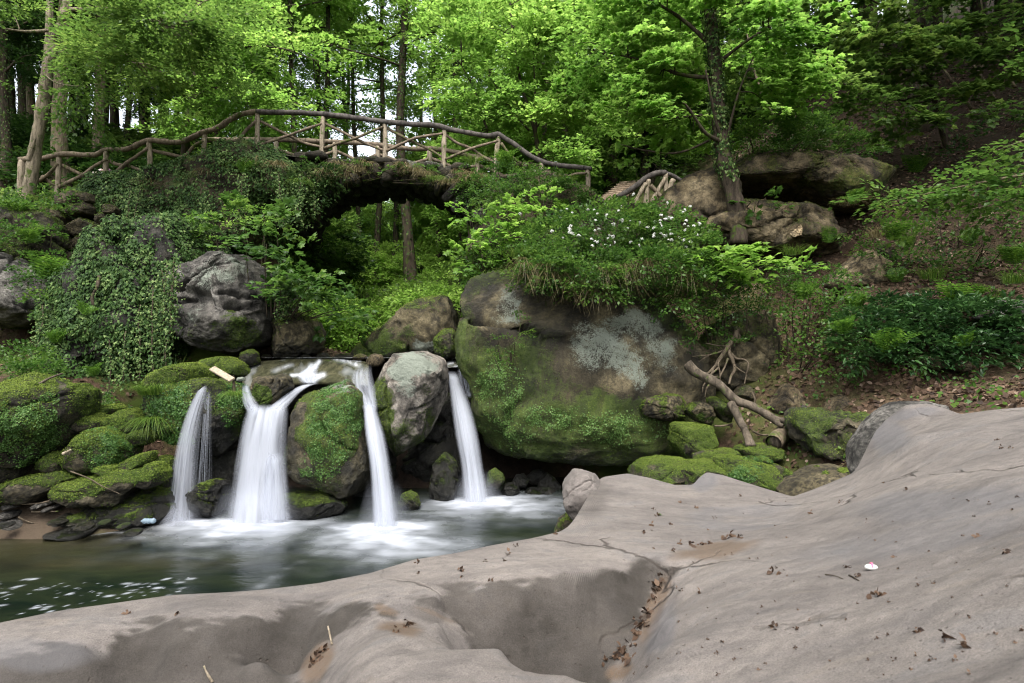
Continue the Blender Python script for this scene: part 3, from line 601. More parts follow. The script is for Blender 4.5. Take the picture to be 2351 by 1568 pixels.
rock('boulder', 'tilted angular stone among dead leaves right of the standing stone', cz3([(1788,785),(1870,660),(1960,608),(2025,710),(1930,765),(1812,845)]), 9.6, (.3,.35), 'rock_warm', 6, moss=.1, up=.05, lich=.0, amp=.06, facet=.9, e=.6)
rock('stone', 'small square stone under the roots, left of the standing stone', cz3([(1000,620),(1070,545),(1165,538),(1180,645),(1110,672),(1020,660)]), 10.9, (.25,.3), 'rock_brown', 5, moss=.15, up=.1, amp=.08, facet=.6, cat='stone')
rock('stone', 'dark grey stone half buried in the earth hollow', cz3([(1710,440),(1750,395),(1880,380),(1910,440),(1860,500),(1760,500)]), 10.9, (.3,.35), 'rock_brown', 5, moss=.05, amp=.08, facet=.6, cat='stone')
rock('stone', 'narrow mossy stone standing against the earth bank', cz3([(1385,480),(1390,380),(1450,350),(1500,420),(1490,510),(1420,550)]), 11.1, (.2,.3), 'rock_moss', 5, moss=.2, amp=.08, facet=.5, cat='stone')
rock('stone', 'dark stone in the gap right of the standing stone', cz3([(1560,600),(1570,540),(1650,530),(1720,580),(1700,630),(1600,640)]), 10.6, (.25,.3), 'rock_brown', 5, moss=.0, amp=.1, facet=.6, cat='stone', wp=[(1850,900,60,40,.6)])
rock('stone', 'light pebble-like stone between the standing stone and the tilted stone', cz3([(1580,740),(1600,700),(1660,730),(1690,770),(1640,800),(1590,790)]), 10.0, (.15,.2), 'rock_grey', 5, moss=-.1, amp=.1, facet=.6, cat='stone')
rock('earth_bank', 'mossy brown earth bank with roots right of the huge boulder', [(1600,800),(1640,745),(1700,715),(1770,720),(1792,770),(1780,850),(1755,905),(1690,930),(1620,905)], 11.5, (.5,.9), 'rock_brown', 6, moss=.2, up=.1, amp=.14, cat='earth bank', cushions=6000, csize=.024)
rock('earth_bank', 'leaf-strewn mossy hummock behind the grey ledge', cz3([(1560,900),(1640,800),(1800,790),(2000,800),(2300,780),(2600,900),(2600,1150),(2100,1200),(1700,1140),(1600,1020)]), 8.75, (.7,.9), 'rock_moss', 6, moss=.34, up=.1, amp=.22, facet=.8, cat='earth bank', cushions=9000, csize=.024)
rock('stone', 'brown boulder peeping out below the evergreen bush', c0([(1690,960),(1700,890),(1760,875),(1800,910),(1795,975),(1740,985)], 1567.4, 523), 9.0, (.2,.3), 'rock_brown', 5, moss=.0, amp=.07, cat='stone')
rock('stone', 'second brown boulder right of the first one below the evergreen bush', c0([(1810,960),(1830,915),(1900,900),(1970,920),(1980,975),(1900,990)], 1567.4, 523), 8.9, (.2,.3), 'rock_brown', 5, moss=.0, amp=.07, cat='stone')
# --- right slope above
rock('boulder', 'large brown mossy rock shelf on the right slope with a deep shadowed crack under it', [(1590,402),(1660,366),(1694,359),(1767,356),(1867,359),(1934,376),(2001,393),(2070,424),(2040,462),(1960,482),(1934,484),(1867,466),(1817,440),(1767,434),(1690,430),(1610,425)],
     13.6, (1.1,1.3), 'rock_warm', 7, moss=.30, up=.1, amp=.12, facet=.6, wetz=None, mp=[(1950,430,90,30,.25),(1850,400,60,25,.12)], cushions=9000, csize=.028)
rockH2 = rock('boulder', 'lower rock shelf on the right slope with a fresh pale scar', [(1560,500),(1640,470),(1715,470),(1800,474),(1867,480),(1921,497),(1945,535),(1920,575),(1860,592),(1760,598),(1640,575),(1560,545)],
     13.2, (1.0,1.2), 'rock_warm', 7, moss=.2, up=.1, amp=.12, facet=.6, wetz=None, strata=.8, cushions=3000, csize=.028)
rock('boulder', 'bare grey sloping rock left of the ivy-clad trunk', [(1487,482),(1530,440),(1600,397),(1670,375),(1705,420),(1700,520),(1640,560),(1560,545),(1500,510)], 13.3, (.7,1.0), 'rock_warm', 6, moss=.12, up=.1, amp=.09, facet=.5, lich=.0, cushions=1500, csize=.028)
rock('boulder', 'angular bare boulder half way up the right slope', [(1910,652),(1940,612),(1985,575),(2010,585),(2035,612),(2068,625),(2062,660),(1990,672),(1930,668)], 11.6, (.5,.7), 'rock_warm', 6, moss=-.1, up=.05, amp=.08, facet=.9, e=.6)
rock('stone', 'dark split stone leaning on top of the angular boulder', [(2010,585),(2022,563),(2040,565),(2058,590),(2050,608),(2030,606)], 11.8, (.2,.3), 'rock_brown', 5, moss=.0, amp=.08, facet=.8, cat='stone')
rock('stone', 'mossy capped stone on the bare earth right of the angular boulder', [(2097,680),(2105,663),(2130,660),(2148,675),(2135,686),(2110,688)], 10.6, (.15,.2), 'rock_moss', 5, moss=.3, up=.3, amp=.08, cat='stone')
rock('stone', 'long flat step-like stone at the right edge of the photo', [(2275,712),(2300,690),(2360,685),(2420,690),(2420,720),(2320,722)], 9.4, (.25,.4), 'rock_grey', 5, moss=-.1, amp=.07, facet=.5, cat='stone')
rock('stone', 'lower flat stone at the right edge of the photo, above the evergreen bush', [(2240,730),(2280,708),(2340,704),(2360,720),(2300,738)], 9.1, (.2,.3), 'rock_grey', 5, moss=-.1, amp=.07, facet=.5, cat='stone')
qh = px_of(rockH2[1]); ih = int(np.argmin(np.hypot(qh[:,0]-1828, qh[:,1]-528) + 100*(rockH2[1][:,1] > np.median(rockH2[1][:,1]))))
ys_ = float(rockH2[1][ih,1])
so_, Vs_, Ts_, Ns_ = rock('pale_scar', '', [(1813,530),(1820,518),(1838,515),(1846,524),(1840,540),(1824,545),(1814,540)], ys_, (.035,.2), 'scar', 5, moss=-1, lich=-1, wetz=None, amp=.08, chips=3, parent=rockH2[0])
so_.location = [so_.location[k]-rockH2[0].location[k] for k in range(3)]
# --- right end of the bridge
AB = 'loose stones at the right end of the bridge'
rock('boulder', 'pointed stump-like pale stone at the right end of the bridge', [(1255,510),(1290,480),(1318,457),(1330,470),(1340,500),(1330,520),(1290,520)], 14.4, (.3,.5), 'rock_grey', 6, moss=.1, up=.0, amp=.08, facet=.8, e=.65)
for lab, oo in [('rough stone post base under the last rail post', [(1345,480),(1355,458),(1375,450),(1392,462),(1390,485),(1365,492)]),
                ('upright angular stone beside the timber steps', [(1358,500),(1362,470),(1380,455),(1392,480),(1390,505)]),
                ('grey wedge stone right of the arch foot', [(1145,502),(1150,485),(1170,476),(1188,490),(1180,508),(1160,512)]),
                ('lowest grey stone at the right foot of the arch', [(1112,520),(1118,502),(1138,500),(1145,518),(1135,532),(1118,532)]),
                ('round stone in the right foot of the arch', [(1085,500),(1090,482),(1108,480),(1118,495),(1108,510),(1092,510)]),
                ('pale slab under the young maple at the right end of the bridge', [(1215,520),(1225,500),(1250,495),(1260,512),(1245,526)])]:
    rock('stone', lab, oo, 14.6, (.2,.4), 'rock_grey', 5, moss=-.05, up=.2, wetz=None, amp=.1, facet=.7, cat='stone', group=AB)
# ivy-clad banks
bankN = rock('ivy_bank', 'rock bank hidden by hanging ivy left of the overhanging grey boulder',
     [(120,800),(140,690),(165,600),(185,540),(225,490),(300,470),(400,480),(450,520),(455,590),(425,640),(402,700),(396,790),(380,850),(330,875),(280,920),(210,925),(160,875)], 12.6, (.8,1.8), 'rock_dark', 6, moss=-.1, wetz=None, amp=.15, facet=.6, e=.5, ed=.3, tilt=.22, chips=14, cat='rock bank')
bankA = rock('ivy_bank', 'earth and ivy bank carrying the left half of the bridge',
     [(90,520),(110,460),(200,440),(300,418),(380,398),(470,375),(560,345),(640,348),(690,368),(720,405),(705,450),(690,500),(675,548),(560,575),(420,560),(300,540),(200,530)], 15.15, (.8,1.6), 'rock_brown', 6, moss=.25, wetz=None, amp=.15, facet=.5, e=.5, ed=.35, chips=12, cat='rock bank')
bankB = rock('earth_bank', 'grassy earth bank under the right end of the bridge', [(1070,560),(1090,520),(1100,450),(1120,400),(1200,395),(1290,415),(1350,445),(1400,470),(1480,480),(1560,500),(1560,600),(1400,640),(1250,640),(1100,620)], 15.0, (1.1,1.6), 'rock_brown', 6, moss=.15, up=.2, wetz=None, amp=.12, e=.6, ed=.6, cat='earth bank', cushions=7000, csize=.03)
# ------------------------------------------------------------------ ground
def rbf(pts, vals, q, smooth=0.02, chunk=20000):
    """linear radial interpolation with affine trend"""
    n = len(pts); D = np.linalg.norm(pts[:,None] - pts[None], axis=2); A = np.zeros((n+3, n+3))
    A[:n,:n] = -D + np.eye(n)*smooth; A[:n,n] = 1; A[:n,n+1:] = pts; A[n,:n] = 1; A[n+1:,:n] = pts.T
    w = np.linalg.solve(A, np.concatenate([vals, np.zeros(3)]))
    out = np.empty(len(q))
    for i in range(0, len(q), chunk):
        b = q[i:i+chunk]; out[i:i+chunk] = -np.linalg.norm(b[:,None]-pts[None], axis=2) @ w[:n] + w[n] + b @ w[n+1:]
    return out
G = [(-9,3,-.9),(-6,3.5,-.9),(-3,4,-.9),(0,5,-.9),(-3,7,-.9),(0,8,-.9),(1.5,9,-.8),(-6,6,-.8),(-8,6,-.5),(1,6.5,-.9),(-1.5,9,-.8),(-3.5,8.6,-.7),
     (0,2,.3),(-3,1,.2),(2,3.5,.3),(3.5,4.5,.9),(5,5,1.5),(2.2,6,-.3),(0,-5,.8),(-8,-5,.5),(8,-5,1.8),(6,2,1.8),(-14,2,.0),(12,2,3.5),(0,-30,2),(-30,-30,6),(30,-30,6),
     (-11,6.5,.2),(-14,8,1.2)]
def gp(*a): G.append(tuple(P(*a)))
for a in [(0,1228,8.75),(150,1165,9.2),(40,1200,8.95),(330,1218,9.15),(60,1000,10),(60,850,11.2),(200,900,11.2),(250,1100,9.9),(0,800,13.2),(-250,850,11),(-250,1150,9),(80,760,13.3),
          (150,800,12.6),(300,860,12.2)]: gp(*a)
for px in (420, 520, 620, 720, 820, 920, 1060):
    x = (px-CX)/F
    G += [(x*10.1,10.1,-.7),(x*11.3,11.3,-.5),(x*12.3,12.3,1.0),(x*13.0,13.0,2.2),(x*15,15,2.28),(x*18,18,2.32)]
G += [(px_*12.3/F, 12.3, -.4) for px_ in (0, 120, 250)] + [(px_*13.3/F, 13.3, 1.5) for px_ in (0, 120, 250, 380)]
for a in [(1500,1135,9.9),(1700,1090,9.6),(1900,1110,8.2),(1700,1000,10.2),(1850,960,9.8),(2000,905,9.2),(2200,850,9.0),(2351,830,8.8),(2200,965,7.0),(2351,955,6.2),(2000,1040,7.8),(2600,820,8),
          (1840,860,11.6),(1840,770,12.5),(1790,800,12.3),(1650,700,12.4),(1750,640,12.3),(1900,705,11.2),(2100,690,10.3),(2351,700,9.6),(1950,660,11.5),(2351,620,10.5),(2200,560,12),(2351,480,12),
          (2100,460,13.5),(2000,400,15),(2200,330,15.5),(2351,250,16),(1900,330,17),(1850,250,20),(2000,150,20),(2351,0,20),(2800,0,18),(2700,600,9),(3000,720,7),(1800,610,13),
          (1300,500,15.2),(1430,515,16.5),(1430,485,18.4),(1480,425,22.5),(1600,440,19),(1150,560,14.6),(1250,600,14.0),(1400,620,13.6),
          (950,720,18),(850,817,18),(780,812,18),(700,640,18.5),(640,560,18.5),(1080,640,18.5),(1130,540,18.5),(900,715,25),(780,680,28),(1000,660,28),(1200,500,26),(560,480,26),(900,700,45),(1100,610,45),(700,640,45),(900,730,70),(800,740,100),(1000,735,100),(500,430,45),(1400,380,40),
          (150,438,16),(300,412,16.2),(450,390,16.4),(600,360,16.5),(150,480,15.2),(60,480,14.8),(60,560,14.2),(150,630,14.0),(300,600,13.6),(300,800,12.9),(420,540,14.6),(550,580,14.6),(650,600,14.8),(600,720,14.2),
          (0,430,18),(0,380,25),(300,385,24),(-500,400,20),(-500,700,12),(300,345,40),(0,300,40),(-400,250,40),(2000,150,40),(2500,-200,40),(1700,250,40),(3000,-100,25),(400,300,70),(1600,250,70),(2400,-100,70)]: gp(*a)
G = np.array(G)
xs = np.concatenate([np.linspace(-70,-13,50)[:-1], np.linspace(-13,13,200), np.linspace(13,70,50)[1:]])
ys = np.concatenate([np.linspace(-30,3,25)[:-1], np.linspace(3,20,150), np.linspace(20,110,90)[1:]])
XX, YY = np.meshgrid(xs, ys); q = np.column_stack([XX.ravel(), YY.ravel()])
zt = rbf(G[:, :2], G[:,2], q)
p3 = np.column_stack([q, zt])
rough = np.clip((zt + .1)*1.5, 0.1, 1)
zt = zt + rough*(.16*fbm(p3, .55, 4, 31) + .07*fbm(p3, 2.1, 4, 37))
TV = np.column_stack([q, zt]); TF = grid_faces(len(xs), len(ys))
def height(x, y):
    x = np.asarray(x, float); y = np.asarray(y, float)
    i = np.clip(np.searchsorted(xs, x) - 1, 0, len(xs)-2); j = np.clip(np.searchsorted(ys, y) - 1, 0, len(ys)-2)
    u = (x - xs[i])/(xs[i+1]-xs[i]); v = (y - ys[j])/(ys[j+1]-ys[j]); Z = zt.reshape(len(ys), len(xs))
    return (Z[j,i]*(1-u)+Z[j,i+1]*u)*(1-v) + (Z[j+1,i]*(1-u)+Z[j+1,i+1]*u)*v
def ground_mat():
    m = NT('forest soil'); p = m.pos(); n1 = m.noise(1.1, 5, .6, p); n2 = m.noise(9, 6, .7, p); n3 = m.noise(70, 4, .7, p)
    soil = m.ramp(n2, [(.3,(.016,.010,.006)),(.5,(.045,.028,.017)),(.7,(.10,.065,.042))])
    soil = m.mix(m.rng(n3, .55, .68), soil, (.15,.10,.068))
    moss = m.mix(n3, (.025,.045,.008), (.07,.10,.014))
    c = m.mix(m.math('MULTIPLY', m.rng(n1, .40, .58), m.attr('green')), soil, moss)
    c = m.mix(m.attr('far'), c, m.mix(n2, (.020,.036,.010), (.075,.12,.022)))
    sand = m.mix(n3, (.032,.024,.016), (.09,.066,.046))
    c = m.mix(m.attr('sand'), c, sand)
    c = m.mix(m.attr('dark'), c, m.mix(1.0, c, (.18,.18,.18), 'MULTIPLY'))  # hillside shade and wet rock behind the falls, both darkened in colour
    h = m.math('ADD', n2, m.math('MULTIPLY', n3, .5))
    return m.out(m.principled(c, .9, m.bump(h, .8, .06), spec=.2))
sand = np.exp(-(((q[:,0]+6.9)/1.15)**2 + ((q[:,1]-9.0)/.75)**2)**2)
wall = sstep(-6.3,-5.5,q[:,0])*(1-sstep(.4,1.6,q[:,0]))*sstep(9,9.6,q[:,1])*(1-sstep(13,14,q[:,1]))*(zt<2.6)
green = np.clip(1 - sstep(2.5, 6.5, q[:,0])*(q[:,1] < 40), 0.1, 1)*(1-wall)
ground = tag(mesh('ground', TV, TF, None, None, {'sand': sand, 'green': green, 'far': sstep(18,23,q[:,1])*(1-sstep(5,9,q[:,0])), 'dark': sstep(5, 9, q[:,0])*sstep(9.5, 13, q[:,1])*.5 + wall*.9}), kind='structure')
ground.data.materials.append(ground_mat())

# ------------------------------------------------------------------ the grey ledge in front
E = np.array([(-700,1530,1.68),(-400,1500,1.70),(-200,1470,1.72),(0,1440,1.75),(120,1414,1.755),(200,1402,1.76),(300,1388,1.77),(400,1374,1.78),(500,1369,1.79),(600,1362,1.80),(730,1346,1.81),(850,1322,1.82),(900,1306,1.83),(950,1290,1.84),(1040,1275,1.84),(1130,1256,1.84),(1220,1240,1.84),(1285,1224,1.84),(1305,1212,1.83),(1322,1190,1.83),(1345,1150,1.83),
     (1370,1106,1.84),(1385,1096,1.85),(1440,1088,1.84),(1490,1098,1.83),(1550,1115,1.81),(1593,1114,1.81),(1602,1100,1.83),(1622,1085,1.86),(1660,1092,1.85),(1700,1105,1.82),(1760,1124,1.80),(1820,1142,1.80),(1860,1128,1.82),(1910,1108,1.86),(1958,1087,1.90),(1972,1068,1.93),(1985,1040,1.97),(2010,990,2.10),(2040,957,2.2),(2080,930,2.30),(2130,927,2.32),(2170,938,2.30),(2205,951,2.28),(2280,941,2.34),(2351,935,2.36),(2600,925,2.42),(2900,915,2.45),(3300,905,2.5),(7000,900,2.62)], float)
K = np.array([(1450,1150,1.83),(1600,1150,1.79),(1750,1180,1.8),(1400,1200,1.85),(1600,1250,1.84),(1250,1290,1.86),(1100,1310,1.86),(1000,1330,1.86),(1400,1280,1.86),(1530,1120,1.80),(1625,1125,1.82),
     (930,1376,1.85),(1000,1366,1.86),(1100,1356,1.86),(1200,1360,1.86),(1320,1342,1.86),(1430,1312,1.86),(1500,1292,1.865),(1540,1300,1.86),
     (1100,1440,1.745),(1200,1472,1.71),(1300,1510,1.66),(1390,1530,1.64),(1440,1480,1.68),(1480,1400,1.73),(1505,1350,1.77),(960,1398,1.83),(1020,1412,1.79),
     (850,1392,1.85),(880,1392,1.868),(1010,1425,1.9),(1150,1485,1.93),(1300,1548,1.955),(1400,1580,1.955),(1450,1570,1.93),
     (1450,1530,1.68),(1490,1430,1.72),(1525,1350,1.78),(1475,1540,1.90),(1490,1490,1.91),(1525,1420,1.885),(1570,1340,1.875),(1700,1240,1.9),(1620,1262,1.845),(1700,1225,1.86),
     (1700,1500,2.0),(1700,1350,1.95),(1900,1400,2.05),(1900,1250,2.0),(1900,1150,1.92),(2100,1500,2.15),(2100,1300,2.12),(2100,1100,2.13),(2100,1000,2.22),(2300,1500,2.22),(2300,1300,2.24),(2300,1100,2.27),(2500,1300,2.32),(2700,1200,2.4),(1900,1570,2.08),(1600,1580,1.98),(2351,1000,2.31),(1800,1200,1.86),(1960,1130,1.915),(2180,965,2.25),(2060,1000,2.13),
     (870,1405,1.835),(900,1425,1.83),(960,1440,1.86),(800,1510,1.88),(950,1500,1.925),(1100,1560,1.97),(800,1575,1.90),(900,1610,1.96),(860,1460,1.885),
     (785,1455,1.755),(745,1505,1.68),(700,1545,1.63),(660,1590,1.58),
     (0,1475,1.765),(200,1432,1.78),(400,1422,1.8),(600,1420,1.81),(750,1408,1.825),(810,1392,1.84),(0,1505,1.765),(200,1480,1.775),(400,1480,1.785),(600,1465,1.795),(720,1435,1.80),
     (200,1540,1.71),(400,1545,1.70),(600,1530,1.685),(50,1562,1.71),(-200,1600,1.68),(-300,1550,1.73),(300,1640,1.55),(600,1640,1.5),
     (300,2000,1.3),(1200,2000,2.0),(2000,1900,2.15),(2600,1700,2.37),(3200,1500,2.48),(1600,2000,2.05)], float)
def unz(a): Yk = (CZ-a[:,2])*F/(a[:,1]-CY); return np.column_stack([(a[:,0]-CX)/F*Yk, Yk, a[:,2]])
C3 = np.vstack([unz(K), unz(E), [[(1100-CX)/F*2.0,2.0,1.60],[(1200-CX)/F*2.0,2.0,1.50],[(1300-CX)/F*1.9,1.9,1.42],[(1390-CX)/F*1.85,1.85,1.42],[(1030-CX)/F*2.1,2.1,1.79],[(1430-CX)/F*1.8,1.8,1.52],
                                 [-1.2,1.6,1.35],[-.7,1.65,1.35],[-1.8,1.3,1.4],[-1,.6,1.4],[0.3,.6,1.9],[1.5,.5,2.2],[3,.5,2.4]]])
sN = np.linspace(-1.5, 2.0, 920); cols = 1175 + 1150*sN + 23.6*sN**7
pe = np.interp(cols, E[:,0], E[:,1]); ze = np.interp(cols, E[:,0], E[:,2])
ker = np.ones(3)/3
for a in (pe, ze): a[1:-1] = np.convolve(a, ker, 'same')[1:-1]
Ye = (CZ-ze)*F/(pe-CY); nr_ = 330; t = np.linspace(0, 1, nr_)[:,None]
tt = t**.8
Yg = .55 + (Ye[None]-.55)*tt; Xg = (cols-CX)[None]/F*Yg
zz = rbf(C3[:, :2], C3[:,2], np.column_stack([Xg.ravel(), Yg.ravel()]), .004).reshape(Yg.shape)
zz[-1] = ze
for _ in range(2):
    zz[1:-1,1:-1] = (zz[1:-1,1:-1]*2 + zz[:-2,1:-1] + zz[2:,1:-1] + zz[1:-1,:-2] + zz[1:-1,2:]) / 6
zs = zz.copy()
for _ in range(60): zs[1:-1,1:-1] = (zs[1:-1,1:-1]*2 + zs[:-2,1:-1] + zs[2:,1:-1] + zs[1:-1,:-2] + zs[1:-1,2:]) / 6
kb = (1-sstep(760,900,cols))[None]*np.ones_like(t); zz = zz*(1-kb) + zs*kb
w = sstep(.93, 1.0, t); zz = zz*(1-w) + w*(zz + (ze - zz[-1])[None])
p3 = np.column_stack([Xg.ravel(), Yg.ravel(), zz.ravel()])
zz = zz + (.016*fbm(p3*[1,1.6,1], 2.0, 4, 61) - .016*np.clip(fbm(p3*[1,1.6,1], 1.7, 4, 63, .5, True)-.18,0,1) + .007*fbm(p3*[1,1.5,1], 8, 3, 65, .5)).reshape(zz.shape)*(1-.7*sstep(.9,1,t))
lean = .05 + .22*np.exp(-((cols-1330)/45)**2)*0
rim = []
for k in range(1, 30):
    a = min(k/14, 1)*np.pi/2; dn = max(0, k-14)/15
    rim.append((Ye + .16*np.sin(a) - .25*dn, ze - .16*(1-np.cos(a)) - dn*2.3))
RY = np.array([r[0] for r in rim]); RZ = np.array([r[1] for r in rim]); RX = (cols-CX)[None]/F*RY
RN = fbm(np.column_stack([RX.ravel(), RY.ravel(), RZ.ravel()]), 2.2, 4, 67).reshape(RX.shape)
RY = RY + RN*.12*np.linspace(0,1,29)[:,None]
LV = np.column_stack([np.vstack([Xg, RX]).ravel(), np.vstack([Yg, RY]).ravel(), np.vstack([zz, RZ]).ravel()])
def ledge_mat():
    m = NT('smooth grey sandstone'); p = m.pos()
    pw = m.n('ShaderNodeMapping', Vector=p, Scale=(1,1.7,1.4), Rotation=(0,0,.25)).outputs[0]
    n0 = m.noise(.9, 4, .6, p); n1 = m.noise(3.4, 6, .6, pw, .6); n2 = m.noise(26, 5, .65, p); n3 = m.noise(210, 4, .75, p); n4 = m.noise(620, 2, .6, p)
    c = m.ramp(m.math('ADD', m.math('MULTIPLY', n0, .45), m.math('MULTIPLY', n1, .55)), [(.36,(.074,.066,.062)),(.5,(.116,.103,.095)),(.64,(.164,.145,.131))])
    c = m.mix(m.math('MULTIPLY', m.rng(n1, .54, .66), .5), c, (.072,.07,.072))
    c = m.mix(.75, c, m.ramp(n2, [(.3,.72),(.55,1.0),(.75,1.14)]), 'MULTIPLY')
    c = m.mix(.9, c, m.ramp(n3, [(.3,.5),(.5,1.0),(.7,1.45)]), 'MULTIPLY')
    ln = m.noise(2.0, 5, .6, m.n('ShaderNodeMapping', Vector=p, Scale=(.8,4.5,3), Rotation=(0,0,.35)).outputs[0], 1.2)
    c = m.mix(m.math('MULTIPLY', m.rng(ln, .55, .62), .22), c, (.058,.055,.056))
    c = m.mix(m.math('MULTIPLY', m.rng(ln, .40, .34), .30), c, (.14,.12,.10))
    spk = m.math('MULTIPLY', m.rng(n2, .56, .64), m.rng(n3, .54, .60))
    c = m.mix(m.math('MULTIPLY', spk, .75), c, (.035,.024,.016))
    c = m.mix(m.math('MULTIPLY', m.attr('face_shade'), m.rng(n2, .2, .62, .80, 1.0)), c, m.mix(n3, (.006,.005,.004), (.020,.017,.012)))  # painted shade of the bowl and camera-facing slopes
    c = m.mix(m.math('MULTIPLY', m.attr('grit'), m.rng(n3, .3, .55)), c, m.mix(n4, (.035,.020,.012), (.13,.095,.065)))
    c = m.mix(m.math('MULTIPLY', m.attr('blue'), .6), c, m.mix(n2, (.056,.056,.061), (.095,.094,.101)))
    h = m.math('ADD', m.math('MULTIPLY', n2, .6), m.math('ADD', m.math('MULTIPLY', n3, .35), m.math('MULTIPLY', n4, .18)))
    vd = m.n('ShaderNodeTexVoronoi', _feature='DISTANCE_TO_EDGE', Vector=m.n('ShaderNodeVectorMath', _operation='ADD', i0=p, i1=m.n('ShaderNodeVectorMath', _operation='SCALE', i0=m.n('ShaderNodeTexNoise', Vector=p, Scale=2.2, Detail=5.0).outputs['Color'], Scale=.5).outputs[0]).outputs[0], Scale=.9).outputs[0]
    ck = m.math('MULTIPLY', m.rng(vd, .012, .0), m.rng(n0, .50, .58))
    c = m.mix(m.math('MULTIPLY', ck, .8), c, (.030,.024,.020))
    pv = m.n('ShaderNodeTexVoronoi', Vector=p, Scale=38.0).outputs[0]; pit = m.math('MULTIPLY', m.rng(pv, .22, .08), m.rng(n2, .50, .60))
    c = m.mix(m.math('MULTIPLY', pit, .55), c, (.045,.036,.030))
    h = m.math('SUBTRACT', h, m.math('ADD', m.math('MULTIPLY', ck, 2.5), m.math('MULTIPLY', pit, .7)))
    h = m.math('ADD', h, m.math('ADD', m.math('MULTIPLY', n1, .8), m.math('MULTIPLY', ln, .45)))
    return m.out(m.principled(c, .85, m.bump(h, .55, .016), spec=.25))
M['ledge'] = ledge_mat()
lq = np.column_stack([CX + F*LV[:,0]/LV[:,1], CY + F*(CZ-LV[:,2])/LV[:,1]])
def blot(lst, warp=22, seed=91, f=3.0):
    qq = lq + warp*2*np.column_stack([fbm(LV, f, 4, seed), fbm(LV+9, f, 4, seed+1)]); mm = np.zeros(len(LV))
    for cx, cy, rx, ry, a, an in lst:
        ca, sa = math.cos(an), math.sin(an); dx, dy = qq[:,0]-cx, qq[:,1]-cy
        mm = np.maximum(mm, a*(1-sstep(.55, 1.15, np.hypot((dx*ca+dy*sa)/rx, (-dx*sa+dy*ca)/ry))))
    return mm
face_shade = blot([(1230,1420,240,62,.95,.14),(1380,1450,110,95,.95,0),(1000,1395,70,24,.8,.1),(1460,1312,45,20,.75,-.3),(300,1540,420,50,.85,-.06),(640,1500,150,60,.85,-.35),(1350,1150,55,50,.55,-.8),(905,1432,50,14,.5,.2),(2000,1010,28,60,.35,.5)])  # dark blots paint the shade of the bowl and lower left wall
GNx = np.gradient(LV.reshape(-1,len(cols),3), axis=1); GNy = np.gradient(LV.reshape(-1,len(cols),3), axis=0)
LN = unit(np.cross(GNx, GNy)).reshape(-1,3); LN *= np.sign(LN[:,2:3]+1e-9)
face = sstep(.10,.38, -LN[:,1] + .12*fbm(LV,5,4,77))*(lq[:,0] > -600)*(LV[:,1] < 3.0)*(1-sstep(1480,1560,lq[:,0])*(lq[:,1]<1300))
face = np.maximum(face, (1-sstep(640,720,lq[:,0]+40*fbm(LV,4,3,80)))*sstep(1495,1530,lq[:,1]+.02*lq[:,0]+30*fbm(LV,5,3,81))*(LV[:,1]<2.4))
face_shade = np.maximum(face_shade*.55, face*(.80+.45*fbm(LV,4,4,78)))  # slopes towards the camera painted dark, as if shaded
grit = blot([(1500,1400,26,90,1,.35),(1420,1540,40,18,1,-.3),(730,1525,30,60,1,.6),(915,1440,55,22,1,.15),(1640,1265,110,20,.9,-.12),(890,1395,30,12,.8,.3),(1000,1415,60,6,.5,.3)], 12, 95, 5)
blue = blot([(2200,1150,260,40,.8,-.15),(1700,1190,130,16,.6,-.1),(1520,1440,30,80,.9,.4),(2100,950,70,20,.9,0),(1620,1105,35,25,.9,0),(100,1500,160,40,.7,0),(1750,1060,30,60,.5,0),(2040,1000,50,50,.9,0),(2100,1230,300,40,.6,-.2)], 25, 99, 2)
base = np.array([.5, 2.0, -.5])
ledge = mesh('rock_ledge', LV - base, grid_faces(len(cols), nr_ + 29), M['ledge'], None, {'face_shade': face_shade, 'grit': grit, 'blue': blue})
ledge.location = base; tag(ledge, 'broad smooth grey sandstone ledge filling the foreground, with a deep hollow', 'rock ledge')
LG = (Yg, zz)
def on_ledge(px, py):
    """where the sight line of a surveyed spot meets the ledge top"""
    k = int(np.argmin(np.abs(cols - px))); Yk, zk = Yg[:,k], zz[:,k]
    pyk = CY + F*(CZ-zk)/Yk; j = np.where(pyk <= py)[0]; j = j[0] if len(j) else nr_-1
    return np.array([(px-CX)/F*Yk[j], Yk[j], zk[j]])
rock('boulder', 'upright grey knob at the water-side tip of the foreground ledge', [(1286,1152),(1296,1118),(1322,1085),(1350,1090),(1378,1100),(1392,1130),(1372,1170),(1345,1205),(1318,1196),(1296,1172)], 4.05, (.10,.35), 'ledge', 6, moss=-.3, lich=-.4, wetz=None, amp=.05, facet=.8, e=.6, ed=.7)
rock('stone', 'small mossy stone wedged below the knob of the foreground ledge', [(1272,1225),(1284,1195),(1300,1182),(1322,1188),(1330,1212),(1310,1240),(1285,1245)], 4.3, (.1,.15), 'rock_brown', 5, moss=.15, up=.3, lich=-.3, wetz=None, amp=.08, facet=.6, cat='stone', cushions=500, csize=.012)

o_, V_h, T_h, N_h = rock('outcrop', '', [(1958,1092),(1975,1038),(2008,985),(2040,950),(2080,926),(2130,924),(2172,934),(2210,951),(2190,968),(2120,985),(2070,1015),(2040,1060),(2010,1095)], 4.86, (.10,.35), 'rock_grey', 6, moss=-.4, lich=-.3, wetz=None, amp=.05, facet=.8, e=.6, ed=.6, chips=8)
o_.parent = ledge; o_.location = [o_.location[k]-float(base[k]) for k in range(3)]
for k_ in ('label','category'):
    if k_ in o_: del o_[k_]
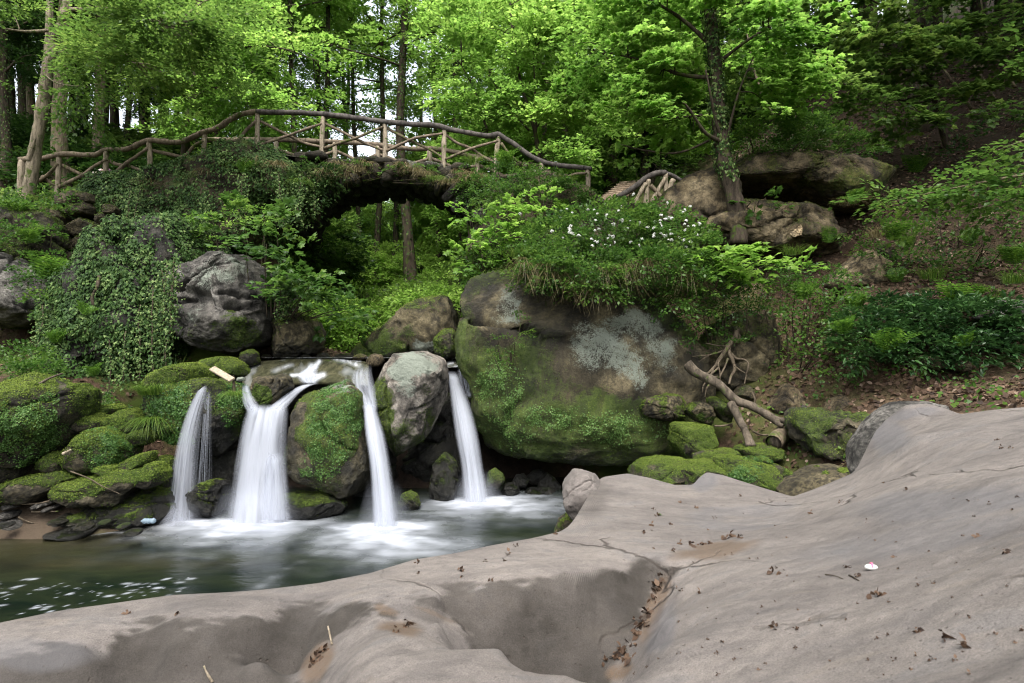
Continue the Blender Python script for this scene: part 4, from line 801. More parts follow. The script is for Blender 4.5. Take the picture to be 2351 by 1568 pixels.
# ------------------------------------------------------------------ water
def water_mat():
    m = NT('stream water'); p = m.pos()
    sw = m.n('ShaderNodeMapping', Vector=p, Scale=(1.0,2.6,1), Rotation=(0,0,.2)).outputs[0]
    n = m.noise(.9, 3, .5, sw, 1.0); n2 = m.noise(5, 4, .6, sw, .8)
    c = m.ramp(n, [(.35,(.003,.006,.004)),(.65,(.010,.014,.007))])
    c = m.mix(m.attr('shallow'), c, m.mix(n2, (.018,.015,.007), (.052,.041,.019)))
    f = m.attr('foam')
    c = m.mix(f, c, (.46,.49,.55))
    ro = m.math('ADD', .20, m.math('MULTIPLY', f, .5))
    b = m.bump(m.math('ADD', n, m.math('MULTIPLY', n2, .25)), .14, .10)
    return m.out(m.principled(c, ro, b, spec=.2))
wx = np.linspace(-11, 3.5, 760); wy = np.linspace(1.8, 13.2, 520)
WX, WY = np.meshgrid(wx, wy); wv = np.column_stack([WX.ravel(), WY.ravel(), np.zeros(WX.size)])
def foam_fan(bx, by, r, a0, spread, amp, nstreak, seed, sharp=1.0):
    dx, dy = wv[:,0]-bx, wv[:,1]-by; rr = np.hypot(dx, dy); an = np.arctan2(dy, dx)
    da = np.abs((an - a0 + np.pi) % (2*np.pi) - np.pi)
    st = .7*fbm(np.column_stack([np.cos(an)*nstreak, np.sin(an)*nstreak, rr*.5]), 1.0, 3, seed)+.5*fbm(wv,1.3,3,seed)
    st2 = fbm(np.column_stack([np.cos(an)*nstreak*3, np.sin(an)*nstreak*3, rr*.6]), 1.0, 3, seed+3)
    fall = np.exp(-(rr/(.80*r*(1+.10*st+.35*fbm(wv,.9,3,seed+6))))**1.25)
    return amp*fall*np.clip(1 + .40*fbm(wv*[1,1.4,1],1.6,4,seed+5)*rr/r*2 + .16*st*rr/r + .05*st2*rr/r, 0, 1.5)*(.25+.75*(1-sstep(spread*.5, spread, da)))
def W0(px, py): a = P(px, py, CZ*F/(py-CY)); return a[0], a[1]
foam = np.zeros(len(wv))
for (px, py, r, a0, sp, am, ns, sd) in [(560,1197,1.15,-1.7,2.4,1.0,4,1),(620,1195,1.05,-1.2,2.4,.95,4,2),(480,1195,.9,-2.2,2.2,.85,4,8),(885,1200,1.05,-1.45,2.2,1.15,5,3),(860,1225,1.2,-2.1,1.5,.75,6,11),(900,1230,1.5,-.9,1.2,.75,6,4),(1100,1145,1.05,-1.3,2.5,1.1,5,5),(1180,1160,1.1,-.6,1.8,.7,5,6),(1050,1165,1.0,-1.9,1.6,.6,5,12),(410,1195,.65,-2.4,2.4,.6,4,7)]:
    x0, y0 = W0(px, py); foam = np.maximum(foam, foam_fan(x0, y0, r, a0, sp, am, ns, sd))
def streakline(pts, wid, amp, seed):
    q = np.array([W0(*p_) for p_ in pts]); q = polyline(np.column_stack([q, np.zeros(len(q))]), 40)[:, :2]
    d = np.min(np.linalg.norm(wv[:,None,:2]-q[None], axis=2), axis=1)
    return amp*np.exp(-(d/wid)**2)*np.clip(.5+1.6*fbm(wv*[1,2.0,1], 2.6, 5, seed), 0, 1.2)
foam = np.maximum(foam, streakline([(800,1222),(760,1250),(690,1290),(600,1345)], .13, .28, 41))
foam = np.maximum(foam, streakline([(740,1215),(700,1245),(640,1262)], .10, .35, 42))
foam = np.maximum(foam, streakline([(345,1218),(260,1222),(180,1232)], .10, .5, 43))
fd = W0(900,1300); dd = np.hypot((wv[:,0]-fd[0])/1.9, (wv[:,1]-fd[1])/1.0)
foam = np.maximum(foam, .10*np.exp(-dd**2)*np.clip(1+2*fbm(wv*[1,3,1], 1.4, 4, 44), 0, 2))
gz = height(wv[:,0], wv[:,1]); shallow = sstep(-.75, .0, gz)*sstep(-4.4,-5.6, wv[:,0])
sh2 = np.exp(-(((wv[:,0]+5.2)/1.5)**2+((wv[:,1]-7.75)/.28)**2)); shallow = np.clip(np.maximum(shallow*.45, .5*sh2*np.clip(.8+1.2*fbm(wv*[1,2.5,1],.9,3,47),0,1)), 0, 1)
fg = foam.reshape(520, 760)
for _ in range(6): fg[1:-1,1:-1] = (fg[1:-1,1:-1]*2+fg[:-2,1:-1]+fg[2:,1:-1]+fg[1:-1,:-2]+fg[1:-1,2:])/6
foam = fg.ravel()
fl_ = np.zeros(len(wv))
for k in range(90):
    px = rng.uniform(-20, 440); py = rng.uniform(1325, 1430 - px*.16)
    x0, y0 = W0(px, py); sx = .012+.05*rng.random()**2.2; ddx, ddy = wv[:,0]-x0, wv[:,1]-y0; an_ = .35+rng.normal(0,.3)
    uu = ddx*math.cos(an_)+ddy*math.sin(an_); vv_ = -ddx*math.sin(an_)+ddy*math.cos(an_)
    fl_ = np.maximum(fl_, rng.uniform(.1,.5)*np.exp(-((uu/sx)**2+(vv_/(sx*.55))**2)**1.5))
foam = .96*foam*sstep(.0,.66,foam)**.7*np.clip(.9+.9*fbm(wv*[1,1.5,1],3.2,4,59),.4,1.1)
foam = np.maximum(foam, fl_)
swell = .012*fbm(wv*[1,1.8,1], 1.1, 3, 51)
wv2 = wv.copy(); wv2[:,2] = swell + .05*np.clip(foam-.5, 0, 1)*fbm(wv, 3.5, 3, 53)
keep = (gz < .12)
wf = grid_faces(760, 520); wf = wf[keep[wf].any(1)]
tag(mesh('pool_water', wv2, wf, water_mat(), None, {'foam': np.clip(foam,0,1), 'shallow': shallow}), kind='structure')
# upper stream: a flat reach and the sliding water over the apron
def thin_water_mat():
    m = NT('sliding water'); n = m.noise(3.0, 4, .6, m.n('ShaderNodeMapping', Vector=m.pos(), Scale=(3,1,1)).outputs[0], .4)
    f = m.attr('foam'); c = m.mix(f, m.ramp(n, [(.35,(.020,.022,.013)),(.65,(.060,.058,.034))]), (.5,.53,.58))
    a = m.principled(c, m.math('ADD', .12, m.math('MULTIPLY', f, .45)), m.bump(n, .15, .05), spec=.2)
    return m.out(m.n('ShaderNodeMixShader', i0=m.attr('alpha'), i1=m.n('ShaderNodeBsdfTransparent'), i2=a).outputs[0])
M['slide'] = thin_water_mat()
ux = np.linspace(-5.2, -.6, 180); uy = np.linspace(12.32, 19, 60)
UX, UY = np.meshgrid(ux, uy); uv = np.column_stack([UX.ravel(), UY.ravel(), np.full(UX.size, 2.465)])
uv[:,2] += .008*fbm(uv*[1,2,1], 1.5, 3, 55)
ul = height(uv[:,0], uv[:,1]) < 2.75; uf = grid_faces(180, 60); uf = uf[ul[uf].any(1)]
tag(mesh('stream_water', uv, uf, M['slide'], None, {'foam': np.clip(.22+.7*fbm(uv*[2.5,.5,1],1.5,4,57),0,.7), 'alpha': np.ones(len(uv))}), kind='structure')  # foam value also paints light onto this dark flat reach

# ------------------------------------------------------------------ waterfalls: thin curved sheets
def fall_mat():
    m = NT('falling water'); a = m.attr('alpha')
    df = m.n('ShaderNodeBsdfDiffuse', Color=(.47,.50,.57,1)).outputs[0]; tr = m.n('ShaderNodeBsdfTranslucent', Color=(.47,.50,.57,1)).outputs[0]
    w_ = m.n('ShaderNodeMixShader', i0=.5, i1=df, i2=tr).outputs[0]
    return m.out(m.n('ShaderNodeMixShader', i0=a, i1=m.n('ShaderNodeBsdfTransparent'), i2=w_).outputs[0])
M['fall'] = fall_mat()
def sheet(parent, name, path, amax=.95, bulge=.35, nU=90, nV=200, streak=9, seed=0, top=.12, edge=.45, bottom=.0, thin=.0, vary=.5, off=0.0, mat='fall'):
    """path rows: (px, py, Y, half width px). A curved curtain following the path."""
    q = polyline(np.array([list(P(a,b,c)) + [w_*c/F] for a, b, c, w_ in path]), nV)
    u = np.linspace(-1, 1, nU)
    c, hw = q[:, :3], q[:,3]
    X = c[:,0,None] + hw[:,None]*u[None]; Y_ = c[:,1,None] - bulge*hw[:,None]*np.sqrt(np.clip(1-u**2,0,1))[None] + off; Z = np.repeat(c[:,2,None], nU, 1)
    v = np.linspace(0,1,nV)
    sp = np.column_stack([np.tile(u, nV)*streak, np.repeat(v, nU)*2.2, np.full(nU*nV, seed*3.1)])
    st = fbm(sp*[1,.45,1], 1.0, 3, seed, .42).reshape(nV,nU); lo = fbm(sp*[.4,.6,1], 1.0, 3, seed+9).reshape(nV,nU)
    Y_ = Y_ - .05*st*np.minimum(hw[:,None]*4, 1)
    a = amax*np.clip(1 - thin + vary*(1.25*st + 1.0*lo), 0.0, 1.05)
    a = a*(1-np.abs(u)[None]**(1/max(edge,.05)))**1.3 if edge else a
    a = a*sstep(0, top, v)[:,None] if top else a
    if bottom: a = a*(1-sstep(1-bottom, 1, v))[:,None]
    return mesh(name, np.column_stack([X.ravel(),Y_.ravel(),Z.ravel()]), grid_faces(nU,nV), M[mat], parent, {'alpha': np.clip(a,0,1).ravel(), 'foam': np.clip(a,0,1).ravel()})
# thin left fall
w1 = thing('waterfall', 'thin veil-like waterfall at the far left of the four', 'waterfall', (0,0,0))
sheet(w1, 'curtain', [(470,882,10.15,5),(464,900,9.98,13),(447,950,9.85,20),(432,1020,9.75,26),(424,1100,9.70,32),(416,1196,9.62,40)], .72, .4, seed=3, streak=5, vary=.6, thin=.12, top=.06)
sheet(w1, 'curtain', [(478,892,10.05,8),(474,930,9.95,14),(470,1000,9.9,18),(465,1100,9.88,24),(462,1180,9.86,26)], .5, .2, seed=7, streak=13, vary=1.4, thin=.7, top=.1, bottom=.3)
w2 = thing('waterfall', 'broad white waterfall fed by two branches, second from the left', 'waterfall', (0,0,0))
sheet(w2, 'curtain', [(618,925,10.02,44),(614,945,9.92,50),(607,985,9.80,55),(600,1060,9.70,62),(597,1130,9.62,68),(596,1200,9.5,78)], .98, .25, seed=11, streak=4, vary=.75, thin=-.05, top=.10, edge=.34, nU=130)
sheet(w2, 'curtain', [(630,1030,9.68,16),(632,1060,9.62,26),(632,1120,9.56,34),(634,1190,9.48,40)], .8, .35, seed=13, streak=4, vary=.6, top=.2)
sheet(w2, 'feeder_stream', [(563,880,10.25,8),(566,900,10.18,12),(574,925,10.08,19),(586,945,9.96,22),(590,965,9.9,20)], .9, .1, seed=15, streak=4, vary=.6, top=.1, bottom=.25)
sheet(w2, 'feeder_stream', [(722,880,10.85,12),(700,886,10.7,14),(676,900,10.5,16),(655,918,10.3,20),(636,938,10.1,24),(625,962,9.92,22)], .92, .15, seed=17, streak=4, vary=.5, top=.15, bottom=.2)
sheet(w2, 'feeder_stream', [(726,838,11.4,9),(712,850,11.15,20),(706,862,11.0,28),(710,876,10.9,22),(722,884,10.85,10)], .8, .1, seed=19, streak=4, vary=.7, top=.15, bottom=.2)
w3 = thing('waterfall', 'waterfall pouring between the green boulder and the pale boulder, third from the left', 'waterfall', (0,0,0))
sheet(w3, 'feeder_stream', [(838,836,11.1,18),(832,858,10.9,24),(836,890,10.6,28),(845,915,10.35,22),(852,945,10.1,18)], .75, .2, seed=21, streak=3.5, vary=.9, thin=.05, top=.25, bottom=.1)
sheet(w3, 'curtain', [(846,915,10.3,13),(852,950,10.05,18),(862,1000,9.8,24),(872,1060,9.6,25),(880,1130,9.45,28),(886,1215,9.3,32)], 1.0, .5, seed=23, streak=3, vary=.55, thin=-.1, top=.12, edge=.42)
w4 = thing('waterfall', 'waterfall sliding off a flat lip beside the huge boulder, rightmost of the four', 'waterfall', (0,0,0))
sheet(w4, 'curtain', [(1036,850,11.9,14),(1045,880,11.6,17),(1058,930,11.3,24),(1072,1000,11.05,28),(1084,1070,10.9,27),(1094,1150,10.75,31)], 1.0, .5, seed=25, streak=3, vary=.55, thin=-.1, top=.10, edge=.42)
sheet(w4, 'side_veil', [(1068,832,12.05,21),(1069,850,11.9,20),(1072,880,11.75,17),(1076,915,11.6,10)], .75, .15, seed=27, streak=8, vary=1.0, thin=.1, top=.2, bottom=.1)
for w_, pts_, sd_ in ((w1,[(425,1130,9.6,36),(418,1170,9.5,48),(414,1204,9.4,62)],41),(w2,[(598,1090,9.55,76),(596,1150,9.4,96),(594,1212,9.25,120)],43),(w3,[(880,1090,9.4,36),(886,1150,9.25,56),(890,1228,9.1,84)],45),(w4,[(1090,1070,10.75,36),(1096,1120,10.6,54),(1102,1162,10.4,84)],47)):
    sheet(w_, 'mist', pts_, .42, .5, seed=sd_, streak=2, vary=.5, thin=.1, top=.55, edge=.8, bottom=.12, nV=60, nU=60)
V_, F_ = [], []
lipq = np.array([[P(1010+75*a, 827+b*18*(1-a*.2), 12.6-b*.75) for a in np.linspace(0,1,30)] for b in np.linspace(-1.0,1,24)]).reshape(-1,3)
lipq[:,2] = np.minimum(lipq[:,2], 2.46) + .01*fbm(lipq, 3, 2, 3)
mesh('lip_water', lipq, grid_faces(30,24), M['slide'], w4, {'foam': np.clip(.15+fbm(lipq*[6,1,1],1.5,3,4),0,.5), 'alpha': np.ones(len(lipq))})
# thin sheet sliding over the apron
sv = []
for k, Yk in enumerate(np.linspace(12.4, 10.9, 60)):
    for px in np.linspace(556, 846, 120):
        sv.append(((px-CX)/F*Yk, Yk, 0))
sv = np.array(sv); tkk = np.repeat(np.linspace(0,1,60),120); pxx = np.tile(np.linspace(556,846,120),60)
pyl = np.interp(tkk, [0,.25,.6,1], [822,832,856,882]) + 10*np.abs((pxx-720)/140)**2.2
sv[:,2] = CZ - (pyl-CY)/F*sv[:,1] + .025*fbm(sv, 1.6, 3, 71)
sf = np.clip(.8*fbm(np.column_stack([pxx*.02, tkk*1.2, tkk*0]), 1.0, 4, 73)-.05, 0, .3)
for pl_, w_, a_ in [([(733,829),(722,842),(707,857),(690,863)],5,.95),([(672,862),(700,860),(735,862)],5,1.0),([(716,838),(706,852)],6,.7),([(742,860),(728,866),(712,876),(700,884)],7,.9),([(700,866),(702,876)],8,.6),([(568,858),(580,842),(590,836)],5,.5),([(630,852),(655,842),(668,838)],6,.35),([(770,822),(800,830),(822,838)],7,.55),([(800,824),(825,828)],4,.5),([(575,838),(572,850)],4,.4)]:
    qq_ = polyline(np.column_stack([np.array(pl_, float), np.zeros(len(pl_))]), 30)[:, :2]
    d_ = np.min(np.hypot(pxx[:,None]-qq_[None,:,0], (pyl[:,None]-qq_[None,:,1])*1.3), axis=1)
    sf = np.maximum(sf, a_*np.exp(-(d_/w_)**2)*np.clip(.75+1.2*fbm(np.column_stack([pxx*.12, pyl*.04, pxx*0]),1.0,3,75),.1,1.1))
sf = np.clip(sf, 0, 1)
tag(mesh('stream_water', sv, grid_faces(120,60), M['slide'], None, {'foam': sf, 'alpha': np.clip(1-sstep(.86,1,tkk)*.9,0,1)}), kind='structure')
# ------------------------------------------------------------------ bridge
YN, YF = 15.5, 17.7
def pxz(px, py, Y=YN): a = P(px, py, Y); return a[0], a[2]
bridge = thing('stone_bridge', 'small rustic stone arch bridge grown over with grass and ivy', 'bridge', P(885, 413, (YN+YF)/2))
B0 = np.array(bridge.location)
cxA, zA = pxz(880, 530); aA = 216/F*YN; bA = (530-410)/F*YN
ang = np.linspace(np.pi*.985, np.pi*.015, 60)
intr = np.column_stack([cxA + aA*np.cos(ang), zA + bA*np.sin(ang)])
deckp = polyline(np.array([[*pxz(a,b), 0] for a,b in [(560,352),(640,350),(740,357),(830,364),(900,370),(1000,378),(1100,392),(1200,410),(1340,450)]]), 200)
def deck_z(x): return np.interp(x, deckp[:,0], deckp[:,1])
top = deck_z(intr[:,0])
# fill between arch and deck (slightly behind the facing stones)
xs_ = intr[:,0]; n_ = len(xs_)
prof = []
for Yk in (YN+.10, YF-.10):
    prof += [np.column_stack([xs_, np.full(n_,Yk), intr[:,1]+.06]), np.column_stack([xs_, np.full(n_,Yk), top-.05])]
Vb = np.vstack(prof); i = np.arange(n_-1)
Fb = np.vstack([np.column_stack([i,i+1,i+1+n_,i+n_]), np.column_stack([i+2*n_+1,i+2*n_,i+3*n_,i+3*n_+1]), np.column_stack([i+1,i,i+2*n_,i+2*n_+1]), np.column_stack([i+n_,i+n_+1,i+3*n_+1,i+3*n_])])
mz = np.zeros(len(Vb))
mesh('arch_core', Vb-B0, Fb, M['rock_dark'], bridge, {'moss': mz, 'lichen': mz-1, 'wet': mz}, smooth=False)
def stone_lump(c, ax, r, seed, sub=3):
    """one rough squared stone: axis system ax (3x3 rows), half sizes r"""
    d, Tr = ico(sub); s = np.sign(d)*np.abs(d)**.6
    v = (s*np.asarray(r)) @ ax + c
    return v + unit(d @ ax)*(fbm(v+seed, 3.5, 3, seed)*.10)[:,None], Tr
def stones_part(name, items, mat, mo=.05):
    Vs, Fs, n0, A, L = [], [], 0, [], []
    for k, (c, ax, r) in enumerate(items):
        v, t = stone_lump(np.asarray(c), np.asarray(ax), r, k*1.7 % 13); Vs.append(v-B0); Fs.append(t+n0); n0 += len(v)
        A.append(np.full(len(v), mo + rng.normal(0,.14))); L.append(np.full(len(v), rng.normal(.12,.2)))
    return mesh(name, np.vstack(Vs), np.vstack(Fs), M[mat], bridge, {'moss': np.concatenate(A), 'lichen': np.concatenate(L), 'wet': np.zeros(n0)})
ringst, vault = [], []
na = 30
for row in range(6):
    yk = YN + .18 + row*(YF-YN-.36)/5
    for k in range(na):
        an = np.pi*(.02 + .96*(k + .5*(row%2) + rng.uniform(-.2,.2))/na)
        tx = unit(np.array([-aA*np.sin(an), 0, bA*np.cos(an)])); nn = np.array([-tx[2],0,tx[0]]); nn = nn if nn[2] > 0 else -nn
        c = np.array([cxA + aA*np.cos(an), yk + rng.normal(0,.04), zA + bA*np.sin(an)]) + nn*rng.uniform(.02,.14)
        it = (c, np.array([tx, [0,1,0], nn]), (rng.uniform(.085,.13), rng.uniform(.2,.28), rng.uniform(.14,.22)))
        (ringst if row == 0 else vault).append(it)
for k in range(24):        # long facing stones sticking out at the haunches, as in the photograph
    px = rng.choice([rng.uniform(1020,1100), rng.uniform(660,740)], p=[.7,.3]); f_ = (px-887)/197
    an = math.acos(np.clip(f_,-.98,.98)); py = 530 - 120*math.sin(an) - rng.uniform(0,38)
    x,z = pxz(px,py); sgn = np.sign(f_)
    ax0 = unit(np.array([sgn*.75, -.25, .6])); ax2 = unit(np.cross(ax0,[0,1,0])); ax1 = np.cross(ax2, ax0)
    ringst.append((np.array([x, YN-.05, z]), np.array([ax0,ax1,ax2]), (rng.uniform(.16,.3), rng.uniform(.08,.12), rng.uniform(.07,.11))))
stones_part('arch_ring', ringst, 'rock_grey', .06)
stones_part('vault', vault, 'rock_dark', -.1)
face = []
for k in range(70):
    x = rng.uniform(intr[0,0]+.1, intr[-1,0]-.1); zi = np.interp(x, intr[:,0], intr[:,1]); zt_ = deck_z(x)
    z = rng.uniform(zi+.2, max(zt_-.08, zi+.22)); th = rng.normal(0,.15)
    face.append((np.array([x, YN+.04+rng.normal(0,.04), z]), np.array([[math.cos(th),0,math.sin(th)],[0,1,0],[-math.sin(th),0,math.cos(th)]]), (rng.uniform(.12,.24), .16, rng.uniform(.08,.14))))
for px, py, w_, h_ in [(880,375,24,8),(868,392,9,14),(897,394,10,16),(893,410,12,10),(860,372,16,7),(922,379,20,6),(992,383,15,7),(840,372,18,6),(1060,388,22,9),(730,362,25,7)]:
    x,z = pxz(px,py); face.append((np.array([x,YN-.12,z]), np.eye(3), (w_/F*YN, .2, h_/F*YN)))
stones_part('spandrel_wall', face, 'rock_brown', .12)
dx = np.linspace(deckp[0,0], deckp[-1,0], 160); dy = np.linspace(YN-.15, YF+.15, 24); DX, DY = np.meshgrid(dx, dy)
dv = np.column_stack([DX.ravel(), DY.ravel(), deck_z(DX.ravel())]); dv[:,2] += .05*fbm(dv, 2.5, 4, 81) - .12*(np.abs((dv[:,1]-(YN+YF)/2)/1.25)**6)
mesh('deck', dv-B0, grid_faces(160,24), M['rock_brown'], bridge, {'moss': .1+.5*fbm(dv,2,3,3), 'lichen': mz[:1].repeat(len(dv))-1, 'wet': np.zeros(len(dv))})

# ------------------------------------------------------------------ railings of round logs
def log_px(parent, name, pts, Y, r, mat, n=None, rough=.22, seg=9, seed=0, taper=1.0):
    """a log through surveyed points; pts (px,py[,Y])"""
    p3 = np.array([P(a[0], a[1], a[2] if len(a) > 2 else Y) for a in pts]); d = np.linalg.norm(np.diff(p3,axis=0),axis=1).sum()
    rr = np.linspace(r, r*taper, len(p3))
    V, Fs = tube(p3, rr, n or max(5, int(d/.07)), seg, rough, 5.0, seed)
    return mesh(name, V - np.array(parent.location), Fs, M[mat], parent)
rail = thing('log_railing', 'near railing of crooked logs along the bridge, crossed braces between pale posts', 'railing', P(590, 345, YN))
def k1(L): return [(a*.33365, b*.33365) for a,b in L]
def k2(L): return [(783.7+a*.33365, b*.33365) for a,b in L]
posts = [((52,366),(48,452)),((136,357),(131,436)),((244,343),(239,424)),((342,326),(344,410)),((470,304),(464,384)),((591,258),(590,346)),((742,268),(739,356)),
         ((883,279),(884,370)),((1021,293),(1019,380)),((1146,309),(1140,392)),((1243,371),(1244,425)),((1348,386),(1350,455))]
for k, (a, b) in enumerate(posts):
    mid = ((a[0]+b[0])/2 + rng.normal(0,1.5), (a[1]+b[1])/2)
    low = (b[0]-(a[0]-b[0])*.1, b[1]+14)
    log_px(rail, 'post', [a, mid, low], YN, .064 if k not in (0,) else .09, 'post', rough=.16, seed=k)
log_px(rail, 'handrail', [(45,367),(66,365),(100,363)]+k1([(440,1062),(640,1068),(730,1030),(870,1028),(1025,968),(1220,978),(1410,908),(1500,878),(1640,793),(1770,766)]), YN-.02, .068, 'log', rough=.3, seed=31)
log_px(rail, 'handrail', k1([(1765,768),(1900,772),(2150,780),(2349,800)])+k2([(200,825),(297,838),(480,855),(640,862),(740,888),(830,906),(1000,935),(1085,922)]), YN-.02, .066, 'log_dark', rough=.24, seed=32)
log_px(rail, 'handrail', k2([(1080,922),(1200,1000),(1350,1100),(1500,1138),(1725,1160)]), YN-.02, .062, 'log_dark', rough=.24, seed=33)
br = [k1([(255,1255),(330,1200),(400,1125)]), k1([(290,1215),(340,1250),(390,1275)]), k1([(405,1285),(560,1210),(640,1150),(735,1095)]), k1([(415,1130),(550,1195),(640,1215),(715,1240)]),
      k1([(725,1250),(860,1130),(940,1075),(1015,1020)]), k1([(735,1095),(800,1130),(880,1140),(960,1170),(1020,1197)]), k1([(1035,1195),(1160,1160),(1270,1080),(1330,1010),(1400,968)]), k1([(1040,1035),(1140,1055),(1240,1080),(1385,1120)]),
      k1([(1405,1108),(1550,1020),(1640,960),(1700,890),(1765,828)]), k1([(1420,960),(1580,975),(1660,975),(1760,1000)]), k1([(1780,998),(1960,940),(2070,900),(2215,850)]), k1([(1785,830),(1960,920),(2100,985),(2210,1010)]),
      [(743,341),(783,327)]+k2([(100,950),(200,908),(290,872)]), [(745,283)]+k2([(0,905),(100,955),(200,1000),(300,1038)]), k2([(310,1038),(480,960),(560,940),(700,918)]), k2([(305,878),(480,970),(600,1025),(708,1090)]),
      k2([(715,1095),(900,1020),(1080,968)]), k2([(720,928),(800,985),(900,1025),(980,1080),(1065,1122)]), k2([(1100,985),(1165,1070),(1240,1130)]), k2([(1385,1152),(1450,1190),(1525,1232)]), k2([(1520,1238),(1600,1200),(1690,1192)])]
for k, b in enumerate(br):
    log_px(rail, 'brace', b, YN - .045 + .09*(k%2), -1 if False else (.047 if k < 10 else .038), 'log' if k % 3 else 'bark_mid', rough=.2, seed=50+k, taper=.85)
rail2 = thing('log_railing', 'far railing of the bridge, lower in view behind the near one', 'railing', P(768, 400, YF))
for k, (px, py) in enumerate([(500,322),(634,325),(768,328),(867,336),(986,345),(1095,361),(1205,378)]):
    log_px(rail2, 'post', [(px,py),(px+1,py+40),(px-1,py+85)], YF, .07, 'post', rough=.16, seed=80+k)
log_px(rail2, 'handrail', k1([(1420,962),(1700,960),(1960,962),(2180,972),(2349,978)])+k2([(200,990),(350,1012),(500,1025),(640,1025),(780,1045),(920,1078)])+[(1150,370),(1245,382)], YF, .07, 'log', rough=.2, seed=90)
fx = [500,634,768,867,986,1095,1205]; fy = [322,325,328,336,345,361,378]
for k in range(6):
    log_px(rail2, 'brace', [(fx[k]+3,fy[k]+18),((fx[k]+fx[k+1])/2,fy[k]+40),(fx[k+1]-3,fy[k+1]+66)], YF+.04, .045, 'log', seed=100+k)
    log_px(rail2, 'brace', [(fx[k]+3,fy[k]+68),((fx[k]+fx[k+1])/2,fy[k]+46),(fx[k+1]-3,fy[k+1]+20)], YF-.04, .045, 'log', seed=110+k)
YS = 18.6
rail3 = thing('log_railing', 'short log railing beside the timber steps at the right end of the bridge', 'railing', P(1470, 470, YS))
log_px(rail3, 'handrail', k2([(1855,1382),(2000,1300),(2060,1255),(2100,1222),(2180,1190),(2235,1190)]), YS, .09, 'log_dark', rough=.12, seed=120)
log_px(rail3, 'handrail', k2([(2230,1190),(2300,1218),(2420,1300)]), YS, .06, 'log_dark', rough=.12, seed=121)
for k, b in enumerate([k2([(2112,1235),(2100,1340),(2095,1440)]), k2([(2230,1195),(2232,1280),(2230,1370)]), k2([(2285,1235),(2262,1290),(2252,1350)])]): log_px(rail3, 'post', b, YS, .08, 'post', seed=125+k)
for k, b in enumerate([k2([(2095,1262),(2050,1340),(2010,1420)]), k2([(2230,1225),(2180,1310),(2130,1400)]), k2([(2125,1275),(2160,1310),(2205,1365)])]): log_px(rail3, 'brace', b, YS-.06, .065, 'post' if k < 2 else 'log', seed=130+k)
steps = thing('timber_steps', 'flight of timber-edged earth steps climbing right from the bridge', 'steps', P(1430, 455, 19))
for k in range(10):
    a = k/9; cx_, cy_, Yk = 1398+ (1452-1398)*a, 462 + (418-462)*a, 18.2 + 2.4*a
    c = P(cx_, cy_, Yk); w_ = .5
    d = np.array([unit(np.array([[1,.35,.18]]))[0]]); p0, p1 = c - d[0]*w_, c + d[0]*w_
    V, Fs = tube([p0, (p0+p1)/2, p1], [.05]*3, 12, 8, .15, 4, 140+k)
    mesh('tread', V - np.array(steps.location), Fs, M['tread'], steps)

# ------------------------------------------------------------------ dead wood
def wood(name, label, cat, pieces, mat='deadwood', group=None, rough=.2):
    r0 = np.array(P(*pieces[0][0][0][:3])); J = Join()
    for k, (pts, r0_, r1_) in enumerate(pieces):
        p3 = np.array([P(*a) for a in pts]); V, Fs = tube(p3, np.linspace(r0_, r1_, len(p3)), max(8, int(len(p3)*7)), 9, rough, 6, 160+k)
        J.add(V - r0, Fs)
    o = J.build(name, M[mat]); o.location = [float(v) for v in r0]; return tag(o, label, cat, group)
def q3(L, Y0, Y1): return [(*cz3([a])[0], Y0+(Y1-Y0)*k/(len(L)-1)) for k, a in enumerate(L)]
wood('driftwood_branch', 'long bare bent branch sloping down across the right bank stones', 'branch', [(q3([(600,345),(680,425),(780,475),(860,515),(940,585),(1040,675),(1160,712),(1300,790),(1400,850),(1500,842),(1630,795)], 10.3, 9.4), .085, .055), (q3([(1380,845),(1400,875),(1440,890)], 9.5, 9.4), .05, .03)])
wood('driftwood_branch', 'shorter forked branch standing under the long bent one on the right bank', 'branch', [(q3([(985,690),(1030,780),(1080,880),(1115,960),(1140,1070)], 9.85, 9.2), .07, .05), (q3([(1090,890),(1130,960),(1185,1065)], 9.6, 9.15), .045, .035)])
o_ = thing('sawn_log', 'short stump of log lying end-on among the right bank stones', 'log', P(1780, 1000, 9.4))
V, Fs = tube(np.array([P(*cz3([(1500,905)])[0], 9.75), P(*cz3([(1430,960)])[0], 9.5), P(*cz3([(1350,1045)])[0], 9.15)]), [.11,.12,.125], 20, 14, .12, 4, 7, cap=False)
mesh('bark', V-np.array(o_.location), Fs, M['bark_mid'], o_)
V, Fs = tube(np.array([P(*cz3([(1500,905)])[0], 9.75), P(*cz3([(1430,960)])[0], 9.5), P(*cz3([(1358,1037)])[0], 9.18)]), [.09,.10,.105], 20, 14, .2, 9, 8)
mesh('heartwood', V-np.array(o_.location), Fs, M['deadwood'], o_)
R_ = lambda L, a, b, r, s: (q3(L, a, b), r, s)
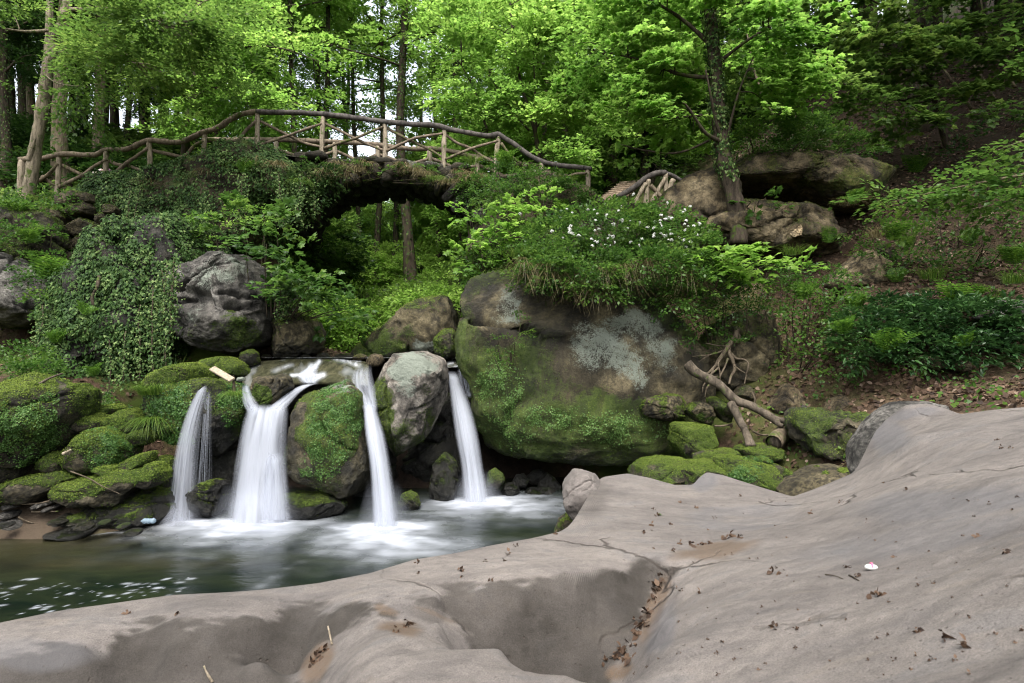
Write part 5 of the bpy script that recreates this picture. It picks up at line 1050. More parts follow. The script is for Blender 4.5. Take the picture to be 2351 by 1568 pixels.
wood('tree_roots', 'tangle of bare roots hanging down the earth bank right of the huge boulder', 'roots', [R_([(1040,30),(1020,110),(975,170),(930,240),(880,310),(840,370),(770,440)],11.0,10.6,.055,.02), R_([(1030,60),(1060,110),(1020,160),(960,190),(860,185),(760,165)],11.0,10.8,.025,.008), R_([(965,190),(970,250),(1000,320),(1015,400),(985,450),(965,525)],10.9,10.5,.04,.02),
     R_([(940,220),(860,250),(780,270),(640,282)],10.9,10.8,.018,.006), R_([(985,255),(1030,300),(1100,310),(1135,350),(1120,430),(1100,525)],10.8,10.5,.022,.01), R_([(890,300),(870,350),(885,420),(885,500)],10.7,10.5,.022,.01), R_([(955,300),(930,370),(900,430),(880,470)],10.7,10.5,.02,.008),
     R_([(1010,360),(1060,400),(1115,430)],10.6,10.5,.012,.006), R_([(830,400),(790,470),(740,540),(735,600)],10.5,10.4,.02,.008), R_([(870,385),(830,420),(800,455)],10.5,10.4,.02,.01), R_([(810,515),(770,560),(755,640)],10.4,10.3,.022,.008), R_([(760,455),(830,460),(880,465)],10.4,10.4,.016,.01), R_([(850,240),(760,290),(700,330)],10.9,10.7,.012,.004), R_([(840,890),(900,890),(960,880),(1000,870)],9.9,9.9,.02,.012), R_([(1175,935),(1240,965),(1330,965),(1390,940)],9.5,9.5,.018,.01), R_([(1170,600),(1190,650),(1190,700)],10.3,10.2,.022,.012)], 'root')
wood('fallen_twig', 'thin twig lying over the mossy ledge on the left bank', 'twig', [([(*cz2([a])[0], y) for a, y in [((605,930),8.95),((700,965),8.9),((780,1000),8.85),((880,1060),8.8),((1020,1120),8.8)]], .012, .006)], 'root')
wood('fallen_stick', 'pale stick lying on top of the large square mossy boulder', 'stick', [([(*cz2([a])[0], y) for a, y in [((330,185),9.2),((430,130),9.3),((535,92),9.5)]], .02, .012)], 'deadwood')
wood('fallen_stick', 'short pale stick caught between the mossy stones on the left bank', 'stick', [([(*cz2([a])[0], y) for a, y in [((540,780),9.0),((570,765),9.0),((605,745),9.0)]], .028, .015)], 'post')
ST = 'thin sticks lying on the sandy patch'
for k, L in enumerate([[(100,1215),(300,1205),(420,1190)],[(270,1275),(400,1275),(500,1270)],[(160,1320),(230,1355),(290,1375)],[(20,1225),(80,1200)],[(370,1195),(420,1180),(450,1150)]]):
    wood('fallen_stick', 'thin brown stick lying on the sandy patch of the left bank', 'stick', [([(*cz2([a])[0], 8.9) for a in L], .013, .007)], 'root', ST)
wood('root', 'grey smooth root crossing behind the ivy on the left rock bank', 'root', [([(228,635,11.7),(222,660,11.55),(212,680,11.5),(214,700,11.5),(222,715,11.6)], .035, .02)], 'bark_dark')
# wooden board, broken stub and pale stone lodged above the falls
def box_mesh(name, L, W, H, mat, parent=None):
    bm = bmesh.new(); bmesh.ops.create_cube(bm, size=1); bmesh.ops.scale(bm, vec=(L,W,H), verts=bm.verts)
    bmesh.ops.bevel(bm, geom=bm.edges[:], offset=.006, segments=2, affect='EDGES'); me = bpy.data.meshes.new(name); bm.to_mesh(me); bm.free()
    me.materials.append(mat); o = bpy.data.objects.new(name, me); col.objects.link(o); o.parent = parent; return o
a, b = P(488,846,10.35), P(532,872,10.05); d = b-a
bd = box_mesh('wooden_board', float(np.linalg.norm(d))*1.05, .11, .035, plain_mat('weathered board', (.15,.12,.085), (.30,.255,.19), 26))
bd.location = [float(v) for v in (a+b)/2]; bd.rotation_euler = (0.5, math.atan2(-d[2], math.hypot(d[0],d[1])), math.atan2(d[1], d[0])); tag(bd, 'weathered wooden board lodged on the moss above the falls', 'board')
wood('broken_stub', 'dark broken stub of wood upright beside the wooden board', 'stub', [([(538,905,10.1),(537,885,10.1),(536,862,10.1)], .035, .012)], 'bark_dark')
rock('stone', 'small white stone next to the wooden board above the falls', cz1([(745,335),(755,310),(790,303),(818,320),(815,338),(770,345)]), 10.15, (.06,.08), 'rock_pale', 4, moss=-.5, lich=.6, wetz=None, cat='stone')
# plastic bottle at the water's edge
bt = thing('plastic_bottle', 'crumpled clear plastic bottle lying at the edge of the pool', 'bottle', P(342, 1196, 8.93))
def glassy(name, c):
    m = NT(name); a = m.principled(c, .12, spec=.6); return m.out(m.n('ShaderNodeMixShader', i0=.62, i1=m.n('ShaderNodeBsdfTransparent', Color=(.85,.92,.98,1)), i2=a).outputs[0])
ax_ = unit(np.array([[1.0,-.35,.12]]))[0]; L_ = np.array([-.115,-.10,-.06,-.02,.0,.03,.07,.095,.115]); rr_ = np.array([.022,.036,.039,.034,.038,.036,.039,.038,.026])
V, Fs = tube(np.array([ax_*l for l in L_]), rr_, 40, 16, .16, 30, 5); mesh('bottle_body', V, Fs, glassy('clear plastic', (.22,.29,.35)), bt)
V, Fs = tube(np.array([ax_*-.113, ax_*-.135, ax_*-.15]), [.018,.014,.014], 8, 12); mesh('bottle_neck', V, Fs, glassy('clear plastic neck', (.3,.38,.44)), bt)
# cloth bundle seen through the far left railing
cb = Join()
for k, (px, py, w_, h_, v) in enumerate([(243,402,13,9,.1),(254,399,5,9,.95),(258,408,3,5,.15),(255,419,6,5,.2),(284,412,5,6,.12),(231,391,3,2,.35),(219,398,6,3,.45)]):
    d, Tr = ico(4); c = P(px, py, 17.2); vv = np.sign(d)*np.abs(d)**.8*np.array([w_,7,h_])/F*17.2 + c
    vv += unit(d)*(fbm(vv, 9, 3, k)*.09)[:,None]; cb.add(vv-P(243,420,17.2), Tr, np.clip(v + .3*fbm(vv, 14, 2, k), 0, 1))
cbo = cb.build('cloth_bundle', var_mat('white and purple cloth', [(0,(.78,.76,.80)),(.3,(.62,.56,.58)),(.5,(.45,.28,.20)),(.8,(.16,.06,.13)),(1,(.10,.05,.09))]))
cbo.location = [float(v) for v in P(243,420,17.2)]; tag(cbo, 'small heap of white and purple cloth seen through the left end of the railing', 'cloth')
# ------------------------------------------------------------------ trees of the wood
def make_tree(name, label, h, r0, cb, cr, nl, nspr, per, lsize, lmat, bmat, lean=(0,0), cat='tree', group=None, shape='simple', rise=.25, cover=1.0, top=True, ivy=0):
    t = thing(name, label, cat, (0,0,0), group); J = Join()
    zz_ = np.linspace(0, h, 9); pts = np.column_stack([lean[0]*(zz_/h)**1.3*h + .12*np.sin(zz_*.5+r0*40)*zz_/h*2, lean[1]*(zz_/h)*h + .1*np.cos(zz_*.6+h), zz_ - .3])
    rad = r0*(1-.82*(zz_/h)) + r0*.5*np.exp(-zz_/.35)
    V, Fs = tube(pts, rad, 40, 10, .12, 2.5, int(h*7)); J.add(V, Fs)
    cen, axs = [], []
    ga = rng.random()*6
    for k in range(nl):
        f = cb + (1-cb)*(k+.5)/nl*.97; z = f*h; ga += 2.4 + rng.normal(0,.3)
        prof = math.sin(math.pi*min(1,(f-cb)/(1-cb)*.78+.2))**.7; Lk = cr*prof*rng.uniform(.75,1.2)
        b0 = np.array([np.interp(z, zz_, pts[:,0]), np.interp(z, zz_, pts[:,1]), z-.3]); dr = np.array([math.cos(ga), math.sin(ga), 0])
        up = rise + .5*max(0,(f-.6)); u = np.linspace(0,1,5)[:,None]
        bp = b0 + dr*(u*Lk) + np.array([0,0,1])*(u*Lk*up - .25*u**2*Lk*rise*2) + np.cross(dr,[0,0,1])*(np.sin(u*3+k)*.12*Lk*u)
        V, Fs = tube(bp, np.linspace(r0*.34*(1-.6*f), .012, 5), 12, 6, .1, 3, k); J.add(V, Fs)
        m = max(3, int(nspr*(Lk/cr))); tt_ = rng.uniform(.22,1.0,m)**.8
        pc = np.column_stack([np.interp(tt_, u[:,0], bp[:,c]) for c in range(3)]); sd = np.where(rng.random(m)<.5,-1,1)
        a_ = dr[None]*rng.uniform(.3,1,(m,1)) + np.cross(dr,[0,0,1])[None]*(sd*rng.uniform(.2,1.2,m))[:,None]; a_[:,2] += rng.normal(.05,.18,m)
        cen.append(pc + rng.normal(0,.12,(m,3))*cr*.35); axs.append(a_)
    cen, axs = np.vstack(cen), np.vstack(axs)
    J.build('trunk', M[bmat], t)
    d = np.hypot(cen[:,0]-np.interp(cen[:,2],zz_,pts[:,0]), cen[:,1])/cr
    var = np.clip(.25 + .35*d + .25*(cen[:,2]/h-cb)/(1-cb) + .5*fbm(cen, .5, 2, int(h)), 0, 1)  # crown shading in leaf colour: darker inside, lighter outward and up
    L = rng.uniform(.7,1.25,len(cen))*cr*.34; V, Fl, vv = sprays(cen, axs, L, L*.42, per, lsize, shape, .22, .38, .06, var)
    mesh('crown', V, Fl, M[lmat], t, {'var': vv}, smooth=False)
    if ivy:
        n = ivy; zz2 = rng.random(n)**.8*h*.7; an = rng.random(n)*6.283; dirv = np.column_stack([np.cos(an),np.sin(an),np.zeros(n)])
        rr = np.interp(zz2, zz_, rad)+rng.uniform(.0,.12,n); p_ = np.column_stack([np.interp(zz2,zz_,pts[:,0]),np.interp(zz2,zz_,pts[:,1]),zz2])+dirv*rr[:,None]
        V, Fl, vv = leaves(p_, dirv+rng.normal(0,.4,(n,3)), np.tile([0,0,-1.],(n,1))+rng.normal(0,.4,(n,3)), rng.uniform(.06,.11,n), 'simple')
        mesh('ivy', V, Fl, M['leaf_ivy'], t, {'var': vv}, smooth=False)
    return t
GW = 'leafy trees of the wood behind the bridge'
LABW = 'leafy green tree of the wood behind the bridge'
proto = [make_tree('beech_tree', LABW, 17, .22, .22, 4.2, 26, 16, 84, .155, 'leaf_bright', 'bark_dark'),
         make_tree('beech_tree', LABW, 20, .27, .30, 4.6, 26, 16, 84, .165, 'leaf_mid', 'bark_mid', (.03,.0)),
         make_tree('beech_tree', LABW, 14, .15, .15, 3.6, 24, 15, 84, .145, 'leaf_bright', 'bark_dark', (-.04,.02)),
         make_tree('beech_tree', LABW, 18, .24, .25, 4.4, 26, 16, 76, .165, 'leaf_dark', 'bark_dark', (.02,-.02), ivy=2500)]
proto.append(make_tree('beech_tree', 'slim bare-stemmed tree of the wood behind the bridge', 22, .13, .34, 2.6, 22, 9, 50, .155, 'leaf_bright', 'bark_dark', (.055,.0), ivy=1500))
proto.append(make_tree('beech_tree', 'low bright young tree in the gorge seen through the arch', 7.5, .07, .10, 2.7, 20, 14, 56, .15, 'leaf_glade', 'bark_dark', (.03,.0)))
used = [False]*6
def put_tree(k, px, Y, s=1.0, label=None, group=GW, rz=None, dz=0.0, sz=None):
    x = (px-CX)/F*Y; z = float(height([x],[Y])[0]) + dz; rz = rng.random()*6.28 if rz is None else rz
    sc = (s, s, s*(sz or 1))
    if not used[k]:
        o = proto[k]; used[k] = True; o.location = (x,Y,z); o.rotation_euler.z = rz; o.scale = sc
        if group: o['group'] = group
        if label: o['label'] = label
        return o
    o = copy_thing(proto[k], (x,Y,z), rz, sc, label or LABW, group)
    if group is None and 'group' in o: del o['group']
    return o
def make_bush(label, r, h, n, per, ls, lm, group):
    t = thing('undergrowth_bush', label, 'bush', (0,0,0), group); p, d = ellipsoid_pts((0,0,h*.5), (r,r,h*.55), n, .35)
    L = rng.uniform(.3,.6,n)*r; V, Fl, vv = sprays(p, d*[1,1,.4]+[0,0,.15]+rng.normal(0,.3,(n,3)), L, L*.5, per, ls, 'simple', .25, .4, .06, np.clip(.45+.6*fbm(p,.9,3,5)+.3*(p[:,2]/h-.5),0,1))
    mesh('foliage', V, Fl, M[lm], t, {'var': vv}, smooth=False); J = Join()
    for k in range(5):
        e = p[k]; V, Fs = tube(np.array([[e[0]*.1,e[1]*.1,-.2],[e[0]*.4,e[1]*.4,h*.3],e]), [.03,.02,.008], 8, 5); J.add(V, Fs)
    J.build('stems', M['bark_dark'], t); return t
UB = 'leafy undergrowth under the trees of the wood'
bproto = [make_bush('leafy undergrowth bush under the trees of the wood', 1.7, 2.6, 170, 48, .15, lm, UB) for lm in ('leaf_bright','leaf_mid','leaf_dark','leaf_glade')]
bused = [False]*4
def put_bush(k, px, Y, s, sz=1.0):
    x = (px-CX)/F*Y; loc = (x, Y, float(height([x],[Y])[0])-.1); rz = rng.random()*6.28
    if not bused[k]:
        bused[k] = True; o = bproto[k]; o.location = loc; o.rotation_euler.z = rz; o.scale = (s,s,s*sz); return o
    return copy_thing(bproto[k], loc, rz, (s,s,s*sz))
for k in range(58):
    px = rng.uniform(-150, 720); Y = rng.uniform(19, 34); put_bush(2 if rng.random()<.8 else 1, px, Y, rng.uniform(.7,1.2), .6 if px < 450 else 1.0)
for px, Y, s in [(790,25,.7),(865,27,.75),(945,26,.75),(900,33,1.0),(820,36,1.0),(690,26,1.0),(1060,29,.8),(1100,25,1.0),(700,34,1.6),(1060,36,1.7),(780,46,1.2),(860,50,1.2),(990,48,1.3),(1120,30,2.0),(1180,24,1.5),(1240,23,1.4),(1300,25,1.6),(1380,24,1.5),(640,30,1.6),(1450,26,1.6),(600,24,1.2),(540,22,1.1)]:
    put_bush(3 if 680 < px < 1100 else 0, px, Y, s, 1.15)
for px, Y, s in [(1480,22,1.1),(1540,24,1.4),(1620,23,1.3),(1700,22,1.1),(1780,24,1.2),(1860,23,1.0),(1600,28,1.8),(1750,29,1.8)]: put_bush(1, px, Y, s)
# behind the bridge, the crowns that fill the top of the picture
for k, px, Y, s in [(0,500,24,1.0),(2,610,31,1.1),(0,1130,26,.95),(2,1330,27,1.0),(0,1400,22,.9),(2,1250,20,.8),(0,470,30,1.1),(1,590,36,1.1),(0,1190,36,1.2),(1,1480,30,1.2),(0,1600,26,1.1),(3,1720,24,1.1),(1,1380,44,1.4),(1,380,40,1.4),(3,1650,38,1.4),(1,1900,34,1.4),(0,260,33,1.2),(2,560,50,1.1)]:
    put_tree(k, px, Y, s)
ST_ = 'slim bare-stemmed trees of the wood behind the bridge'
for px, Y, s in [(560,22,1),(610,26,1),(688,24,.95),(905,30,1.1),(1010,27,1),(1062,24,.9),(1290,21,.9),(1345,24,1),(1480,23,1),(640,36,1.2),(800,38,1.2),(970,42,1.3),(505,30,1.1)]: put_tree(4, px, Y, s, 'slim bare-stemmed tree of the wood behind the bridge', ST_, sz=rng.uniform(.9,1.2))
DW = 'dark trunks of the wood at the left'; LD = 'slim dark trunk standing in the shady wood at the left'
for k, px, Y, s, sz in [(3,12,19,.6,1.3),(3,26,24,.7,1.4),(1,72,26,.7,1.3),(3,100,21,.5,1.5),(3,165,22,.6,1.4),(3,196,24,.55,1.5),(1,245,27,.6,1.4),(3,292,23,.5,1.4),(3,-60,20,.8,1.2),(1,-130,24,1,1),(3,180,34,1,1.2),(3,50,36,1.1,1.2),(1,-100,40,1.2,1),(3,120,44,1.3,1),(1,330,50,1.4,1),(3,-200,32,1.2,1),(1,20,52,1.4,1),(3,430,46,1.2,1),(1,330,30,.9,1.2),(3,410,27,.6,1.3)]:
    put_tree(k, px, Y, s, LD, DW, sz=sz)
put_tree(1, 140, 18.6, .85, 'thick grey trunk just behind the left end of the railing', None, sz=1.25)
put_tree(1, 222, 20.5, .72, 'pale slim trunk behind the cloth heap and the left railing', None, sz=1.35)
for px, Y, s in [(720,44,.62),(790,52,.7),(860,60,.75),(960,56,.7),(1040,46,.62),(910,72,.9),(690,60,.8),(1090,58,.8),(830,80,1.0),(1000,78,1.0),(760,70,.9),(800,88,1.3),(910,98,1.4),(1010,84,1.2),(720,90,1.3)]: put_tree(2, px, Y, s)
YT = 'low bright young trees in the gorge seen through the arch'
for px, Y, s in [(700,30,.9),(745,38,1.0),(800,44,1.0),(880,40,.9),(950,36,.9),(1000,32,.9),(1050,30,1.0),(760,54,1.3),(850,58,1.2),(920,54,1.2),(985,46,1.1),(1080,42,1.3),(690,46,1.3),(820,70,1.5),(940,72,1.5)]: put_tree(5, px, Y, s, 'low bright young tree in the gorge seen through the arch', YT)
AR = 'trunks seen through the arch'
put_tree(4, 938, 23, 1.55, sz=.75, label= 'ivy-covered leaning trunk in the middle of the view through the arch', group=None, rz=2.2)
put_tree(4, 828, 29, 1.0, 'slim dark straight trunk left of centre in the view through the arch', None)
put_tree(4, 790, 34, 1.0, 'faint trunk at the left of the view through the arch', AR, sz=1.4)
put_tree(4, 745, 31, 1.1, 'faint trunk at the left of the view through the arch', AR, sz=1.4)
put_tree(4, 730, 26, 1.15, 'dark ivy-clad tree against the white sky left of the middle of the bridge', None)
put_tree(4, 862, 28, 1.2, 'dark tree against the white sky above the middle of the bridge', None)
HS = 'trees on the dark right hillside'; LH = 'tree on the dark hillside at the right'
for k, px, Y, s in [(3,2050,26,1.0),(3,2250,24,1.0),(1,2450,22,1.0),(3,2600,17,1.0),(3,1900,26,.9),(3,2350,30,1.2),(3,2150,33,1.2),(3,2700,24,1.2),(3,1980,22,.9),(3,2300,20,.9),(3,2420,17.5,.9),(3,2120,29,1.1),(1,2000,40,1.4),(3,2500,13,.85)]:
    put_tree(k, px, Y, s, LH, HS)
# unseen trees added off to the side, only to send shade and overhanging boughs
for k, x, Y, s in [(3,12.5,9,1.0),(3,14.5,13.5,1.15),(3,11,16.5,.95)]:
    put_tree(k, CX + x/Y*F, Y, s, 'unseen tree added beside the right hillside to shade it', 'unseen trees added for shade')

# ------------------------------------------------------------------ the two trees in front
def px_tree(name, label, cat, stems, bmat, crown, lmat, lsize, per, shape='simple', ivy=None, spr_L=(.5,.95), wr=.45, droop=.28, tilt=.35, outward=None, mats=None, twigs=True, dens=.8, clear=0):
    """tree from surveyed stems [(pts(px,py,Y), r0, r1)] and crown lobes (px,py,Y,rx,ry,depth m,n)"""
    b = P(*stems[0][0][0]); t = thing(name, label, cat, b); J = Join(); b = np.array(t.location); sk = []
    for k, (pts, ra, rb) in enumerate(stems):
        p3 = np.array([P(*a) for a in pts]); V, Fs = tube(p3, np.linspace(ra, rb, len(p3)), max(14, len(p3)*8), 12 if k == 0 else 8, .18, 3.5, k+3); J.add(V-b, Fs)
        sk.append(polyline(p3, 30))
    sk = np.vstack(sk); cen, axs, vr = [], [], []
    for (px,py,Y,rx,ry,dp,n,*o) in crown:
        c = P(px,py,Y); nb = max(2, n//6); p, d = ellipsoid_pts(c, (rx/F*Y, dp, ry/F*Y), nb, .1)
        nr_s = sk[np.linalg.norm(p[:,None]-sk[None],axis=2).argmin(1)]; dv_ = unit((p-nr_s)*[1,1,.3]); k_ = rng.integers(0, nb, int(n*dens)); u_ = rng.random(len(k_))
        q = p[k_] - dv_[k_]*(u_*1.1*min(1.0, rx/F*Y))[:,None] + rng.normal(0,.10,(len(k_),3))*[1,1,.45]; cen.append(q)
    cen = np.vstack(cen)
    if clear:
        q2 = px_of(cen); tx = np.interp(q2[:,1], *zip(*sorted((a[1],a[0]) for a in stems[0][0]))); cen = cen[~((np.abs(q2[:,0]-tx) < clear) & (cen[:,1] < stems[0][0][0][2]+.3) & (q2[:,1] > 20))]
    dd = np.linalg.norm(cen[:,None]-sk[None], axis=2); near = sk[dd.argmin(1)]
    a = cen - near; a[:,2] *= .25; a = unit(a) + rng.normal(0,.45,a.shape)*[1,1,.35]
    if outward is not None: a = a + np.asarray(outward)
    if twigs:
        pick = rng.choice(len(cen), min(len(cen), 70), replace=False)
        for i_ in pick:
            mid = (near[i_]+cen[i_])/2 + np.array([0,0,.12*dd[i_].min()]); V, Fs = tube(np.array([near[i_], mid, cen[i_]]), [.018,.012,.006], 8, 5, .1, 3, 1); J.add(V-b, Fs)
    J.build('trunk', M[bmat], t)
    L = rng.uniform(*spr_L, len(cen)); var = np.clip(.5 + .7*fbm(cen, .8, 3, 13) + .1*rng.normal(0,1,len(cen)), 0, 1)
    V, Fl, vv = sprays(cen, a, L, L*wr, per, lsize, shape, droop, tilt, .05, var)
    mesh('crown', V-b, Fl, M[lmat], t, {'var': vv}, smooth=False)
    if ivy:
        n, lo, hi = ivy; q = polyline(np.array([list(P(*a)) for a in stems[0][0]]), 300); i_ = rng.integers(int(lo*300), int(hi*300), n); an = rng.random(n)*6.28
        dv_ = np.column_stack([np.cos(an), np.sin(an), rng.normal(0,.2,n)]); r_ = np.linspace(stems[0][1], stems[0][2], 300)[i_]
        V, Fl, vv = leaves(q[i_]+dv_*(r_+rng.uniform(0,.07,n))[:,None]-b, dv_+rng.normal(0,.4,(n,3)), np.tile([0,0,-1.],(n,1))+rng.normal(0,.4,(n,3)), rng.uniform(.05,.09,n), 'ivy')
        mesh('ivy', V, Fl, M['leaf_ivy'], t, {'var': vv}, smooth=False)
    return t
px_tree('forked_tree', 'grey forked tree leaning in front of the left end of the railing', 'tree',
  [([(58,480,14.9),(70,420,14.9),(82,340,14.9),(95,260,14.9),(104,190,14.9),(113,140,14.9),(128,90,14.9),(146,40,14.8),(165,-40,14.8),(185,-160,14.7)], .150, .09), ([(108,160,14.9),(112,90,15),(114,30,15),(118,-60,15.1),(122,-170,15.1)], .09, .06),
   ([(160,22,14.8),(220,20,14.2),(270,20,13.8),(340,45,13.3),(400,60,12.9)], .05, .02), ([(110,70,14.9),(60,72,14.5),(0,65,14.1)], .04, .02), ([(150,70,14.8),(230,95,14.2),(300,140,13.6),(370,165,13.1)], .03,.012), ([(100,170,14.9),(130,190,14.5),(175,198,14.1)], .02,.01), ([(66,368,14.8),(76,335,14.75),(81,318,14.7)], .07, .012)],
  'bark_grey', [(60,50,13.6,130,60,1.5,70),(180,120,13.4,120,60,1.2,70),(330,60,13.2,170,80,1.6,130),(480,60,13.5,140,80,1.6,90),(330,190,13.8,150,60,1.2,70),(150,-30,13.5,260,70,2,80),(190,215,14.2,90,40,.8,30),(20,170,13.8,70,40,.8,20),(480,170,14.6,120,60,1.2,50),(180,260,14.6,70,40,.6,20)], 'leaf_mid', .10, 52, outward=(.25,-.3,-.05), spr_L=(.5,1.0), dens=.7, clear=50)
px_tree('maple_tree', 'dark ivy-clad maple trunk with bright green leaves, growing from the right rocks', 'tree',
  [([(1696,560,12.4),(1694,500,12.4),(1682,440,12.4),(1668,390,12.4),(1655,320,12.4),(1647,234,12.4),(1641,150,12.4),(1634,70,12.4),(1627,0,12.4),(1618,-120,12.4),(1610,-260,12.3)], .175, .10),
   ([(1660,325,12.4),(1640,318,12.2),(1615,300,12.0),(1590,262,11.8),(1570,235,11.6)], .05, .018), ([(1664,330,12.4),(1645,285,12.2),(1632,220,12.0),(1620,160,11.9)], .04,.015), ([(1668,330,12.4),(1680,270,12.2),(1700,200,12.0),(1730,130,11.9)], .035,.012),
   ([(1645,180,12.4),(1560,170,12.6),(1480,140,12.9),(1390,120,13.2)], .05,.015), ([(1640,110,12.4),(1560,40,12.6),(1460,-20,13)], .05,.02), ([(1642,150,12.4),(1720,90,12.1),(1810,40,11.8)], .045,.015), ([(1650,260,12.4),(1540,270,12.9),(1440,260,13.2)], .035,.012), ([(1655,310,12.4),(1560,350,12.9),(1480,345,13.2),(1420,330,13.4)], .03,.01)],
  'bark_dark', [(1420,60,13.4,150,110,1.6,150),(1560,80,12.8,120,110,1.4,120),(1700,60,12.0,150,90,1.2,150),(1830,110,11.8,80,90,.8,70),(1780,190,11.9,120,60,.8,90),(1420,190,13.6,110,80,1.2,100),(1440,290,13.7,90,40,.8,46),(1520,200,12.8,110,70,1.1,90),(1640,190,11.9,80,60,.7,40),(1570,290,12.8,80,50,.8,50),(1700,265,12.0,110,45,.7,60),(1560,-60,12.6,300,80,2,140),(1700,330,12.2,60,30,.4,18)], 'leaf_maple', .122, 24, 'maple', (2200,.18,.95), (.45,.85), .5, .22, .26, outward=(0,-.3,0), dens=.55, clear=84)
px_tree('young_tree', 'bright leafed young tree with thin stems just behind the right half of the bridge', 'tree',
  [([(1238,365,17.8),(1232,320,17.8),(1222,280,17.8),(1210,240,17.8),(1196,190,17.8),(1180,100,17.8),(1170,0,17.8)], .07,.03), ([(1230,330,17.8),(1231,270,17.7),(1228,200,17.6),(1224,120,17.5)], .04,.015), ([(1215,300,17.8),(1180,260,17.6),(1150,215,17.4),(1120,170,17.2)], .03,.012), ([(1225,300,17.8),(1270,250,17.6),(1310,190,17.4)], .03,.012), ([(1120,300,17.8),(1105,260,17.8),(1095,220,17.8),(1060,150,17.8)],.035,.012)],
  'bark_dark', [(1090,60,17.6,140,80,1.6,130),(1230,90,17.4,140,90,1.6,130),(1070,230,17.4,70,70,1.0,80),(1170,250,17.2,120,60,1.0,80),(1300,250,17.4,90,80,1.2,90),(1330,120,17.2,90,110,1.4,80),(1300,345,17.2,70,30,.7,40),(1190,-50,17.6,220,60,2,90),(1080,330,18.6,60,30,.6,30),(1180,330,18.6,60,30,.6,30)], 'leaf_bright', .14, 34, 'simple', None, (.5,.95), .5)
px_tree('beech_bough', 'leafy tree leaning in from the left behind the bridge, boughs drooping over it', 'tree',
  [([(420,400,19.5),(430,300,19.5),(445,180,19.5),(455,50,19.5),(460,-100,19.5)], .13,.08), ([(440,220,19.5),(510,200,18.8),(600,215,18.2),(690,240,17.8)], .05,.012), ([(445,150,19.5),(540,110,18.8),(640,110,18.2),(730,140,17.9)], .05,.012), ([(450,90,19.5),(560,30,19),(680,10,18.5)], .05,.015)],
  'bark_dark', [(520,215,18.6,110,50,1.2,90),(640,235,18,80,35,.9,50),(560,110,18.6,140,70,1.4,130),(680,120,18.2,60,50,.9,14),(590,20,18.8,110,60,1.4,60),(430,270,18.8,90,50,1,60),(520,310,19,110,30,.8,50),(730,210,19,40,30,.8,8)], 'leaf_bright', .13, 46, outward=(.3,-.3,-.1))
# boughs hanging into the right edge of the photo
px_tree('linden_bough', 'heart-leafed bough reaching in low from the right edge of the photo', 'bough',
  [([(2480,370,9.6),(2351,400,9.8),(2250,420,10),(2150,440,10.2),(2050,462,10.4)], .03,.008), ([(2450,300,9.6),(2360,320,9.7),(2290,345,9.8)], .02,.006), ([(2480,440,9.4),(2400,440,9.5),(2300,465,9.6),(2230,480,9.7)], .02,.006)],
  'bark_mid', [(2100,440,10.2,90,14,.4,26),(2220,420,10,80,18,.4,26),(2310,395,9.8,60,30,.4,22),(2330,330,9.7,60,22,.4,14),(2290,470,9.6,70,14,.4,14),(2340,470,9.5,50,30,.3,12),(2050,455,10.4,40,10,.3,8),(2370,90,10,60,60,.5,12)], 'leaf_shrub', .105, 20, 'oval', None, (.4,.7), .4, .2, .25, outward=(-.7,-.2,-.1), twigs=False)
px_tree('maple_tree', 'shaded maple boughs hanging before the dark hillside at the upper right', 'tree',
  [([(2200,420,15.6),(2170,330,15.2),(2140,200,14.8),(2120,60,14.4),(2110,-100,14)], .07,.05), ([(2140,200,14.8),(2060,120,14),(1990,60,13.5)], .03,.01), ([(2120,60,14.4),(2040,20,13.8),(1960,-20,13.4)], .03,.01), ([(2150,240,14.9),(2060,230,14.2),(1990,240,13.8)], .02,.01), ([(2130,120,14.5),(2220,60,14),(2330,20,13.6)], .03,.01)],
  'bark_dark', [(2010,70,13.8,80,50,.8,46),(1960,140,13.8,60,40,.6,24),(2120,30,14,110,40,.9,46),(2220,60,13.8,90,40,.8,30),(2060,170,14.2,80,40,.6,22),(1960,255,13.8,90,22,.5,18),(2090,290,14.2,70,20,.5,12),(2150,140,14,60,30,.5,12),(2340,160,13,50,40,.6,12),(2320,250,13,60,20,.4,8),(2000,-40,13.6,200,40,1.2,50),(1960,200,13.2,70,30,.5,26),(2060,110,13.4,80,40,.6,40),(2180,110,13.4,80,40,.6,36),(2280,90,13,70,50,.6,34),(2250,190,13.2,70,24,.5,20),(2160,270,13.6,80,20,.5,18),(2330,40,12.8,50,50,.6,26)], 'leaf_mid', .13, 19, 'maple', None, (.45,.85), .5, .2, .3, outward=(-.5,-.3,-.1))
# thin bare saplings on the hillside
SP = 'thin bare saplings on the right hillside'
for k, L in enumerate([[(2330,200,14),(2290,130,14.4),(2262,60,14.8),(2250,-20,15)],[(2290,240,14.5),(2250,170,15),(2210,110,15.4),(2180,40,15.8)],[(2230,250,14.5),(2190,190,15),(2160,150,15.4),(2140,130,15.6)],[(2035,240,16),(2030,170,16),(2024,100,16),(2020,20,16)],
                       [(1992,170,16.5),(1990,140,16.5),(1994,100,16.5)],[(2345,190,13),(2330,90,13.2),(2325,0,13.4)],[(2255,160,15),(2252,100,15),(2250,60,15)],[(1790,280,15),(1760,240,15),(1740,190,15),(1725,130,15),(1712,60,15)]]):
    wood('sapling', 'thin bare sapling stem on the dark right hillside' if k < 7 else 'slender leaning pale stem right of the ivy-clad maple trunk', 'sapling', [(L, .045 if k == 7 else .035, .015)], 'bark_mid', SP if k < 7 else None)

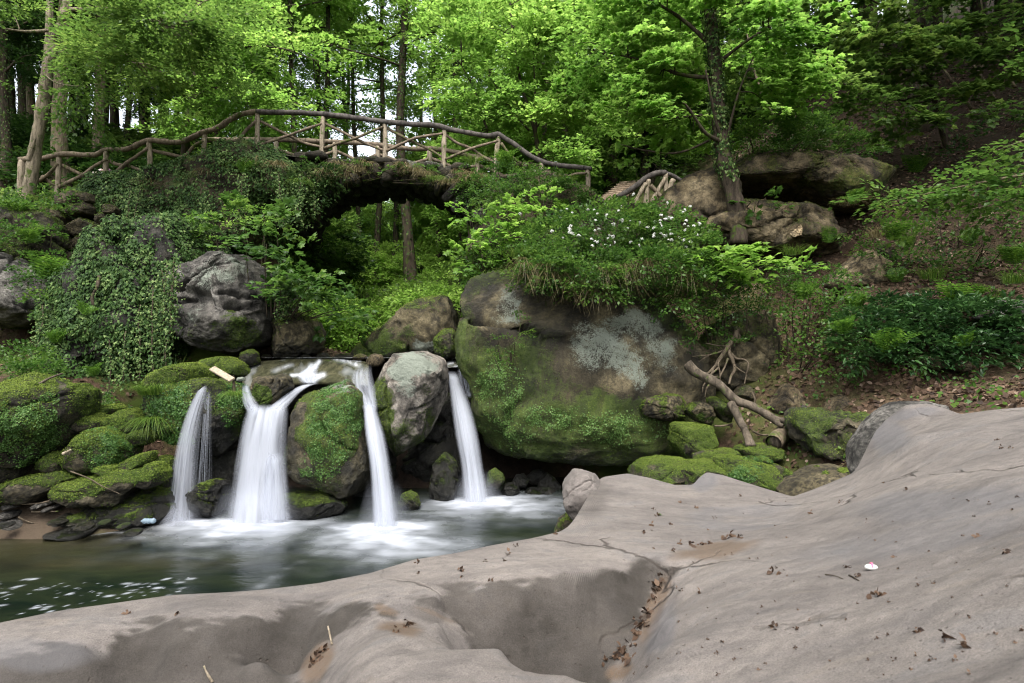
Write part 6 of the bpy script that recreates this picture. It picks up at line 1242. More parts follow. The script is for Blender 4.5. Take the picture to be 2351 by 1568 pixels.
# ------------------------------------------------------------------ bushes and saplings
def px_bush(name, label, lobes, lmat, lsize, per, cat='bush', shape='simple', group=None, L=(.25,.5), droop=.25, tilt=.45, up=.3, stems=10, wr=.5, front=(0,-.4,0), aspect=1.0, bmat='bark_dark', dens=.6):
    """lobes (px,py,Y,rx,ry,depth,n)"""
    c0_ = P(*lobes[0][:3]); bz = min(P(a[0], a[1]+a[4], a[2])[2] for a in lobes); b = np.array([c0_[0], c0_[1], bz]); t = thing(name, label, cat, b, group); b = np.array(t.location)
    cen, ax = [], []
    for px,py,Y,rx,ry,dp,n in lobes:
        n = max(3, int(n*dens)); c = P(px,py,Y); p, d = ellipsoid_pts(c, (rx/F*Y, dp, ry/F*Y), n, .3); cen.append(p); ax.append(d*[1,1,.5] + np.array([0,0,up]) + np.asarray(front))
    cen = np.vstack(cen); ax = np.vstack(ax) + rng.normal(0,.3,(len(cen),3))
    Lr = rng.uniform(*L, len(cen)); var = np.clip(.45 + .7*fbm(cen, 1.6, 3, 23) + .12*rng.normal(0,1,len(cen)), 0, 1)
    V, Fl, vv = sprays(cen, ax, Lr, Lr*wr, per, lsize, shape, droop, tilt, .08, var, aspect)
    mesh('foliage', V-b, Fl, M[lmat], t, {'var': vv}, smooth=False)
    J = Join()
    for i_ in rng.choice(len(cen), min(stems, len(cen)), replace=False):
        e = cen[i_]; s_ = np.array([b[0]+(e[0]-b[0])*.55, b[1]+.25+(e[1]-b[1])*.4, min(bz, e[2]-.1)]); mid = (s_+e)/2 + rng.normal(0,.05,3)
        V, Fs = tube(np.array([s_, mid, e]), [.014,.010,.005], 8, 5); J.add(V-b, Fs)
    J.build('stems', M[bmat], t)
    return t
fb = px_bush('flowering_shrub', 'green shrub with many white flower balls draped over the huge boulder', [(1280,560,11.8,80,50,.7,170),(1400,530,11.9,120,55,.8,260),(1520,540,11.8,90,55,.7,190),(1330,620,10.9,110,40,.4,190),(1500,620,10.8,110,40,.4,150),(1580,580,11.3,50,50,.5,90),(1380,655,10.6,60,30,.25,60),(1250,620,11.0,50,40,.4,90),(1560,660,10.7,50,30,.3,50),(1590,720,10.9,24,50,.2,30)], 'leaf_shrub', .07, 32, L=(.22,.45), stems=80, up=.15, dens=.72)
# flower balls: one shared mesh of small petals, many copies
fp = unit(rng.normal(0,1,(46,3))); fp[:,2] = np.abs(fp[:,2])*.9
V, Fl, vv = leaves(fp*.045, fp+rng.normal(0,.3,fp.shape), rng.normal(0,1,fp.shape), .028, 'simple', None, 1.8)
fl0 = mesh('flower', V, Fl, M['petal'], fb, {'var': vv}, smooth=False)
pf = []
for cx_, cy_, sx, sy, n in [(1430,515,100,26,30),(1330,545,45,22,10),(1585,560,18,28,14),(1560,520,30,18,8),(1500,525,50,22,12),(1425,478,8,8,6),(1315,530,8,6,5),(1390,565,20,10,5),(1540,545,30,20,6)]:
    for k in range(n): pf.append(P(cx_+rng.normal(0,sx*.8), cy_+rng.normal(0,sy*.9), (11.0 if cy_ > 500 else 11.6)+rng.uniform(-.2,.15)))
for k, p_ in enumerate(pf[:98]):
    f_ = fl0 if k == 0 else fl0.copy()
    if k: col.objects.link(f_); f_.parent = fb
    f_.location = [float(v) for v in p_ - np.array(fb.location)]; s_ = rng.uniform(.35,.7); f_.scale = (s_,s_,s_); f_.rotation_euler = (rng.normal(0,.4)+.5, rng.normal(0,.4), rng.random()*6)
px_bush('bush', 'dense small-leaved green bush on top of the right rock shelf', [(1760,315,13.2,50,30,.5,80),(1830,320,13.2,60,35,.6,110),(1900,330,13.3,50,25,.5,60),(1870,290,13.4,40,20,.4,40),(1960,345,13.5,50,14,.4,36),(1720,330,13.1,30,24,.4,34)], 'leaf_shrub', .07, 40, L=(.25,.5), stems=14)
px_bush('evergreen_bush', 'low dark glossy-leaved evergreen bush on the bank at the right', [(2000,760,9.7,90,50,.5,110),(2110,740,9.5,80,50,.5,110),(2220,740,9.3,80,50,.5,110),(2320,740,9.1,70,55,.5,110),(2100,800,9.1,100,30,.3,60),(2260,800,8.9,100,30,.3,70),(1950,800,9.5,50,30,.3,30),(2420,750,9,60,50,.5,50),(2060,700,9.9,60,20,.3,30),(2180,695,9.7,70,18,.3,30)], 'leaf_laurel', .095, 14, 'bush', 'oval', None, (.14,.26), .5, .4, .35, 40, .6, aspect=.62, dens=1.25)
SH = 'leafy undergrowth bushes in the gorge behind the bridge'
gl = [(690,700,15.4,40,24,.5,40),(740,715,16,50,30,.7,60),(800,720,17,60,30,.9,70),(870,730,17.5,60,24,1,60),(940,700,17.5,60,28,.9,60),(1000,665,17,40,30,.6,46),(1040,650,16.6,30,40,.5,40),(820,765,16.5,60,26,.7,46),(980,695,15.5,50,18,.5,34),(740,775,15.6,40,24,.5,30),(1045,700,14.6,26,16,.4,20),(700,640,22,24,30,.6,20)]
for k, g in enumerate(gl):
    px_bush('undergrowth_bush', 'bright green undergrowth bush in the gorge seen through the arch', [g], 'leaf_glade', .10 + .002*max(0,g[2]-16), 44, group=SH, L=(.45,.9), up=.1, stems=4, wr=.5, droop=.2)
px_bush('maple_sapling', 'young maple spreading big leaves in front of the overhanging grey boulder', [(590,545,12.0,50,18,.4,10),(640,580,11.9,50,26,.4,18),(720,650,12.4,70,24,.5,32),(680,665,11.9,60,16,.4,20),(600,655,11.4,40,12,.2,5),(770,715,13.2,50,18,.6,22),(640,510,12.6,40,16,.4,10),(500,505,12.9,40,14,.3,8),(580,490,13,50,16,.3,12)], 'leaf_shrub', .135, 12, 'sapling', 'maple', None, (.35,.6), .15, .25, .1, 26, .5, dens=.75)
px_bush('maple_sapling', 'lime green young maple at the right foot of the arch', [(1090,480,13.2,34,12,.3,10),(1085,555,12.9,34,14,.3,10),(1125,520,13,30,18,.3,11),(1085,590,12.8,40,14,.3,12),(1130,560,12.8,40,20,.3,12),(1075,500,13.1,14,8,.2,4)], 'leaf_lime', .12, 12, 'sapling', 'maple', None, (.3,.55), .15, .25, .1, 14, .5)
px_bush('maple_sapling', 'taller lime green young maple beside the stump-like stone', [(1240,460,13.4,40,18,.3,16),(1215,490,13.3,50,18,.3,18),(1180,515,13.2,40,14,.3,12),(1265,490,13.2,24,14,.2,8),(1250,520,13,20,10,.2,5)], 'leaf_lime', .12, 12, 'sapling', 'maple', None, (.3,.5), .15, .25, .1, 10, .5)
px_bush('maple_sapling', 'spray of bright maple leaves jutting out below the ivy-clad maple trunk', [(1660,585,10.9,70,12,.3,16),(1720,600,10.8,80,16,.3,20),(1700,575,11,60,10,.3,12),(1780,610,10.9,40,12,.2,8),(1640,610,10.8,40,12,.2,8)], 'leaf_lime', .135, 12, 'sapling', 'maple', None, (.35,.6), .15, .22, .0, 12, .5)
px_bush('maple_sapling', 'small dark maple seedling on the rock right of the trunk, in front of the crack', [(1740,455,11.9,40,8,.2,7)], 'leaf_shrub', .12, 12, 'sapling', 'maple', None, (.3,.5), .15, .25, .1, 4, .5)
px_bush('bramble', 'loose bramble thicket trailing down the right bank above the earth hollow', [(1860,640,10.8,70,30,.4,40),(1900,680,10.4,60,40,.4,46),(1870,740,10,40,40,.3,34),(1880,800,9.9,30,40,.3,24),(1820,690,10.8,50,30,.3,24),(1940,690,10.2,50,24,.3,28),(1900,850,9.7,22,16,.2,8),(1760,660,11.2,50,30,.4,24)], 'leaf_shrub', .062, 26, L=(.3,.5), stems=16, droop=.35)
px_bush('bush', 'green leafy herbs at the foot of the slope, right of the angular boulder', [(2050,590,11.2,50,24,.4,30),(2090,560,11.6,40,30,.4,26),(2110,610,11,40,16,.3,18),(2000,540,12.4,50,20,.4,26)], 'leaf_shrub', .07, 26, L=(.25,.45), stems=10)
px_bush('bush', 'scattered green seedlings half way up the right slope', [(2250,470,11.5,60,16,.3,20),(2180,520,11.8,60,18,.3,22),(2300,560,10.6,50,18,.3,18),(2340,510,10.8,40,16,.3,14),(2150,600,10.8,40,10,.2,10),(2280,610,10.4,40,16,.2,14)], 'leaf_shrub', .075, 22, L=(.3,.5), stems=10)
px_bush('bush', 'dark leafy twigs high on the right hillside by the hollow', [(2290,400,12.5,60,40,.5,24),(2300,300,13,50,20,.4,12),(2200,360,13.8,60,14,.4,14)], 'leaf_dark', .09, 22, L=(.35,.6), stems=10)
px_bush('bush', 'leafy growth over the earth bank under the roots', [(1680,690,11,60,40,.3,50),(1640,650,11.1,40,30,.3,30),(1740,640,11.2,50,30,.3,34),(1690,790,10.9,30,30,.2,12),(1600,700,11,24,40,.2,26)], 'leaf_dark', .055, 36, L=(.25,.45), stems=12, droop=.4)
px_bush('bush', 'low green cover on the bank at the right end of the bridge', [(1160,410,14.4,60,20,.5,70),(1240,420,14.2,60,20,.5,70),(1300,440,14.2,50,20,.5,60),(1200,460,13.9,60,24,.4,60),(1130,450,13.9,40,30,.3,40),(1330,480,14.2,40,16,.3,24),(1390,480,15,40,14,.4,30),(1440,500,14.6,40,16,.4,40),(1180,560,13.2,60,40,.4,70),(1110,620,12.9,40,40,.4,60),(1140,680,12.2,30,30,.3,24)], 'leaf_shrub', .06, 40, L=(.22,.42), stems=20)
px_bush('bush', 'leafy herbs with tiny white flowers on the left bank', [(190,935,10.2,40,14,.25,44),(160,960,10,24,12,.2,20),(240,930,10.4,30,10,.2,24)], 'leaf_shrub', .04, 40, L=(.15,.28), stems=8)
px_bush('bush', 'nettles and grass growing at the mouth of the left cave', [(40,825,10.8,60,22,.4,50),(90,850,10.6,50,16,.3,36),(20,850,10.4,50,14,.3,30),(130,870,10.4,40,12,.3,20)], 'leaf_shrub', .06, 30, L=(.2,.4), stems=12, up=.6)
px_bush('bush', 'ferny green growth over the left slope under the leaning tree', [(30,480,13.4,60,30,.5,60),(60,540,12.9,60,30,.4,46),(20,560,12.6,40,30,.4,30),(110,470,13.8,50,20,.4,36),(100,620,12.2,30,30,.3,30),(120,690,12,30,24,.3,24)], 'leaf_shrub', .07, 34, L=(.25,.5), stems=12, droop=.4)
px_bush('bush', 'lime green sprig growing out of the ivy left of the arch', [(560,470,13.7,24,14,.25,14),(570,500,13.5,40,14,.25,14),(480,520,13.3,50,14,.3,20),(440,545,13,40,12,.25,14)], 'leaf_lime', .075, 24, L=(.25,.4), stems=6)
px_bush('bush', 'little creeping plant with light leaves on the face of the huge boulder', [(1165,790,10.65,24,20,.06,12),(1140,830,10.65,24,18,.06,10),(1180,740,10.8,20,12,.06,5),(1200,770,10.7,20,12,.05,5)], 'leaf_shrub', .05, 20, L=(.15,.25), stems=6)

px_bush('bush', 'thin fringe of small herbs along the near edge of the bridge deck', [(x_, 378 + (x_-740)*.03 + (8 if x_ > 980 else 0), 15.12, 26, 12, .18, 16) for x_ in range(700, 1120, 34)], 'leaf_shrub', .055, 30, L=(.15,.32), stems=12, droop=.5, dens=.3)
px_bush('ivy', 'loose ivy trailing over the left haunch of the arch', [(700,420,15.0,30,40,.18,46),(735,400,15.1,24,26,.15,34),(690,470,14.9,20,34,.18,30),(770,392,15.15,24,16,.12,20),(655,430,14.7,30,40,.2,40),(720,455,15.0,14,24,.12,12)], 'leaf_ivy', .075, 24, cat='ivy', shape='ivy', L=(.2,.45), stems=16, droop=.7, up=-.2, dens=.9)
px_bush('ivy', 'loose ivy and herbs trailing over the right haunch of the arch', [(1085,430,15.0,26,24,.18,26),(1100,425,14.9,30,24,.2,30),(1130,470,14.5,24,30,.2,20)], 'leaf_shrub', .07, 24, cat='ivy', L=(.2,.4), stems=10, droop=.6, up=-.1, dens=.9)
# ------------------------------------------------------------------ ivy curtains
def ivy_on(label, src, n, size, wfun, hang=0, hl=None, off=.16):
    V, T = src[1], src[2]; N = src[3]; w = wfun(V, N); p, nr = scatter(V, T, n, w)
    t = thing('ivy', label, 'ivy', (float(V[:,0].mean()), float(V[:,1].min()), float(V[:,2].min()))); b = np.array(t.location)
    clump = .5+.5*fbm(p, 2.4, 3, 5); p = p + nr*(rng.random((n,1))*off*(.3+clump[:,None])); tip = np.tile([0,-.15,-1.],(n,1)) + rng.normal(0,.5,(n,3))
    nr2 = nr*[1,1,.6] + rng.normal(0,.38,(n,3)) + np.array([0,-.35,.35]); v = np.clip(.40 + .5*fbm(p, 3, 3, 9) + rng.normal(0,.2,n), 0, 1)
    Vl, Fl, vv = leaves(p-b, nr2, tip, size*rng.uniform(.6,1.35,n), 'ivy', v, .9); mesh('foliage', Vl, Fl, M['leaf_ivy'], t, {'var': vv}, smooth=False)
    if hl:
        J = Join(); P_, = [[]]
        for a in hl:
            c = polyline(np.array([P(*x) for x in a]), 60); c = c + np.cumsum(rng.normal(0,.006,c.shape),0); V2, F2 = tube(c, [.012]*60, 60, 5); J.add(V2-b, F2); P_.append(np.repeat(c, 5, 0))
        J.build('vines', M['root'], t)
        c = np.vstack(P_); m_ = len(c); c = c + rng.normal(0,.07,c.shape)
        Vl, Fl, vv = leaves(c-b, np.tile([0,-.8,.4],(m_,1))+rng.normal(0,.45,(m_,3)), np.tile([0,0,-1.],(m_,1))+rng.normal(0,.5,(m_,3)), size*rng.uniform(.6,1.2,m_), 'ivy', None, .9)
        mesh('hanging_leaves', Vl, Fl, M['leaf_ivy'], t, {'var': vv}, smooth=False)
    return t
ivy_on('thick curtain of dark ivy hanging over the left rock bank', bankN, 30000, .064, lambda V,N: np.clip(.25-N[:,1],0,1)*np.clip(.55+2.4*fbm(V,1.5,4,3),.05,1),
       hl=[[(372,620,11.5),(370,700,11.4),(366,790,11.4),(362,858,11.4)],[(385,610,11.5),(386,700,11.45),(384,780,11.4),(382,840,11.4)],[(398,600,11.5),(400,670,11.4),(396,740,11.4)],[(350,640,11.4),(346,740,11.3),(344,850,11.3)],[(392,640,11.5),(390,740,11.4),(376,850,11.4)],[(322,700,11.3),(318,800,11.3),(320,868,11.3)],
           [(100,700,11.6),(96,740,11.5),(90,790,11.5),(84,815,11.5)],[(290,760,11.3),(288,830,11.2),(282,890,11.2)],[(250,780,11.3),(252,850,11.2),(248,920,11.1)],[(655,640,12.2),(652,690,12.1),(650,730,12.1)],[(378,690,11.4),(380,760,11.4),(372,800,11.4)]])
ivy_on('sprawling ivy with dry stems covering the bank under the left half of the bridge', bankA, 25000, .064, lambda V,N: np.clip(.3-N[:,1]+.5*np.clip(N[:,2],0,1),0,1)*np.clip(.5+2.4*fbm(V,1.4,4,4),.04,1),
       hl=[[(300,430,14.0),(292,480,13.9),(285,540,13.7)],[(470,450,13.9),(472,500,13.8),(474,540,13.6)],[(330,400,14.2),(318,460,14),(305,530,13.7)],[(560,400,14.1),(556,460,13.9),(552,520,13.8)],[(690,420,14.4),(692,470,14.3),(688,510,14.2)],[(720,400,14.9),(722,440,14.8),(726,480,14.7)],[(640,400,14.2),(645,460,14.1),(648,510,14)]])

# ------------------------------------------------------------------ grasses and ferns
def blades(n, spread, h, lean, wid=.010, dropy=.5, seg=4):
    """a tuft of arching blades at the origin"""
    an = rng.random(n)*6.283; r = rng.random(n)**.5*spread; b0 = np.column_stack([np.cos(an)*r, np.sin(an)*r, np.zeros(n)])
    dr = np.column_stack([np.cos(an)+rng.normal(0,.5,n)+lean[0], np.sin(an)+rng.normal(0,.5,n)+lean[1], np.zeros(n)]); hh = h*rng.uniform(.5,1.15,n)
    sd = unit(np.cross(dr, [0,0,1])); V = []; 
    for k in range(seg+1):
        u = k/seg; c = b0 + dr*(hh*.45*u**1.6*(.5+dropy))[:,None] + np.array([0,0,1])*(hh*(u - dropy*u**2.3) + lean[2]*hh*u)[:,None]
        w_ = wid*(1-u*.92)*(.7+.6*rng.random(n)) if k else np.full(n, wid); V += [c - sd*w_[:,None]*.5, c + sd*w_[:,None]*.5]
    V = np.stack(V, 1); m = 2*(seg+1); f = np.array([[2*k,2*k+1,2*k+3,2*k+2] for k in range(seg)])
    return V.reshape(-1,3), (f[None]+(np.arange(n)*m)[:,None,None]).reshape(-1,4), np.repeat(rng.random(n), m)
def tuft(label, px, py, Y, n, spread, h, lean=(0,-.3,0), mat='grass', drop=.5, wid=.012, name='grass_tuft', group=None):
    V, Fq, vv = blades(n, spread, h, lean, wid, drop); o = mesh(name, V, Fq, M[mat], None, {'var': vv}, smooth=False); o.location = [float(v) for v in P(px,py,Y)]
    return tag(o, label, 'grass', group)
tuft('long bright grass tuft spilling over the left moss mound above the falls', 352, 905, 10.0, 340, .22, .5, (-.3,-.5,0), drop=.75)
tuft('trailing grass on the right side of the leafy green rock face by the broad fall', 538, 908, 9.85, 130, .1, .38, (.2,-.5,-.2), drop=1.0, wid=.009)
tuft('tall thin grass stems rising behind the moss mound above the falls', 398, 880, 10.6, 26, .08, .42, (0,0,.2), drop=.1, wid=.010)
tuft('grass fringe hanging down the front of the leafy green rock face by the thin fall', 345, 960, 9.95, 200, .2, .45, (-.2,-.6,-.5), drop=1.1, wid=.009)
HG = 'tufts of pale grass hanging from the edge of the bridge'
for px, py, n in [(815,392,160),(790,405,80),(838,378,80),(950,392,140),(975,402,120),(1002,412,130),(1030,420,110),(1085,405,260),(1105,415,240),(1070,415,140),(930,382,80),(745,398,160),(720,412,120),(690,420,100),(640,380,120),(590,372,120),(540,382,90),(470,398,80),(345,420,90),(775,378,70),(1055,398,80)]:
    tuft('pale dry grass tuft hanging from the edge of the bridge', px, py, YN-.36 if px > 700 else YN-.95, n, .17, .5, (0,-.6,-.4), 'dry_grass' if rng.random() < .65 else 'grass', 1.05, .011, group=HG)
for px, py, lab in [(1085,375,'fresh green grass on the bridge edge by the eighth post'),(1300,420,'fresh green grass under the last log of the bridge railing'),(1165,640,'yellow-green grass at the top left edge of the huge boulder'),(1190,590,'thin bright grass at the left end of the flowering shrub'),(1950,470,'grass tuft hanging off the right rock shelf'),(2330,650,'dark sedge tuft at the right edge of the photo'),(2140,640,'fresh grass on the earth above the evergreen bush'),(100,470,'long grass by the foot of the leaning forked tree'),(1820,585,'grass tuft under the lower right rock shelf'),(2020,545,'dry grass over the angular boulder')]:
    Yk = {1085:15.3,1300:14.0,1165:12.0,1190:12.0,1950:12.7,2330:9.6,2140:10.6,100:14.2,1820:12.2,2020:11.8}[px]
    tuft(lab, px, py, Yk, 150, .18, .45, (0,-.3,0), 'dry_grass' if 'dry' in lab or 'hanging' in lab else 'grass', .7 if 'hanging' not in lab else 1.1, .012)
# dead roots and dry stems hanging under the shrub on the huge boulder
V, Fq, vv = [], [], []; n0 = 0
for k in range(46):
    v_, f_, a_ = blades(34, .14, .5, (0,-.25,-.6), .012, 1.2); px = rng.uniform(1190,1610); py = 630 + 25*math.sin(px*.02) + rng.uniform(-30,35)
    V.append(v_+P(px,py,10.62+.25*rng.random()+ (.5 if px < 1200 else 0))); Fq.append(f_+n0); vv.append(a_*.35); n0 += len(v_)
hb = np.array([2.4,11.2,3.5]); ho = mesh('hanging_roots', np.vstack(V)-hb, np.vstack(Fq), M['dry_grass'], None, {'var': np.concatenate(vv)}, smooth=False); ho.location = hb
tag(ho, 'fringe of dead brown roots hanging under the flowering shrub', 'roots', None, 'stuff')
def make_fern(name, label, nf, L, pairs=13, sub=True):
    Vs, Fs, As, n0 = [], [], [], 0; J = Join()
    for k in range(nf):
        an = k*2*math.pi/nf + rng.normal(0,.25); el_ = rng.uniform(.95,1.42); u = np.linspace(0,1,pairs+2)[1:]; dr = np.array([math.cos(an), math.sin(an), 0]); Lk = L*rng.uniform(.75,1.1)
        def cv(u): return dr*(Lk*(u*math.cos(el_)+.22*u**2.2))[:,None] + np.array([0,0,1])*(Lk*(u*math.sin(el_) - .36*u**2.6))[:,None]
        c = cv(u); c2 = cv(u+.02); tg = unit(c2-c); sd = unit(np.cross(tg, [0,0,1])); nn = np.cross(sd, tg); wl = Lk*.26*np.sin(np.pi*np.clip(u*.86+.14,0,1))**.8+.012
        for s in (-1, 1):
            tip = sd*s + tg*.35; tip[:,2] -= .12
            for q_ in (0.33,0.66,1.0) if sub else (1.0,):
                pp = c + (sd*s + tg*.2)*(wl*(q_-.34))[:,None] if sub else c
                v_, f_, a_ = leaves(pp, nn+rng.normal(0,.12,nn.shape), tip, wl*(.5 if sub else 1), 'simple', np.clip(.45+rng.normal(0,.25,len(c))+rng.normal(0,.15),0,1), .62 if sub else .7)
                Vs.append(v_); Fs.append(f_+n0); As.append(a_); n0 += len(v_)
    return np.vstack(Vs), np.vstack(Fs), np.concatenate(As)
fern_me = [make_fern('fern','',11,.62), make_fern('fern','',8,.55)]
ferns = [('fern growing at the bridge edge beside the ninth post',1165,388,15.1,1.25),('fern on the left slope above the lichen boulder',70,560,12.6,1.1),('wide bright fern right of the lichen boulder at the left',105,645,12.0,1.3),('small bright fern in the ivy curtain',195,725,11.15,.75),('drooping fern hanging in the dark left cave mouth',128,790,11.4,.7),('fern at the foot of the ivy curtain, above the dead leaves',215,865,11.0,.7),
         ('fern below the leaning forked tree at the left',40,500,13.2,1.1),('fern on the right slope beside the shelf edge',1965,470,12.4,1.0),('big fern under the right rock shelf, above the angular boulder',2050,555,11.6,1.0),('small fern with upright fronds right of the big one under the shelf',2085,570,11.4,.8),('large fern on the bank behind the evergreen bush',2200,720,9.9,1.35),('second large fern behind the evergreen bush, farther right',2270,725,9.7,1.1),
         ('bright yellow-green fern in front of the evergreen bush',2035,815,8.95,.95),('shaded fern at the left end of the evergreen bush',1940,770,9.4,.85),('dark fern beside the angular boulder, over the bramble',1965,715,10.2,.85),('fern by the taller lime maple at the right end of the bridge',1290,490,13.9,.8),('fern in the leaf litter high on the right slope',2150,470,13,1.0),('fern in the leaf litter right of the big shelf',2230,560,11.6,.9),('fern at the right edge above the flat stones',2330,610,10.2,1.0),('low fern on the bare earth left of the mossy capped stone',2060,650,10.9,.8),('fern arching over the earth hollow',1850,690,10.6,.9),('fern at the right end of the lower shelf',1900,560,12.4,.9),('fern under the dark hollow of the right hillside',2100,400,14.5,1.1),('little fern hanging from the wet moss right of the falls',2215,800,8.8,.7),('small fern on the ivy bank near the middle of the left railing',560,400,14.2,.8)]
for k, (lab, px, py, Y, s) in enumerate(ferns):
    V, Fl, vv = fern_me[k%2]
    if k < 2: o = mesh('fern', V, Fl, M['fern'], None, {'var': vv}, smooth=False); fern_o = (locals().get('fern_o') or []) + [o]
    else: o = fern_o[k%2].copy(); col.objects.link(o)
    o.location = [float(v) for v in P(px,py,Y)]; o.rotation_euler = (.15,0,rng.random()*6.28); o.scale = (s,s,s); tag(o, lab, 'fern')

# ------------------------------------------------------------------ leaf litter and ground herbs
def litter_on(name, label, V, T, n, wfun, size, mat='litter', lift=.02, cat=None, shape='oval', vfun=None, up=.5):
    N = vnormals(V, T); p, nr = scatter(V, T, n, wfun(V, N)); p = p + nr*rng.random((n,1))*lift
    v = np.clip(rng.normal(.42,.25,n),0,1) if vfun is None else vfun(n)
    Vl, Fl, vv = leaves(p, nr+rng.normal(0,up,(n,3)), rng.normal(0,1,(n,3)), size*rng.uniform(.6,1.3,n), shape, v, 1.2)
    return tag(mesh(name, Vl, Fl, M[mat], None, {'var': vv}, smooth=False), label, None, None, 'stuff')
GT = np.vstack([TF[:,[0,1,2]], TF[:,[0,2,3]]])
def wr(V,N):
    return sstep(3.2,5.0,V[:,0]-.2*(V[:,1]-9))*(V[:,1]>5.5)*(V[:,1]<24)*(V[:,0]<16)*np.clip(.55+1.6*fbm(V,.9,3,41),0.05,1)*np.exp(-np.maximum(V[:,1]-11,0)/7)
litter_on('leaf_litter', 'brown fallen beech leaves covering the right slope', TV, GT, 42000, wr, .075)
litter_on('leaf_litter', 'fallen leaves scattered over the left slope and wood floor', TV, GT, 9000, lambda V,N: (V[:,0]<-3)*(V[:,0]>-14)*(V[:,1]>10)*(V[:,1]<26)*(V[:,2]>.6)*np.clip(.4+fbm(V,.8,3,43),0.05,1), .08)
def wg(V,N):
    return ((V[:,0]<3)*(V[:,0]>-14)*(V[:,1]>13.5)*(V[:,1]<40)*(V[:,2]>2.75)*np.exp(-np.maximum(V[:,1]-16,0)/10)*np.clip(.5+1.2*fbm(V,.5,3,45),0,1))
litter_on('ground_cover', 'low green herbs covering the floor of the wood and gorge', TV, GT, 30000, wg, .13, 'leaf_mid', .35, shape='simple', vfun=lambda n: np.clip(rng.normal(.5,.25,n),0,1))
litter_on('ground_cover', 'sparse green seedlings on the right slope', TV, GT, 8000, lambda V,N: wr(V,N)*np.clip(fbm(V,1.6,3,49)*4,0,1), .075, 'leaf_shrub', .18, shape='simple', vfun=lambda n: np.clip(rng.normal(.5,.25,n),0,1))

# ------------------------------------------------------------------ small things on the ledge
sh = thing('shell', 'small white shell with a pink streak on the right part of the ledge', 'shell', on_ledge(2000,1309))
d, Tr = ico(3); V = d*np.array([.020,.013,.009]) + [0,0,.008]; V[:,2] += 0.0
mesh('shell_half', V, Tr, M['petal'], sh, {'var': np.full(len(V),.8)})
V, Fs = tube(np.array([[-.003,-.012,.012],[.0,-.006,.0175],[.004,.003,.019],[.001,.010,.0165]]), [.0022,.003,.003,.0015], 12, 6); mesh('pink_streak', V, Fs, plain_mat('pink stripe', (.45,.08,.16), (.6,.15,.25)), sh)
DL = 'dry leaf scraps on the foreground ledge'; scrap = []
for k in range(5):
    n = 9; v_, f_, a_ = leaves(rng.normal(0,.006,(n,3))*[1,1,.4]+[0,0,.006], rng.normal(0,.6,(n,3))+[0,0,.6], rng.normal(0,1,(n,3)), rng.uniform(.008,.02,n), 'oval'); scrap.append((v_,f_,a_*.6))
big = [(1775,1318,1.9),(2015,1372,1.9),(1970,1325,1.0),(1945,1303,1.0),(1606,1365,1.0),(1775,1448,1.2),(1830,1448,.9),(2105,1455,1.1),(2180,1470,1.2),(2215,1490,1.2),(1590,1255,1.8),(1612,1252,1.6),(1630,1248,1.4),(1660,1238,1.9),(1680,1233,1.8),(1700,1236,1.4),(1510,1185,1.6),(1478,1225,1.3),(1600,1168,1.2),(1560,1250,1.2),(1545,1267,1),(1058,1312,1.6),(1060,1325,.8),(1160,1288,.8),(1165,1275,1.4),(1115,1290,.8),(960,1292,1.3),(960,1318,.8),(1130,1336,1),(1275,1222,1.1),(1185,1255,1),(1700,1140,1.2),(1540,1205,1.2),(1560,1155,1),(1495,1208,1.3),(1640,1190,1),(1500,1170,1.0),(408,1410,1.1),(287,1411,1.1),(2300,1030,1),(2320,1030,1),(2290,1010,.9),(2310,1272,1.0),(1510,1345,2.2),(1505,1362,2.2),(1520,1335,1.8),(1500,1380,1.8),(1490,1410,2.3),(1475,1440,2.4),(1460,1460,2.2),(1445,1490,2.2),(1430,1510,2.2),(1410,1518,2.0),(1440,1518,2.4),(1425,1500,1.8),(1465,1430,1.8),(1390,1522,1.6),(930,1440,1.6),(945,1435,1.6),(912,1452,1.2),(735,1510,2),(745,1495,1.8),(720,1525,2),(2240,1235,1),(1860,1180,1.2),(1930,1155,1.2),(2030,1110,1.0),(2080,1125,1.1)]
for k in range(110): big.append((rng.uniform(1450,2350), rng.uniform(1130,1560), rng.uniform(.25,.6)))
sc_o = []
for k, (px,py,s) in enumerate(big):
    p_ = on_ledge(px,py); v_,f_,a_ = scrap[k%5]
    if len(sc_o) < 5: o = mesh('leaf_scrap', v_, f_, M['litter'], None, {'var': a_}, smooth=False); sc_o.append(o)
    else: o = sc_o[k%5].copy(); col.objects.link(o)
    o.location = [float(v) for v in p_]; s *= .78; o.scale = (s,s,s); o.rotation_euler = (0,0,rng.random()*6.28); tag(o, 'dry brown scrap of leaf or bark lying on the grey ledge', 'leaf scrap', DL)
def ledge_stick(label, pts, r, mat='deadwood'):
    p3 = np.array([on_ledge(a,b)+[0,0,c] for a,b,c in pts]); V, Fs = tube(p3-p3[0], np.linspace(r,r*.6,len(p3)), 12, 7, .2, 40, 3); o = mesh('twig', V, Fs, M[mat]); o.location = [float(v) for v in p3[0]]; tag(o, label, 'twig')
ledge_stick('small pale twig standing in the crack at the lower left of the ledge', [(762,1480,.0),(757,1470,.02),(753,1462,.035)], .004, 'post')
ledge_stick('pale twig end at the bottom edge of the photo', [(488,1568,.0),(476,1555,.012),(468,1545,.02)], .005, 'post')
ledge_stick('dark thin stick near the shell on the ledge', [(1950,1325,.003),(1962,1330,.004),(1972,1338,.003)], .003, 'bark_dark')
ledge_stick('second thin dark stick left of the shell on the ledge', [(1895,1322,.003),(1915,1325,.005),(1935,1332,.003)], .002, 'bark_dark')
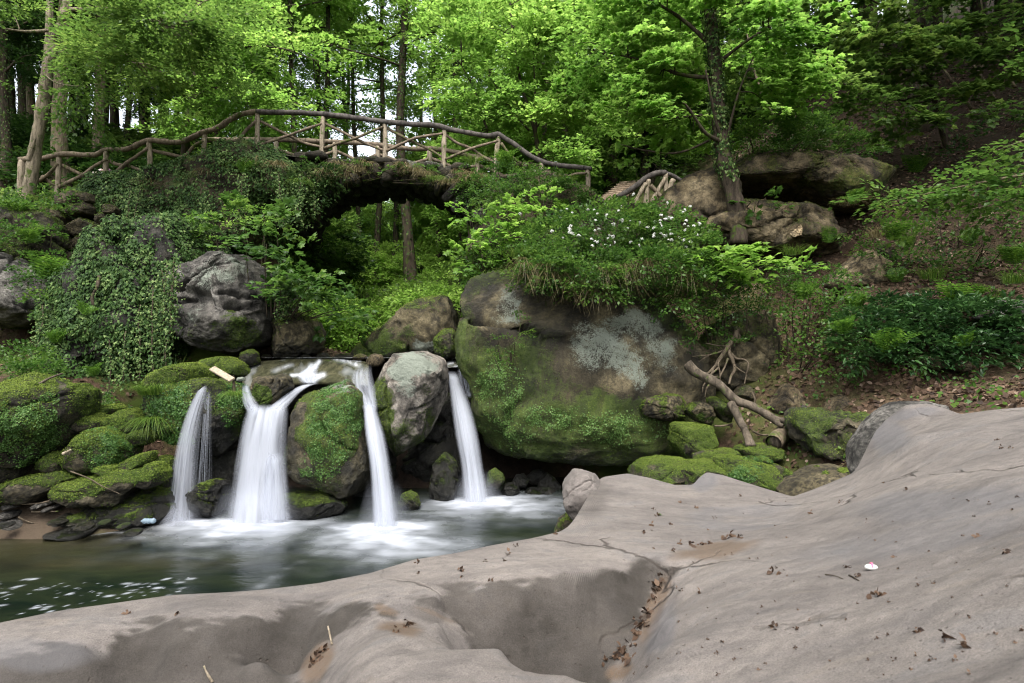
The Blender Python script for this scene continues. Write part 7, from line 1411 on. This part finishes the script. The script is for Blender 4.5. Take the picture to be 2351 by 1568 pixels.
gl_ = leaves(np.array([[0,0,.006],[.01,.005,.006]]), np.array([[.1,0,1.],[-.2,.1,1]]), np.array([[1.,0,.1],[.3,1,.1]]), .03, 'oval', np.array([.3,.6])); lo_ = mesh('green_leaf', gl_[0], gl_[1], M['leaf_shrub'], None, {'var': gl_[2]}); lo_.location = [float(v) for v in on_ledge(1510,1184)]; tag(lo_, 'single green leaf on the far end of the ledge', 'leaf')
# ------------------------------------------------------------------ camera, light, sky
cam = bpy.data.objects.new('camera', bpy.data.cameras.new('camera')); col.objects.link(cam)
cam.location = (0, 0, CZ); cam.rotation_euler = (math.radians(90), 0, 0)
cam.data.sensor_width = 36; cam.data.lens = 36*F/2351; cam.data.clip_end = 600; cam.data.clip_start = .05
cam.data.dof.use_dof = True; cam.data.dof.focus_distance = 10.5; cam.data.dof.aperture_fstop = 7.0
scene.camera = cam
el, az = math.radians(63), math.radians(-174)         # light from high behind the camera, a little to the left
world = bpy.data.worlds.new('World'); scene.world = world; world.use_nodes = True
nt = world.node_tree; nt.nodes.clear()
sky = nt.nodes.new('ShaderNodeTexSky'); sky.sky_type = 'NISHITA'; sky.sun_disc = False
sky.sun_elevation = el; sky.sun_rotation = az; sky.dust_density = 6; sky.air_density = 1.2; sky.ozone_density = 1
hs = nt.nodes.new('ShaderNodeHueSaturation'); hs.inputs['Saturation'].default_value = .35; hs.inputs['Value'].default_value = 3.4
bg = nt.nodes.new('ShaderNodeBackground'); bg.inputs['Strength'].default_value = .15
wo = nt.nodes.new('ShaderNodeOutputWorld')
nt.links.new(sky.outputs[0], hs.inputs['Color']); nt.links.new(hs.outputs[0], bg.inputs['Color']); nt.links.new(bg.outputs[0], wo.inputs[0])
sd = bpy.data.lights.new('sun', 'SUN'); sd.energy = 3.4; sd.angle = math.radians(40); sd.color = (1.0, .95, .86)
so = bpy.data.objects.new('sun', sd); col.objects.link(so)
so.rotation_euler = (math.radians(90) - el, 0, math.pi - az)
so.location = (0, 30, 60)
scene.view_settings.view_transform = 'Standard'; scene.view_settings.look = 'None'; scene.view_settings.exposure = 0
cy = scene.cycles
cy.pixel_filter_type = 'BLACKMAN_HARRIS'; cy.filter_width = 1.1
cy.max_bounces = 9; cy.diffuse_bounces = 6; cy.glossy_bounces = 2; cy.transmission_bounces = 6; cy.transparent_max_bounces = 16
cy.sample_clamp_indirect = 4; cy.caustics_reflective = False; cy.caustics_refractive = False
